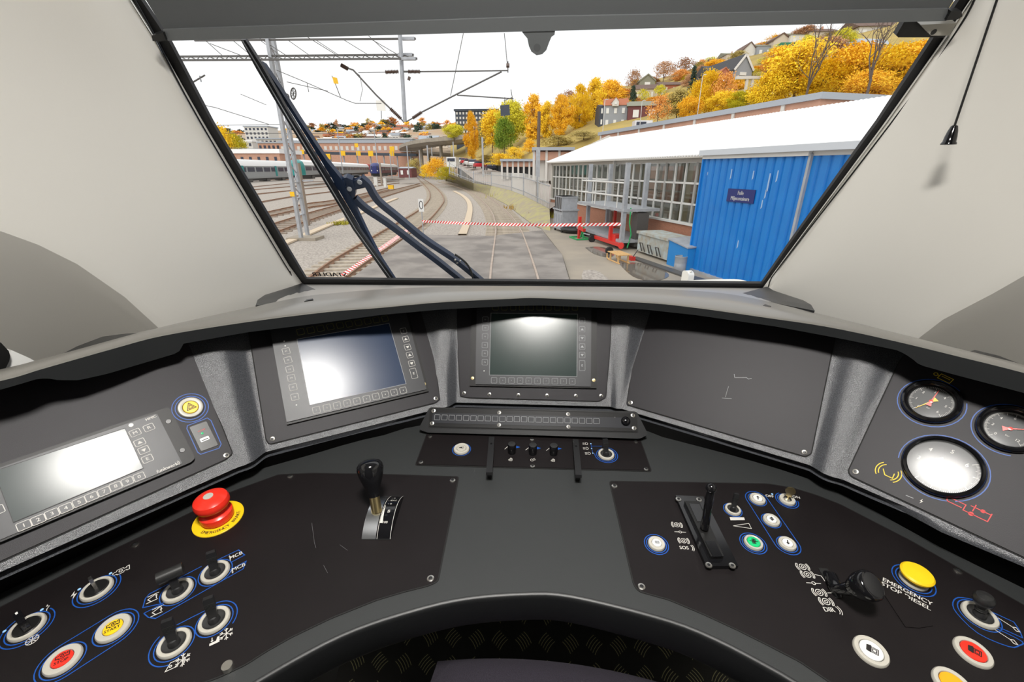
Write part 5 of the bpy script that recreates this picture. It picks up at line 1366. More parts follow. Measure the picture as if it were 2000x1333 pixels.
# skip, blue box, bucket, jerrycan, red can
o, iv = bldthing('skip', 'faded pale blue waste skip beside the blue box', 'skip', 1275, 503)
w_, h_ = (iv @ gd(1306, 518, GZ)).x - (iv @ gd(1247, 497, GZ)).x, .95
MB().prism([(-w_ / 2, -.1, .1), (w_ / 2, -.1, .1), (w_ / 2, .9, .1), (-w_ / 2, .9, .1)], (0, 0, h_ - .2)).build('body', 'fadedblue', o)
MB().box((0, .4, h_ - .08), (w_ + .1, 1.15, .1)).build('rim', 'fadedblue', o)
for k in (-.6, 0, .6): MB().tube([(k - .12, -.12, .15), (k - .1, -.25, .5), (k + .1, -.25, .5), (k + .12, -.12, .15)], .025, 6).build('lifting_hook', 'darksteel', o, True)
o, iv = bldthing('storage_box', 'low blue storage box with a slanted grey lid at the shed corner', 'box', 1318, 523)
w_ = .95
MB().prism([(-.55, 0, 0), (.62, 0, 0), (.62, 0, .78), (-.55, 0, .92)], (0, .9, 0)).build('body', 'boxblue', o); MB().prism([(-.6, -.05, .93), (.66, -.05, .79), (.66, .95, .84), (-.6, .95, .98)], (0, 0, .04)).build('lid', 'galv', o)
o, iv = bldthing('metal_bucket', 'grey metal drum bucket in front of the blue shed corner', 'bucket', 1327, 529)
MB().lathe([(.19, 0), (.20, .02), (.205, .25), (.20, .27), (.205, .29), (.205, .5), (.212, .51), (.195, .52), (.19, .1), (.001, .1)], None, 24).build('body', 'galv', o, True)
o, iv = bldthing('jerrycan', 'white plastic jerrycan at the lower edge of the windscreen', 'jerrycan', 1341, 556)
q = MB().plate(rounded([(-.17, 0), (.17, 0), (.17, .36), (.05, .44), (-.12, .42), (-.17, .36)], .06), -.1, .1); MB().add([V((p.x, p.z, p.y)) for p in q.v], q.f).build('body', 'jerry', o)
MB().tube([(.10, 0, .41), (.10, 0, .46)], .035, 12).build('cap', 'jerry', o, True)
o, iv = bldthing('fuel_can', 'small red can lying by the kerb near the sledge', 'can', 1233, 509)
MB().box((0, 0, .08), (.3, .18, .16)).build('body', 'red', o); MB().tube([(.1, 0, .16), (.25, .1, .45)], .018, 8).build('spout', 'darksteel', o, True)
o = strip('kerb', 'low dark kerb running along the wall to the blue shed', 'kerb', [(1236, 505), (1290, 524), (1345, 543), (1400, 560)], .35, 'darksteel', GZ, .07)
# ---- rear brick hall with grey parapet behind the white roof
RB = Pl(B0 + BM.to_3x3() @ V((0, 9.6, 0)), BX, (0, 0, 1))
rh = thing('brick_hall', 'red brick hall with grey parapet rising behind the white roof', 'building', Matrix.LocRotScale(RB.P, BM.to_quaternion(), None))
xa, za = RB.uv(1172, 255); xb, zb2 = RB.uv(1604, 188); zp = (za + zb2) / 2; lh = xb - xa
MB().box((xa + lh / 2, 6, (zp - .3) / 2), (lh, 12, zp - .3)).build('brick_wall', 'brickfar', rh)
MB().box((xa + lh / 2, 6, zp - .15), (lh + .3, 12.3, .3)).build('parapet', 'roofgrey', rh)
for k in range(int(lh / 3.9) + 1): MB().box((xa + .4 + k * 3.9, -.03, (zp - .3) / 2), (.24, .1, zp - .3)).build('pilaster', 'pale', rh)
# ================================================================== WIPER AND NOSE
WO = Pl(W0 - WS.n * .06, WS.u, WS.v)
wp = thing('windscreen_wiper', 'long dark blue wiper blade on two arms lying across the windscreen', 'wiper', WO.at(690, 365))
wpi = wp.matrix_world.inverted() @ WO.M
def wpx(pts, h0, h1, name, m, parent=None):
    q = MB().plate(WO.uvs(pts, h1), h0, h1); return MB().add([wpi @ p for p in q.v], q.f).build(name, m, parent or wp)
wpx([(470, 78), (479, 78), (512, 130), (560, 215), (640, 345), (700, 445), (775, 552), (764, 554), (690, 450), (630, 350), (552, 222), (500, 134)], 0, .012, 'rubber_blade', 'navyblade')
wpx([(508, 125), (516, 130), (545, 172), (583, 232), (638, 315), (668, 352), (676, 372), (696, 410), (716, 452), (746, 510), (772, 549), (766, 549), (706, 448), (650, 352), (600, 270), (556, 200)], -.030, -.012, 'blade_spine', 'navy')
MB().tube([wpi @ V((*WO.uv(*p, .014), .014)) for p in ((474, 80), (506, 133), (556, 219), (635, 349), (695, 449), (769, 552))], .0016, 6).build('blade_edge', 'galv', wp, True)  # pale line painting a highlight along the blade
wpx([(640, 363), (648, 358), (672, 352), (676, 366), (660, 372), (645, 376)], -.040, -.014, 'clamp', 'navy')
wpx([(668, 350), (676, 347), (688, 352), (694, 372), (693, 384), (686, 391), (676, 384), (664, 364)], -.044, -.02, 'pivot_bracket', 'navy')
wpx([(684, 356), (704, 350), (714, 352), (718, 360), (712, 367), (690, 372)], -.046, -.028, 'link', 'navy')
for x, y in ((647, 371), (701, 359.5), (681, 373)):
    c = WO.uv(x, y); MB().lathe([(.0085, -.012), (.0085, -.008), (.0001, -.007)], wpi @ Matrix.Translation((c.x, c.y, 0)), 14).build('pivot_bolt', 'galv', wp, True)
def arm(pts, w, name):
    P = smooth([WO.uv(*p, -.03) for p in pts], 5); mb = MB(); up_ = MB().ribbon(P, w, 0)
    n = len(P); rows = []
    A, B = up_.v[:n], up_.v[n:]
    rows = [[V((p.x, p.y, -.046)) for p in A], [V((p.x, p.y, -.026)) for p in A], [V((p.x, p.y, -.026)) for p in B], [V((p.x, p.y, -.046)) for p in B], [V((p.x, p.y, -.046)) for p in A]]
    for r in rows: mb.v
    mb.grid(rows); mb.v = [wpi @ p for p in mb.v]
    return mb.build(name, 'navy', wp, True, ang=30)
arm([(703, 349), (718, 362), (728, 380), (742, 398), (775, 425), (830, 470), (890, 510), (945, 555)], .023, 'arm')
arm([(692, 389), (715, 410), (760, 440), (815, 482), (860, 516), (915, 560)], .023, 'arm')
MB().tube([wpi @ V((*WO.uv(*p, -.05), -.05)) for p in smooth([V(p) for p in ((666, 349), (682, 346), (700, 344), (714, 352), (724, 368), (736, 388))], 4)], .0045, 8).build('washer_hose', 'black', wp, True)
MB().tube([wpi @ V((*WO.uv(*p, -.022), -.022)) for p in smooth([V(p) for p in ((888, 497), (900, 505), (912, 516), (920, 530), (924, 545), (930, 556))], 4)], .0042, 8).build('washer_hose', 'black', wp, True)
for x, y in ((889, 508), (893, 514), (899, 510), (889, 498), (910, 516)):
    c = WO.uv(x, y, -.022); MB().lathe([(.0045, -.024), (.0045, -.02), (.0001, -.019)], wpi @ Matrix.Translation((c.x, c.y, 0)), 10).build('rivet', 'steel', wp, True)
ns_ = thing('train_nose', 'cream upper edge of the train nose just outside the windscreen foot', 'train', aty(1040, 556, 2.0))
q = [aty(x, y, 2.0) - ns_.location for x, y in smooth([V(p) for p in ((560, 556), (596, 546), (640, 545), (720, 549), (860, 554), (1040, 556), (1200, 554), (1300, 550), (1400, 546), (1440, 546), (1460, 550), (1474, 558), (1482, 572))], 4)]
rows = [[V((p.x, p.y + d, p.z + z)) for p in q] for d, z in ((-.16, -.25), (-.05, -.012), (0, 0), (.12, -.03), (.4, -.25), (.7, -.9), (.75, -1.9), (.6, -2.6), (.2, -2.85))]
MB().grid(rows).build('shell', 'jerry', ns_, True)

# ================================================================== LEFT YARD
def tubes(o, inv, segs, name, m, r=.04, n=6):
    for a, b in segs: MB().tube([inv @ a, inv @ b], r, n).build(name, m, o, True)
f1, f2 = gd(589, 469, GZ), gd(601.5, 462, GZ)
ms = thing('catenary_mast', 'tall grey lattice mast on a concrete foot left of the wiper', 'mast', f1); mi = Matrix.Translation(-f1)
t1, t2 = aty(521.5, 66, f1.y), aty(531.5, 66, f2.y)
t1.z = t2.z = max(t1.z, t2.z)
for a, b in ((f1, t1), (f2, t2)): MB().bar(mi @ a, mi @ b, .20, .14, V((1, 0, 0))).build('leg', 'galv', ms)
lace = MB(); n = 15
for i in range(n):
    a, b = lerp(f1, t1, .18 + .82 * i / n), lerp(f2, t2, .18 + .82 * (i + 1) / n)
    if i % 2: a, b = lerp(f2, t2, .18 + .82 * i / n), lerp(f1, t1, .18 + .82 * (i + 1) / n)
    lace.bar(mi @ a, mi @ b, .05, .03)
lace.build('lacing', 'galv', ms)
for t in (.13, .22, .30): 
    a, b = mi @ lerp(f1, t1, t), mi @ lerp(f2, t2, t); MB().bar(a, b, .16, .04).build('batten', 'galv', ms)
MB().box(mi @ (lerp(f1, f2, .5) + V((.2, -.3, .04))), (1.5, 1.0, .16)).build('foundation', 'concrete', ms)
c = mi @ lerp(f1, t1, .243); MB().box(c + V((-.02, -.12, 0)), (.22, .02, .22)).build('yellow_tag', 'signyellow', ms)
o, g, zt = pole_to('concrete_post', 'weathered brown concrete post right behind the lattice mast', 'post', (600, 440), 319, .02, 'concrete')
bpy.data.objects.remove(o.children[0]); MB().box((0, 0, (zt - g.z) / 2), (.30, .26, zt - g.z)).build('post', 'oldsleeper', o)
MB().box((.35, 0, zt - g.z - 1.0), (1.0, .06, .08)).build('arm', 'galv', o)
# portal beam
PY = f1.y
bm_ = thing('portal_beam', 'thin steel portal beam of three chords crossing the upper left sky', 'beam', aty(700, 108, PY)); bi_ = Matrix.Translation(-bm_.location)
ch = []
for (xa, ya), (xb, yb), dyy in (((380, 79), (812, 75.5), 0), ((315, 111), (808, 107), 0), ((320, 118), (815, 114.5), -.6)):
    a, b = bi_ @ aty(xa, ya, PY + dyy), bi_ @ aty(xb, yb, PY + dyy); ch.append((a, b))
    MB().bar(a, b, .07, .07).build('chord', 'darksteel', bm_)
    MB().bar(lerp(b, a, .005), lerp(b, a, .06), .14, .11).build('chord_end', 'galv', bm_)
lc = MB()
for i in range(26): lc.bar(lerp(*ch[1], i / 26), lerp(*ch[2], (i + .5) / 26), .03); lc.bar(lerp(*ch[2], (i + .5) / 26), lerp(*ch[1], (i + 1) / 26), .03)
lc.build('lacing', 'darksteel', bm_)
dg = MB()
for i in range(7): dg.bar(lerp(*ch[0], .05 + i * .125), lerp(*ch[1], .25 + i * .115), .022)
dg.build('tie_rod', 'darksteel', bm_)
# drop post with cantilevers
dp_ = thing('catenary_post', 'grey drop post with insulators and cantilever arms hanging from the beam', 'catenary', aty(786, 150, PY - .3)); di = Matrix.Translation(-dp_.location)
A = lambda x, y, d=-.3: di @ aty(x, y, PY + d)
MB().tube([A(781, 66), A(791, 238)], .085, 10).build('post', 'galv', dp_, True)
def rod(pts, r=.028, m='darksteel', name='rod'): MB().tube([A(*p) for p in pts], r, 6).build(name, m, dp_, True)
def insulator(p, q):
    a, b = A(*p), A(*q); ax = (b - a); L = ax.length; M = ax.normalized().to_track_quat('Z', 'Y').to_matrix().to_4x4(); M.translation = a; pr = []
    for i in range(9): pr += [(.045, L * i / 9), (.085, L * (i + .4) / 9), (.045, L * (i + .8) / 9)]
    MB().lathe(pr, M, 12).build('insulator', 'insul', dp_, True)
insulator((797, 140), (821, 140)); rod([(821, 140), (992, 138)]); rod([(992, 120), (992, 142)], .02); rod([(989, 128), (995, 128)], .09, 'insul', 'pulley')
insulator((778, 140), (752, 141)); rod([(752, 141), (700, 142)], .016); rod([(789, 140), (800, 140)], .04)
insulator((806, 231), (824, 219)); rod([(793, 238), (806, 231)]); rod([(824, 219), (900, 180), (980, 140)], .034)
insulator((783, 232), (762, 212)); rod([(789, 239), (783, 232)]); rod([(762, 212), (735, 186), (690, 137), (668, 129)], .034)
rod([(893, 186), (1003, 193)], .026); rod([(998, 175), (1002, 200)], .014); rod([(984, 197), (1001, 190)], .014)
insulator((666, 127), (680, 135)); rod([(690, 137), (703, 148), (708, 175), (703, 198)], .010)
rod([(800, 150), (798, 157)], .06, 'insul', 'clamp')
# yellow tag, plates and pulleys on the wires
wires = [((540, 137), (600, 162), (677, 196), (694, 202), (745, 202)), ((600, 163), (603, 180)), ((560, 160), (640, 178)), ((385, 203), (420, 210), (525, 243)), ((424, 245), (560, 243)), ((440, 260), (800, 262)), ((470, 184), (520, 205)), ((352, 145), (360, 147)), ((500, 70), (560, 109)), ((600, 72), (655, 106)), ((720, 70), (757, 104)), ((410, 85), (470, 108)), ((985, 65), (992, 138)), ((780, 155), (940, 250), (985, 275)), ((800, 238), (870, 280)), ((905, 65), (880, 187))]
for i, w in enumerate(wires):
    Y = PY - .3 if i < 4 else 55
    if i in (8, 9, 10, 11): Y = PY
    if i in (12, 15): Y = PY - .3
    if i in (13, 14): continue
    P0 = aty(*w[0], Y); o = MB().tube([aty(*p, Y) - P0 for p in w], .014 if Y < 50 else .03, 5).build('overhead_wire', 'darksteel'); o.location = P0
    lab = ['overhead wire sloping from the mast to the yellow plate', 'very short dropper below the wire beside the mast', 'thin overhead wire below the pulley wheel', 'overhead wire with a dark section low at the left', 'distant overhead wire above the left train', 'long distant overhead wire over the station', 'short overhead wire below the beam at the left', 'overhead wire stub beside the left window frame', 'slanting wire just right of the mast top', 'slanting wire in the middle of the beam', 'slanting wire near the beam end', 'slanting wire nearest the left window frame', 'thin vertical wire above the right cantilever', '', '', 'thin slanting wire behind the cantilever rods'][i]
    tag(o, lab, 'wire')
def wplate(pts, Y, m, lab, rod_=None, cat='plate'):
    c = sum((aty(*p, Y) for p in pts), V((0, 0, 0))) / len(pts); o = thing('signal_plate', lab, cat, c)
    MB().prism([aty(*p, Y) - c for p in pts], (0, .02, 0)).build('plate', m, o)
    if rod_: MB().tube([aty(*p, Y + .03) - c for p in rod_], .015, 6).build('rod', 'darksteel', o, True)
wplate([(649, 150), (658, 152), (661, 164), (652, 163)], PY - .3, 'signyellow', 'small yellow plate hanging on an overhead wire', [(648, 148), (655, 164), (665, 190)])
wplate([(734, 196), (751, 196), (753, 217), (736, 216)], PY - .3, 'jerry', 'square beige plate below the overhead rods', [(744, 196), (745, 232)])
wplate([(977, 206), (995, 204), (996, 225), (978, 227)], PY - .3, 'office', 'dark square plate hanging below the right cantilever', [(986, 190), (986, 228)])
for x, y, w, h, lab in ((573, 183, 5, 11, 'spoked tension wheel right of the lattice mast'), (560.5, 191, 4, 7, 'small tension wheel beside the lattice mast')):
    c = aty(x, y, PY + .3); o = thing('tension_wheel', lab, 'wheel', c)
    e = [aty(x + w * math.cos(t / 20 * math.tau), y + h * math.sin(t / 20 * math.tau), PY + .3) - c for t in range(21)]
    MB().tube(e, .028, 6, False).build('rim', 'darksteel', o, True)
    for k in (0, 5, 3, 8): MB().tube([e[k], e[k + 10]], .014, 5).build('spoke', 'darksteel', o)
c = aty(392, 156, 22); o = thing('cantilever_stub', 'short cantilever end with a clamp beside the left window frame', 'catenary', c)
MB().tube([aty(368, 166, 22) - c, aty(400, 147, 22) - c], .035, 6).build('rod', 'darksteel', o, True); MB().tube([aty(390, 148, 22) - c, aty(393, 160, 22) - c], .03, 6).build('clamp', 'galv', o, True)
# ---- trains
def train(lab, a, b, top, body, bandm, roofm, doors=(), nose=None, nw=8, nosew=.12, Hh=3.0):
    A_, B_ = (aty(*a), aty(*b)) if a[2] else (gd(a[0], a[1], GZ + .02), gd(b[0], b[1], GZ + .02)); d = B_ - A_; d.z = 0; L = d.length; d.normalize()
    yv = V((0, 0, 1)).cross(d); M = Matrix((d, yv, V((0, 0, 1)))).transposed().to_4x4(); M.translation = A_
    o = thing('train', lab, 'train', M); H = up(A_, a[0], top) - A_.z
    sec = [(0, .9), (-.05, 1.3), (0, H * .72), (.25, H * .9), (.9, H), (2.0, H), (2.65, H * .9), (2.9, H * .72), (2.95, 1.3), (2.9, .9)]
    k = L * nosew if nose else 0
    MB().grid([[(x, y, z * 1.0) for y, z in sec[:3]] for x in (k, L)]).grid([[(x, y, z) for y, z in sec[7:]] for x in (k, L)]).poly([(L, y, z) for y, z in sec]).poly([(k, y, z) for y, z in sec]).build('body', body, o)
    MB().grid([[(x, y, z) for y, z in sec[2:8]] for x in (k, L)]).build('roof', roofm, o, True)
    MB().box((L / 2, 1.45, .6), (L * .96, 2.2, .6)).build('underframe', 'satin', o)
    for i in range(4): MB().box((L * (.12 + .25 * i), 1.4, .4), (2.2, 2.4, .7)).build('bogie', 'darksteel', o)
    sp = (L - k) / nw
    for i in range(nw): MB().box((k + sp * (i + .5), -.05, H * .56), (sp * .8, .06, H * .2)).build('window', bandm, o)
    for t in doors: MB().box((L * t, -.06, H * .48), (1.3, .06, H * .5)).build('door', 'teal', o)
    if nose:
        rows = []
        for t in (0, .35, .7, 1):
            s = (1 - t) ** 2 * .62; rows.append([(k * (1 - t) + k * .0, lerp(y, 1.45, s), .8 + (z - .8) * (1 - s * .5)) for y, z in sec])
            rows[-1] = [(k * t, p[1], p[2]) for p in rows[-1]]
        MB().grid(rows).poly(rows[0]).build('nose', nose, o, True)
        p = rows[1]; MB().box((k * .18, 1.45, H * .66), (.5, 1.7, H * .22)).build('windscreen', 'band', o)
        for y in (.8, 2.1): MB().ball((k * .06, y, 1.5), .18, 10).build('headlight', 'white', o, True)
    return o
train('silver train with green doors parked behind the left window frame', (430, 359.5, 0), (570, 351.5, 0), 309, 'silver', 'band', 'white_roof', (.28, .75), None, 9)
train('silver train with a green nose parked right of the lattice mast', (586, 352, 92), (722, 338, 185), 311, 'silver', 'band', 'white_roof', (.2,), 'teal', 16, .05)
train('bright red train far behind the wiper bracket', (722, 336, 188), (745, 334, 230), 320, 'red', 'band', 'red', (), None, 6)
train('dark train with a navy blue front beside the brick hut', (744, 346, 118), (778, 340, 165), 318, 'maroon', 'band', 'pale', (), 'signblue', 8, .06)
def house(lab, x0, x1, yr, ye, yb, Y, wm, rm, gable='side', depth=8, wins=(3, 2), name='house', chim=False, group=None, tilt=0):
    a, b = aty(x0, ye, Y), aty(x1, ye, Y); w = b.x - a.x; hb = a.z - aty(x0, yb, Y).z; hr = aty(x0, yr, Y).z - a.z
    o = thing(name, lab, 'house', V(((a.x + b.x) / 2, Y, a.z - hb)), group)
    if tilt: o.rotation_euler.z = R(tilt)
    MB().box((0, depth / 2, hb / 2), (w, depth, hb)).build('wall', wm, o)
    e = .35 * w / 8
    if gable == 'side':
        MB().prism([(-w / 2 - e, -e, hb), (-w / 2 - e, depth + e, hb), (-w / 2 - e, depth / 2, hb + hr)], (w + 2 * e, 0, 0)).build('roof', rm, o)
    else:
        if wm == 'h_grey':
            for sx in (-1, 1): MB().bar((sx * (w / 2 + e), -e - .04, hb), (0, -e - .04, hb + hr + .1), .08, .35, V((0, 0, 1))).build('bargeboard', 'white', o)
        MB().prism([(-w / 2, .02, hb), (w / 2, .02, hb), (0, .02, hb + hr)], (0, depth, 0)).build('gable', wm, o)
        t = w * .045
        MB().prism([(-w / 2 - e, -e, hb - t), (0, -e, hb + hr), (0, -e, hb + hr + t * 1.6), (-w / 2 - e, -e, hb + t)], (0, depth + 2 * e, 0)).prism([(w / 2 + e, -e, hb - t), (0, -e, hb + hr), (0, -e, hb + hr + t * 1.6), (w / 2 + e, -e, hb + t)], (0, depth + 2 * e, 0)).build('roof', rm, o)
    nx, nz = wins
    for i in range(nx):
        for j in range(nz):
            MB().box((-w / 2 + w * (i + .5) / nx, -.03, hb * (j + .55) / nz), (w / nx * .36, .1, hb / nz * .45)).build('window', 'white', o)
    if chim: MB().box((w * .2, depth * .5, hb + hr * .9), (w * .06, w * .06, hr * .8)).build('chimney', 'brickfar', o)
    return o
house('small dark red brick hut between the yard tracks and the bushes', 778, 803, 326, 329, 347, 110, 'maroon', 'roofgrey', 'side', 5, (2, 1), 'hut')
# ---- signal cabinet, box, small lights by the centre tracks
for x, y, yt, w, m, lab in ((735, 364, 346, .7, 'frame', 'pale grey relay cabinet between the wiper arms and the hut'), (753, 366, 348, .5, 'frame', 'narrow white cabinet beside the relay cabinet'), (764, 370, 362, .9, 'signyellow', 'low yellow box lying beside the tracks')):
    g = gd(x, y, GZ); h = up(g, x, yt) - GZ; o = thing('trackside_cabinet', lab, 'cabinet', g)
    MB().box((0, 0, h / 2), (w, .5, h)).build('body', m, o); MB().box((0, 0, h), (w + .1, .6, .06)).build('lid', m, o)
for x, y, yt, lab in ((746, 362, 318, 'brown trackside mast beside the navy train front'), (800, 352, 285, 'slim grey mast right of the brick hut'), (822, 340, 293, 'slim grey mast standing under the ramp, left'), (838, 341, 284, 'broad grey mast standing under the ramp, middle'), (846, 341, 288, 'slim grey mast standing under the ramp, right'), (888, 346, 277, 'slim mast beside the white van'), (944, 350, 268, 'grey mast at the street behind the fence'), (766, 350, 301, 'grey mast with a yellow plate behind the navy train'), (740, 345, 255, 'tall thin mast rising over the station'), (670, 340, 250, 'thin distant mast between the wiper and station')):
    Y = {746: 100, 800: 105, 888: 100, 944: 85}.get(x, 125); b = aty(x, y, Y); t = aty(x, yt, Y); o = thing('yard_mast', lab, 'mast', b); MB().bar((0, 0, 0), (0, 0, t.z - b.z), .32 if x in (838, 746, 944) else .2).build('mast', 'oldsleeper' if x == 746 else 'galv', o)
# ---- station behind the yard
SY = 235
def block(name, lab, cat, x0, x1, yt, yb, Y, wm, rm, depth=14, wins=(0, 0), winm='band', roof=.6, ww=.5, wh=.5):
    a, b = aty(x0, yt, Y), aty(x1, yt, Y); w = b.x - a.x; h = a.z - aty(x0, yb, Y).z
    o = thing(name, lab, cat, V(((a.x + b.x) / 2, Y, a.z - h))); dn = max(0, a.z - h + .3)
    MB().box((0, depth / 2, (h - dn) / 2), (w, depth, h + dn)).build('wall', wm, o); MB().box((0, depth / 2, h + roof / 2), (w + .8, depth + .8, roof)).build('roof', rm, o)
    nx, nz = wins
    if nx:
        me = MB().box((0, -.05, 0), (w / nx * ww, .12, h / nz * wh)).mesh('window', winm)
        for i in range(nx):
            for j in range(nz):
                k = bpy.data.objects.new('window', me); COL.objects.link(k); k.parent = o; k.location = (-w / 2 + w * (i + .5) / nx, 0, h * (j + .5) / nz)
    return o
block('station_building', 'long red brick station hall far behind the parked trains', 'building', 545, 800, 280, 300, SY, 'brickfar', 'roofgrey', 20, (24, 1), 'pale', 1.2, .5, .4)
block('station_shed', 'grey roofed train hall above the brick station hall', 'building', 620, 805, 272, 281, 262, 'roofgrey', 'pale', 20)
block('brick_warehouse', 'salmon brick warehouse with white roof behind the silver train', 'building', 430, 545, 300, 322, 150, 'brickfar', 'white_roof', 14, (7, 1), 'band', 1.3, .3, .4)
block('apartment_block', 'pale apartment block left of the lattice mast above the warehouse', 'building', 476, 522, 248, 282, 300, 'pale', 'roofgrey', 12, (6, 4), 'band', .6)
block('office_house', 'low grey house left of the lattice mast', 'building', 500, 548, 272, 296, 280, 'beigepaint', 'roofgrey', 12, (6, 2))
block('brick_house', 'brick house with grey roof just above the warehouse roof', 'building', 503, 546, 280, 297, 240, 'brickfar', 'roofgrey', 12, (5, 1), 'band', .6)
block('white_house', 'white low building behind the left window frame', 'building', 436, 492, 277, 300, 260, 'pale', 'white_roof', 12, (6, 2))
fb = thing('platform_footbridge', 'dark footbridge with many supports carrying the yellow signs', 'bridge', aty(680, 300, 190)); fi_ = Matrix.Translation(-fb.location)
a, b = fi_ @ aty(425, 295.3, 190), fi_ @ aty(815, 303, 190)
MB().bar(a, b, 3, 1.0).build('deck', 'office', fb); MB().bar(a + V((0, -1.5, 1.2)), b + V((0, -1.5, 1.2)), .1, .15).build('railing', 'galv', fb)
for i in range(15):
    p = lerp(a, b, (i + .5) / 15); MB().bar(p, p + V((0, 0, -8.5)), .45).build('support', 'galv', fb)
for x, y, w in ((482, 297, 8), (507, 296, 8), (534, 296, 9), (590, 297, 8), (640.5, 306, 10), (670, 299.5, 9), (700, 299.7, 9), (724, 300, 10), (765.5, 300, 9), (765.5, 291, 9), (696, 284, 7), (440, 279, 10)):
    YS = 188.46 if y > 292 else 186; c = aty(x, y, YS); s = w / 850 * YS * .92; o = MB().box((0, 0, 0), (s, .1, s)).build('platform_sign', 'signyellow'); o.location = c
    if y < 295: MB().bar((0, .1, 0), (0, .1, -c.z), .12).build('pole', 'galv', o)
    tag(o, 'small square yellow sign in the row above the station tracks', 'sign', 'yellow signs above the station tracks')
# ---- curved road ramp
rp_ = [gd(x, y, 12) for x, y in ((1030, 262), (960, 268), (912, 273.5), (872, 276.5), (840, 280), (815, 285), (802, 290), (802, 295), (818, 299), (850, 301.5), (884, 304))]
rp_ = smooth(rp_, 6); o = thing('road_ramp', 'curved concrete road ramp on columns beyond the curving tracks', 'bridge', rp_[16]); ri_ = rp_[16]
rows = [[] for _ in range(7)]
for i, p in enumerate(rp_):
    t = (rp_[min(i + 1, len(rp_) - 1)] - rp_[max(i - 1, 0)]); nn = V((-t.y, t.x, 0)).normalized()
    for k, (s, z) in enumerate(((-5, 1.0), (-5, -.2), (-3, -1.0), (3, -1.0), (5, -.2), (5, 1.0), (-5, 1.0))): rows[k].append(p - ri_ + nn * s + V((0, 0, z)))
MB().grid(rows).build('deck', 'concrete', o)
for i in (12, 20, 28, 36, 44, 52):
    p = rp_[i] - ri_; MB().tube([p + V((0, 0, -.9)), p + V((0, 0, -12.2))], .6, 10).build('column', 'concrete', o, True)
# ---- street, cars, fence, garages
st_ = struct(MB().grid([[aty(880, 317, 150), aty(902, 313, 150)], [aty(893, 325, 118), aty(928, 322, 118)], [aty(930, 354, 80), aty(1000, 342, 80)], [aty(962, 363, 66), aty(1060, 352, 66)], [aty(1001, 373, 53), aty(1078, 362, 53)], [aty(1024, 382, 44), aty(1088, 374, 44)], [aty(1074, 408, 33), aty(1092, 398, 33)]]).build('street', 'road'))
def car(px, py, Y, m, lab):
    c = aty(px, py, Y); M = Matrix.Translation(c) @ Matrix.Rotation(R(14), 4, 'Z'); o = thing('car', lab, 'car', M)
    def cx(prof, w): return [[(x, y, z) for x in (-w / 2, w / 2)] for y, z in prof]
    b = MB(); pr = [(-2.1, .35), (-2.15, .75), (-1.9, .95), (1.2, .95), (2.05, .8), (2.1, .35)]
    b.prism([(-.85, y, z) for y, z in pr], (1.7, 0, 0)).build('body', m, o)
    MB().prism([(-.76, y, z) for y, z in ((-1.8, .95), (-1.35, 1.45), (.2, 1.45), (.95, .95))], (1.52, 0, 0)).build('cabin', 'band', o)
    MB().prism([(-.72, y, z) for y, z in ((-1.35, 1.45), (.2, 1.45), (.2, 1.5), (-1.35, 1.5))], (1.44, 0, 0)).build('roof', m, o)
    for sx in (-.78, .78):
        for y in (-1.3, 1.35): MB().tube([(sx - .08, y, .32), (sx + .08, y, .32)], .32, 12).build('wheel', 'tyre', o, True)
for q in ((935, 329.5, 92, 'carred', 'red car nearest in the parked row by the street'), (922, 326, 101, 'carwhite', 'white car parked directly behind the red car'), (914, 324, 109, 'carwhite', 'second white car behind the red car in the row'), (907, 321.5, 118, 'carred', 'dark red car in the middle of the parked row'), (901, 320, 127, 'carwhite', 'white car farther up the parked row'), (894, 318.5, 138, 'carwhite', 'farthest small white car of the parked row'), (957, 333, 88, 'band', 'dark car half hidden at the foot of the bank')): car(*q)
c = aty(882, 330, 95); o = thing('van', 'white box van behind the fence end by the street', 'van', c)
MB().box((0, 2, 1.3), (1.9, 4.2, 1.9)).build('body', 'carwhite', o); MB().box((0, -.12, 1.7), (1.5, .1, .6)).build('rear_window', 'band', o)
for sx in (-.8, .8): MB().tube([(sx - .1, .6, .35), (sx + .1, .6, .35)], .35, 12).build('wheel', 'tyre', o, True)
FP = [(878, 340, 314, 78), (900, 348, 326, 76), (925, 358, 334, 72), (960, 363, 336, 66), (1000, 373, 338, 53), (1023, 382, 338.5, 44), (1050, 396, 345, 37), (1073, 408, 352, 33)]
fc = thing('palisade_fence', 'pale grey palisade fence running up to the workshop corner', 'fence', aty(1000, 373, 53)); fii = Matrix.Translation(-fc.location)
bt = [fii @ aty(x, y, Y) for x, y, t, Y in FP]; tp = [fii @ aty(x, t, Y) for x, y, t, Y in FP]
pm = MB()
for i in range(len(bt) - 1):
    n = max(3, int((bt[i + 1] - bt[i]).length / .38))
    for k in range(n):
        a, b = lerp(bt[i], bt[i + 1], k / n), lerp(tp[i], tp[i + 1], k / n); pm.bar(a, b, .13, .04)
    for s in (.2, .8): MB().bar(lerp(bt[i], tp[i], s), lerp(bt[i + 1], tp[i + 1], s), .06).build('rail', 'galv', fc)
    MB().bar(bt[i], tp[i], .14).build('post', 'galv', fc)
pm.build('pales', 'frame', fc)
low = [(868, 352), (892, 360), (925, 372), (955, 382), (990, 400), (1018, 422), (1045, 442), (1075, 452)]
bk_ = MB().grid([[gd(*p, GZ + .01) for p in low], [lerp(gd(*p, GZ), aty(q[0], q[1], q[3]), .5) + V((0, 0, .12)) for p, q in zip(low, FP)], [aty(q[0], q[1], q[3]) for q in FP]]).build('grass_verge', 'verge', None, True)
tag(bk_, 'weedy brown grass verge between the track and the fence', 'grass', None, 'stuff')
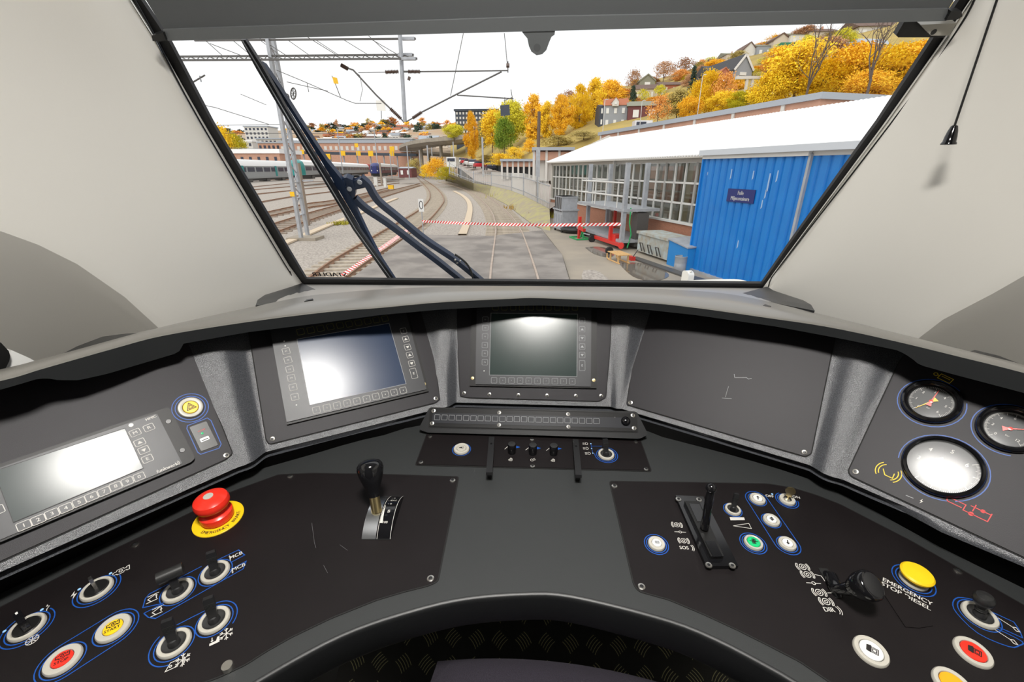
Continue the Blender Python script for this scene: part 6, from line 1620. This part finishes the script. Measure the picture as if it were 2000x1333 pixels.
def tuft(px, py, w, h, m, lab, Y=None):
    c = gd(px, py, GZ) if Y is None else aty(px, py, Y); o = thing('grass_tuft', lab, 'grass', c); mb = MB(); rnd_ = random.Random(px)
    for i in range(160):
        x, y = rnd_.gauss(0, w / 3), rnd_.gauss(0, w / 3); hh = h * rnd_.uniform(.5, 1); a = rnd_.uniform(0, 6.28); dx, dy = math.cos(a) * .05, math.sin(a) * .05
        mb.add([(x - dx, y - dy, 0), (x + dx, y + dy, 0), (x + rnd_.gauss(0, .12), y + rnd_.gauss(0, .12), hh)], [(0, 1, 2)])
    mb.build('blades', m, o)['kind'] = 'stuff'
mat('weed', (.38, .34, .03), .9); mat('weedbrown', (.42, .27, .07), .9)
for q in ((1068, 424, 1.6, .5, 'weed', 'yellow-green weeds at the workshop corner by the fence end'), (1018, 408, 2.2, .5, 'weedbrown', 'brown weeds on the verge below the leaning fence strut'), (985, 385, 3.0, .6, 'weed', 'green weeds along the middle of the fence foot'), (940, 366, 4, .7, 'weedbrown', 'dry weeds at the far end of the fence foot'), (900, 357, 4, .8, 'weed', 'yellow-green grass clump where the tracks merge'), (664, 438, .9, .25, 'weed', 'small green weed patch beside the left cable trough')): tuft(*q)
# garages
for x0, x1, yt, yb_, Y, nd, lab, dm in ((980, 1045, 313, 350, 72, 6, 'brick garage row with dark open bays below the bank', 'satin'), (1043, 1118, 291, 354, 58, 3, 'taller brick garage with beige doors beside the workshop', 'pale')):
    a, b = aty(x0, yt, Y), aty(x1, yt, Y); w = b.x - a.x; h = a.z - aty(x0, yb_, Y).z
    o = thing('garage_row', lab, 'garage', V(((a.x + b.x) / 2, Y, a.z - h)))
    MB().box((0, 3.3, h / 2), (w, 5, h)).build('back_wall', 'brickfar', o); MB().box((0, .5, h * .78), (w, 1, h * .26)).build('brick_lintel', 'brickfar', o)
    MB().box((0, 2.5, h), (w + .5, 6, .35)).build('roof', 'roofgrey', o)
    for i in range(nd + 1): MB().box((-w / 2 + w * i / nd, .3, h * .5), (.28, .7, h)).build('pillar', 'pale', o)
    for i in range(nd): MB().box((-w / 2 + w * (i + .5) / nd, .75, h * .33), (w / nd - .28, .06, h * .64)).build('door', dm, o)  # open bays get a near-black sheet as painted shade
o = None
c = aty(1050, 345, 40); t = aty(1052, 218, 40); o = thing('wooden_pole', 'rough brown wooden pole standing in front of the garages', 'pole', c + V((0, 0, -2.0)))
MB().tube([(0, 0, 0), (.02, 0, t.z - c.z + 2)], [.16, .13], 10).build('pole', 'trunk', o, True); MB().box((0, -.2, 3.0), (.36, .1, 2.6)).build('steel_sleeve', 'galv', o)
# ---- hillside
hillrows = [[(880, 315, 150), (905, 313, 146), (950, 322, 108), (1040, 300, 76), (1110, 288, 74), (1180, 262, 72), (1300, 245, 66), (1500, 215, 60), (1700, 190, 56), (1950, 160, 56)],
            [(880, 302, 172), (905, 298, 160), (950, 290, 130), (1040, 266, 100), (1110, 254, 96), (1180, 240, 88), (1300, 215, 84), (1500, 180, 78), (1700, 150, 74), (1950, 110, 74)],
            [(880, 284, 210), (905, 276, 190), (950, 266, 160), (1040, 240, 130), (1110, 225, 120), (1180, 205, 112), (1300, 180, 108), (1500, 130, 102), (1700, 90, 98), (1950, 40, 98)],
            [(880, 270, 300), (905, 258, 260), (950, 242, 230), (1040, 215, 190), (1110, 196, 170), (1180, 178, 160), (1300, 150, 150), (1500, 90, 140), (1700, 45, 135), (1950, -20, 135)]]
struct(MB().grid([[aty(p[0], p[1] + (2 if p[0] < 1000 else 20 if p[0] < 1100 else 45), p[2] - 3) for p in hillrows[0]]] + [[aty(*p) for p in r] for r in hillrows] + [[aty(*p) + V((0, 60, -20)) for p in hillrows[-1]]]).build('terrain_right', 'hillgrass', smooth=True))
cityrows = [[(x, 345, 320) for x in range(200, 960, 60)], [(x, 262 + 8 * math.sin(x * .02), 480) for x in range(200, 960, 60)], [(x, ipol([(200, 262), (380, 258), (450, 262), (560, 262), (640, 252), (740, 246), (800, 250), (960, 250)], x), 640) for x in range(200, 960, 60)]]
struct(MB().grid([[aty(*p) for p in r] for r in cityrows] + [[aty(*p) + V((0, 80, -30)) for p in cityrows[-1]]]).build('terrain_left', 'cityhill', smooth=True))
block('office_block', 'dark office block with rows of pale windows above the trees', 'building', 889, 972, 217, 262, 175, 'office', 'office', 22, (13, 5), 'pale', .6, .5, .5)
# houses on the right slope
mat('h_grey', (.30, .32, .35), .8); mat('h_cream', (.58, .50, .40), .8); mat('h_red', (.42, .15, .08), .8); mat('h_white', (.64, .62, .58), .8); mat('r_red', (.40, .13, .06), .8); mat('r_brown', (.14, .085, .065), .8); mat('r_black', (.05, .05, .055), .7); mat('r_olive', (.24, .24, .18), .8); mat('r_pink', (.48, .21, .15), .8); mat('netgreen', (.03, .22, .12), .7)
house('grey-blue house with orange roof and dormer nearest the brick hall', 1180, 1226, 186, 206, 252, 84, 'h_grey', 'r_red', 'side', 8, (3, 2), tilt=-8)
house('narrow dark blue annex left of the grey-blue house', 1172, 1181, 200, 207, 250, 84.5, 'office', 'office', 'side', 6, (1, 2))
house('white-fronted dormer gable on the orange roof', 1197, 1209, 190, 198, 207, 83.5, 'h_white', 'r_red', 'gable', 4, (1, 1), 'dormer')
house('cream house with brown roof above the maroon house', 1242, 1298, 158, 174, 200, 106, 'h_cream', 'r_brown', 'side', 9, (6, 1), tilt=-8)
house('low maroon house with olive roof right of the grey-blue house', 1228, 1290, 192, 207, 240, 82, 'maroon', 'r_olive', 'side', 7, (2, 1), tilt=-8)
house('red brick house right of the cream house', 1292, 1345, 154, 166, 186, 112, 'h_red', 'r_brown', 'side', 8, (3, 1))
house('olive gable house behind the cream house', 1250, 1280, 146, 158, 170, 125, 'r_olive', 'r_olive', 'gable', 8, (1, 1))
house('grey house with steep dark roof and white gable trim', 1432, 1472, 108, 138, 152, 92, 'h_grey', 'r_black', 'gable', 12, (1, 1), tilt=14)
house('dark roofed wing left of the steep grey house', 1388, 1440, 118, 140, 152, 97, 'h_grey', 'r_black', 'side', 10, (3, 1))
house('red gabled house below the dark roofed house', 1400, 1430, 133, 150, 165, 86, 'h_red', 'r_red', 'gable', 8, (1, 1))
house('low pink-roofed house below the white mast', 1410, 1450, 168, 188, 205, 70, 'h_cream', 'r_pink', 'side', 7, (2, 1))
for i, (x0, x1, yr, ye, wm, lab) in enumerate(((1372, 1396, 118, 126, 'h_cream', 'first and lowest terrace house climbing the skyline'), (1396, 1420, 108, 117, 'h_white', 'second terrace house climbing the skyline'), (1420, 1450, 96, 106, 'h_cream', 'third terrace house climbing the skyline'), (1452, 1478, 83, 98, 'h_white', 'white gabled terrace house halfway up the skyline'), (1480, 1510, 78, 90, 'h_grey', 'fifth terrace house climbing the skyline'), (1512, 1545, 66, 78, 'h_cream', 'sixth terrace house climbing the skyline'), (1545, 1580, 56, 68, 'h_white', 'seventh terrace house just below the sun blind'), (1582, 1640, 47, 62, 'h_cream', 'highest terrace house cut by the sun blind'))):
    house(lab, x0, x1, yr, ye, ye + 34, 132 - i, wm, 'r_brown' if i % 2 else 'r_olive', 'gable' if i in (3, 5) else 'side', 8, (2, 1), chim=True)
house('long white house with grey skylit roof behind the bare tree', 1648, 1760, 62, 88, 120, 96, 'h_white', 'roofgrey', 'side', 9, (6, 1), tilt=8)
house('white house high at the right edge of the windscreen', 1680, 1790, 30, 52, 80, 120, 'h_white', 'r_brown', 'side', 9, (5, 1))
house('green netted scaffold roof between the terrace houses', 1552, 1650, 70, 84, 92, 108, 'h_grey', 'netgreen', 'side', 10, (4, 1), 'scaffolded_house')
house('pale concrete garage in the yellow trees', 1610, 1628, 95, 96, 116, 84, 'pale', 'pale', 'side', 5, (1, 1), 'shed_house')
c = aty(1456, 205, 58); o = thing('crane_mast', 'white mast with a crossbar among the yellow trees', 'mast', c); hh = aty(1456, 152, 58).z - c.z
MB().bar((-.3, 0, 0), (-.3, 0, hh), .25).bar((.3, 0, 0), (.3, 0, hh), .25).build('mast', 'frame', o); MB().bar((-1.6, 0, hh), (3.4, 0, hh + .0), .4, .3).build('crossbar', 'frame', o)
for x, yb_, yt, lab in ((1361, 232, 148, 'slim pale lamp post in front of the yellow trees'), (1177, 262, 196, 'slim lamp post left of the grey-blue house'), (1250, 243, 198, 'slim lamp post before the maroon house'), (1605, 195, 130, 'curved pale lamp post in the right yellow trees')):
    c = aty(x, yb_, 60); t = aty(x, yt, 60); o = thing('street_lamp', lab, 'lamp', c); MB().tube([(0, 0, -1), (0, 0, t.z - c.z), (.15, 0, t.z - c.z + .1), (.4, 0, t.z - c.z + .1)], .045, 6).build('pole', 'frame', o, True)
c = aty(1257, 247, 62); o = thing('van', 'white van top showing above the grey parapet', 'van', c); MB().box((0, 1, .1), (2.2, 1.8, 1.2)).build('body', 'carwhite', o); MB().box((-.3, .05, .35), (1.2, .1, .35)).build('window', 'band', o)

# ---- trees
LEAF = {'yellow': (.86, .54, .010), 'gold': (.84, .45, .012), 'greenyellow': (.58, .52, .02), 'green': (.24, .36, .04), 'olive': (.40, .31, .08), 'brown': (.44, .24, .12), 'orange': (.66, .30, .06), 'dark': (.035, .06, .035)}
for k, c in LEAF.items(): mat('leaf_' + k, c, .8, noise=(.8, tuple(min(1, x * 1.35 + .01) for x in c), .2))
TC = {}
def treemesh(kind, col, var):
    key_ = (kind, col, var)
    if key_ in TC: return TC[key_]
    rn = random.Random(hash((kind, var)) % 1000 if False else (len(kind) * 37 + var * 11)); mb = MB(); n = {'round': 9500, 'narrow': 8500, 'bush': 4500, 'conifer': 3600, 'sparse': 1700, 'far': 260}[kind]
    cl = []
    for i in range(64 if kind != 'far' else 14):
        t = rn.random()
        if kind == 'narrow': z = .12 + .86 * t; rmax = .5 * (math.sin(math.pi * min(1, (1.02 - t) * .95)) ** .7) * (.95 if t < .8 else .7)
        elif kind == 'conifer': z = .08 + .9 * t; rmax = .48 * (1.03 - t)
        elif kind == 'bush': z = .05 + .75 * t; rmax = .5 * math.sqrt(max(0, 1 - (t * .95) ** 2))
        else: z = .25 + .70 * t; rmax = .5 * math.sqrt(max(.05, 1 - (2 * t - .9) ** 2 * .85))
        a = rn.uniform(0, 6.283); r = rmax * math.sqrt(rn.random()); cl.append((r * math.cos(a), r * math.sin(a), z))
    s = {'far': .085, 'sparse': .022, 'conifer': .032}.get(kind, .0185); sp = {'conifer': .055, 'far': .12, 'narrow': .06}.get(kind, .085)
    for i in range(n):
        c = rn.choice(cl); p = V((c[0] + rn.gauss(0, sp), c[1] + rn.gauss(0, sp), c[2] + rn.gauss(0, sp * .62)))
        u = V((rn.gauss(0, 1), rn.gauss(0, 1), rn.gauss(0, 1))).normalized(); w = u.orthogonal().normalized(); ss = s * rn.uniform(.6, 1.25)
        mb.add([p - u * ss - w * ss * .6, p + u * ss - w * ss * .6, p + u * ss * .8 + w * ss * .6, p - u * ss * .8 + w * ss * .6], [(0, 1, 2, 3)])
    cm = mb.mesh('crown', 'leaf_' + col)
    tk = MB().tube([(0, 0, -.06), (0.005, 0, .4), (0, .005, .85)], [.022, .016, .005], 6)
    for i in range(9):
        a = rn.uniform(0, 6.28); z = rn.uniform(.2, .7); l = rn.uniform(.2, .4)
        tk.tube([(0, 0, z), (math.cos(a) * l * .5, math.sin(a) * l * .5, z + .14), (math.cos(a) * l, math.sin(a) * l, z + .22)], [.008, .005, .002], 4)
    TC[key_] = (cm, tk.mesh('trunk', 'trunk')); return TC[key_]
TN = 0
def tree(px, yb_, yt, w, Y, kind, col, lab, group=None, trunk=True):
    global TN
    TN += 1; c = aty(px, yb_, Y); h = aty(px, yt, Y).z - c.z; ww = w / 850 * (Y * .93) * 1.02
    o = thing({'bush': 'bush', 'conifer': 'conifer'}.get(kind, 'tree'), lab, {'bush': 'bush'}.get(kind, 'tree'), c, group)
    o.rotation_euler.z = TN * 1.7; o.scale = (ww, ww, h)
    cm, tm_ = treemesh(kind, col, TN % 3)
    for nm, me in (('crown', cm),) + ((('trunk', tm_),) if trunk else ()):
        k = bpy.data.objects.new(nm, me); COL.objects.link(k); k.parent = o
TREES = [
 (887, 275, 243, 36, 150, 'round', 'greenyellow', 'round yellow-green tree standing above the curved ramp'),
 (922, 318, 221, 30, 108, 'narrow', 'gold', 'slender golden birch at the right end of the ramp'),
 (944, 300, 236, 28, 118, 'round', 'olive', 'dull olive tree between the golden birch and green trees'),
 (962, 300, 212, 40, 106, 'round', 'yellow', 'yellow tree partly hiding the dark office block'),
 (998, 290, 200, 56, 100, 'round', 'greenyellow', 'bright green and yellow tree behind the dark hanging plate'),
 (985, 305, 232, 40, 96, 'round', 'green', 'dark green tree in the middle of the bank'),
 (1042, 282, 190, 48, 94, 'narrow', 'gold', 'tall golden birch right of the green tree'),
 (1068, 276, 200, 36, 92, 'narrow', 'yellow', 'yellow birch behind the wooden pole'),
 (1095, 272, 188, 46, 90, 'narrow', 'gold', 'golden birch nearest the grey-blue house, left of two'),
 (1130, 262, 170, 50, 94, 'narrow', 'yellow', 'tall yellow birch rising to the skyline left of the houses'),
 (1158, 258, 155, 46, 98, 'narrow', 'yellow', 'tallest yellow birch left of the grey-blue house'),
 (1190, 215, 158, 52, 118, 'round', 'gold', 'golden round tree behind the orange roof'),
 (1110, 215, 178, 40, 150, 'sparse', 'brown', 'thin brown tree on the skyline left of the birches'),
 (975, 322, 296, 50, 84, 'bush', 'yellow', 'yellow bush low on the bank above the cars'),
 (1005, 312, 284, 40, 80, 'bush', 'yellow', 'yellow bush in the middle of the bank'),
 (1034, 296, 268, 26, 78, 'bush', 'gold', 'golden bush high on the bank by the wooden pole'),
 (950, 318, 300, 36, 90, 'bush', 'olive', 'olive bush at the foot of the bank by the street'),
 (1090, 285, 262, 60, 78, 'bush', 'olive', 'dry brown bush on the bank behind the garages'),
 (1140, 272, 252, 60, 74, 'bush', 'olive', 'dry bush at the left end of the brick hall'),
 (855, 345, 302, 44, 104, 'bush', 'gold', 'bright golden bush under the ramp'),
 (872, 352, 322, 44, 92, 'bush', 'greenyellow', 'yellow-green bush at the fence end'),
 (833, 345, 318, 26, 112, 'bush', 'yellow', 'small yellow bush between the ramp masts'),
 (812, 340, 305, 30, 125, 'bush', 'olive', 'olive bush right of the brick hut'),
 (1236, 190, 137, 28, 128, 'sparse', 'brown', 'thin brown tree on the skyline above the cream house'),
 (1234, 215, 166, 20, 98, 'conifer', 'dark', 'dark conifer between the grey-blue and cream house'),
 (1349, 192, 130, 20, 100, 'conifer', 'dark', 'tall dark conifer right of the red brick house'),
 (1295, 160, 120, 34, 135, 'sparse', 'brown', 'bare brown tree on the skyline, left of two'),
 (1335, 155, 114, 40, 135, 'sparse', 'brown', 'bare brown tree on the skyline, right of two'),
 (1283, 245, 186, 40, 66, 'sparse', 'orange', 'thin orange-brown tree in front of the maroon house'),
 (1320, 240, 175, 52, 68, 'round', 'olive', 'olive tree right of the maroon house'),
 (1345, 238, 190, 40, 62, 'round', 'gold', 'golden tree behind the slim lamp post'),
 (1374, 235, 140, 50, 64, 'round', 'yellow', 'tall yellow tree right of the dark conifer'),
 (1408, 228, 142, 44, 62, 'sparse', 'orange', 'rusty brown tree below the red gabled house'),
 (1410, 228, 178, 50, 60, 'round', 'yellow', 'yellow tree in front of the pink-roofed house'),
 (1440, 222, 180, 40, 58, 'round', 'greenyellow', 'yellow-green tree left of the white mast'),
 (1495, 220, 142, 64, 56, 'round', 'yellow', 'yellow tree just right of the white mast'),
 (1545, 212, 78, 96, 56, 'round', 'yellow', 'very large yellow tree in the middle of the right slope'),
 (1520, 140, 92, 50, 90, 'round', 'gold', 'golden tree below the green netted roof'),
 (1600, 206, 120, 76, 53, 'round', 'yellow', 'yellow tree right of the largest yellow tree'),
 (1602, 125, 74, 60, 92, 'round', 'brown', 'round brown tree below the green netted roof'),
 (1642, 105, 56, 34, 98, 'round', 'greenyellow', 'yellow-green tree beside the long white house'),
 (1655, 200, 88, 92, 53, 'round', 'gold', 'large golden tree left of the big bare tree'),
 (1715, 198, 92, 100, 51, 'round', 'yellow', 'large yellow tree behind the big bare tree'),
 (1690, 205, 140, 80, 49, 'round', 'gold', 'low golden tree at the foot of the big bare tree'),
 (1775, 196, 84, 110, 50, 'round', 'gold', 'golden tree cut by the right window frame'),
 (1830, 190, 70, 110, 50, 'round', 'yellow', 'yellow tree mostly hidden by the right window frame'),
 (1570, 85, 52, 40, 128, 'round', 'brown', 'brown tree on the skyline below the sun blind'),
 (1440, 125, 100, 30, 120, 'round', 'olive', 'olive tree among the terrace houses'),
 (1395, 140, 116, 30, 118, 'round', 'gold', 'small golden tree below the terrace houses'),
]
for t in TREES: tree(*t)
tree(440, 336, 248, 60, 210, 'round', 'yellow', 'yellow trees above the train beside the left window frame')
tree(468, 331, 262, 40, 215, 'round', 'greenyellow', 'yellow-green tree left of the apartment block')
def bare(px, yb_, yt, Y, lab, seed):
    rn = random.Random(seed); c = aty(px, yb_, Y); h = aty(px, yt, Y).z - c.z; o = thing('bare_tree', lab, 'tree', c)
    MB().tube([(0, 0, -1), (0, 0, h * .25)], [.13, .10], 8).build('trunk', 'trunk', o, True)
    def branch(p, d, L, r, lv):
        mb = MB(); q = p; pts = [p]
        for i in range(5): d = (d + V((rn.gauss(0, .12), rn.gauss(0, .12), .05))).normalized(); q = q + d * L / 5; pts.append(q)
        mb.tube(pts, [r * (1 - .16 * i) for i in range(6)], 5)
        out = [mb]
        if lv:
            for i in range(5):
                b = pts[1 + i % 5]; e = (d + V((rn.gauss(0, .55), rn.gauss(0, .55), rn.gauss(.1, .2)))).normalized(); out += branch(b, e, L * rn.uniform(.45, .65), r * .5, lv - 1)
        return out
    for i in range(3):
        mb = MB()
        for b in branch(V((0, 0, h * .22)), V((rn.gauss(0, .22), rn.gauss(0, .2), 1)).normalized(), h * .75, .075, 2): mb.add(b.v, b.f)
        mb.build('branches', 'trunk', o, True)
bare(1690, 196, 20, 44, 'big bare tree with forking branches before the yellow trees', 3)
bare(1572, 200, 70, 47, 'slender bare tree in front of the largest yellow tree', 5)
# ---- mixed growth filling the right slope between the houses
rn = random.Random(23)
for i in range(64):
    px = rn.uniform(1190, 1660); t = rn.random(); a, b = hillrows[1 + (i % 2)], hillrows[2 + (i % 2)]
    def hr(r, k): return ipol([(q[0], q[k]) for q in r], px)
    Y = lerp(hr(a, 2), hr(b, 2), t); py = lerp(hr(a, 1), hr(b, 1), t) + 3
    tree(px, py, py - rn.uniform(14, 30), rn.uniform(18, 36), Y, rn.choice(['round', 'sparse', 'sparse', 'bush']), rn.choice(['olive', 'brown', 'orange', 'gold', 'greenyellow', 'yellow']), 'small autumn tree or shrub filling the slope between the houses', 'mixed growth on the right slope')
# ---- hill town on the left
rn = random.Random(11)
HM = {}
def farhouse(px, py, Y, s, m, rm, lab, grp):
    k = (m, rm)
    if k not in HM:
        HM[k] = (MB().box((0, .4, .3), (1, .8, .6)).mesh('wall', m), MB().prism([(-.54, -.05, .6), (-.54, .85, .6), (-.54, .4, .9)], (1.08, 0, 0)).mesh('roof', rm), [MB().box((x, -.01, .32), (.16, .04, .2)).mesh('window', 'band') for x in (-.3, 0, .3)])
    o = thing('hill_house', lab, 'house', aty(px, py, Y), grp); o.scale = (s, s, s * .9); o.rotation_euler.z = R(rn.uniform(-25, 25))
    for nm, me in (('wall', HM[k][0]), ('roof', HM[k][1])) + tuple(('window', w) for w in HM[k][2]):
        b = bpy.data.objects.new(nm, me); COL.objects.link(b); b.parent = o
sky = [(330, 262), (450, 262), (560, 262), (640, 250), (740, 245), (800, 248), (900, 246)]
for i in range(220):
    px = rn.uniform(560, 905) if i > 40 else rn.uniform(440, 560); t = rn.random() ** .8; Y = lerp(350, 620, t); py = lerp(292, ipol(sky, px) + 4, t)
    m, rm = rn.choice([('h_white', 'r_brown'), ('h_white', 'roofgrey'), ('h_white', 'white_roof'), ('h_cream', 'r_red'), ('h_grey', 'roofgrey')])
    farhouse(px, py, Y, rn.uniform(5, 9.5), m, rm, 'small distant house on the hillside across the yard', 'houses on the far hillside')
for i in range(230):
    px = rn.uniform(560, 905) if i > 40 else rn.uniform(430, 560); t = rn.random() ** .6; Y = lerp(350, 640, t); py = lerp(294, ipol(sky, px) + 3, t)
    col = rn.choice(['orange', 'gold', 'brown', 'dark', 'dark', 'olive'])
    tree(px, py, py - rn.uniform(10, 20), rn.uniform(10, 20), Y, 'far', col, 'distant autumn tree on the hillside across the yard', 'trees on the far hillside', False)
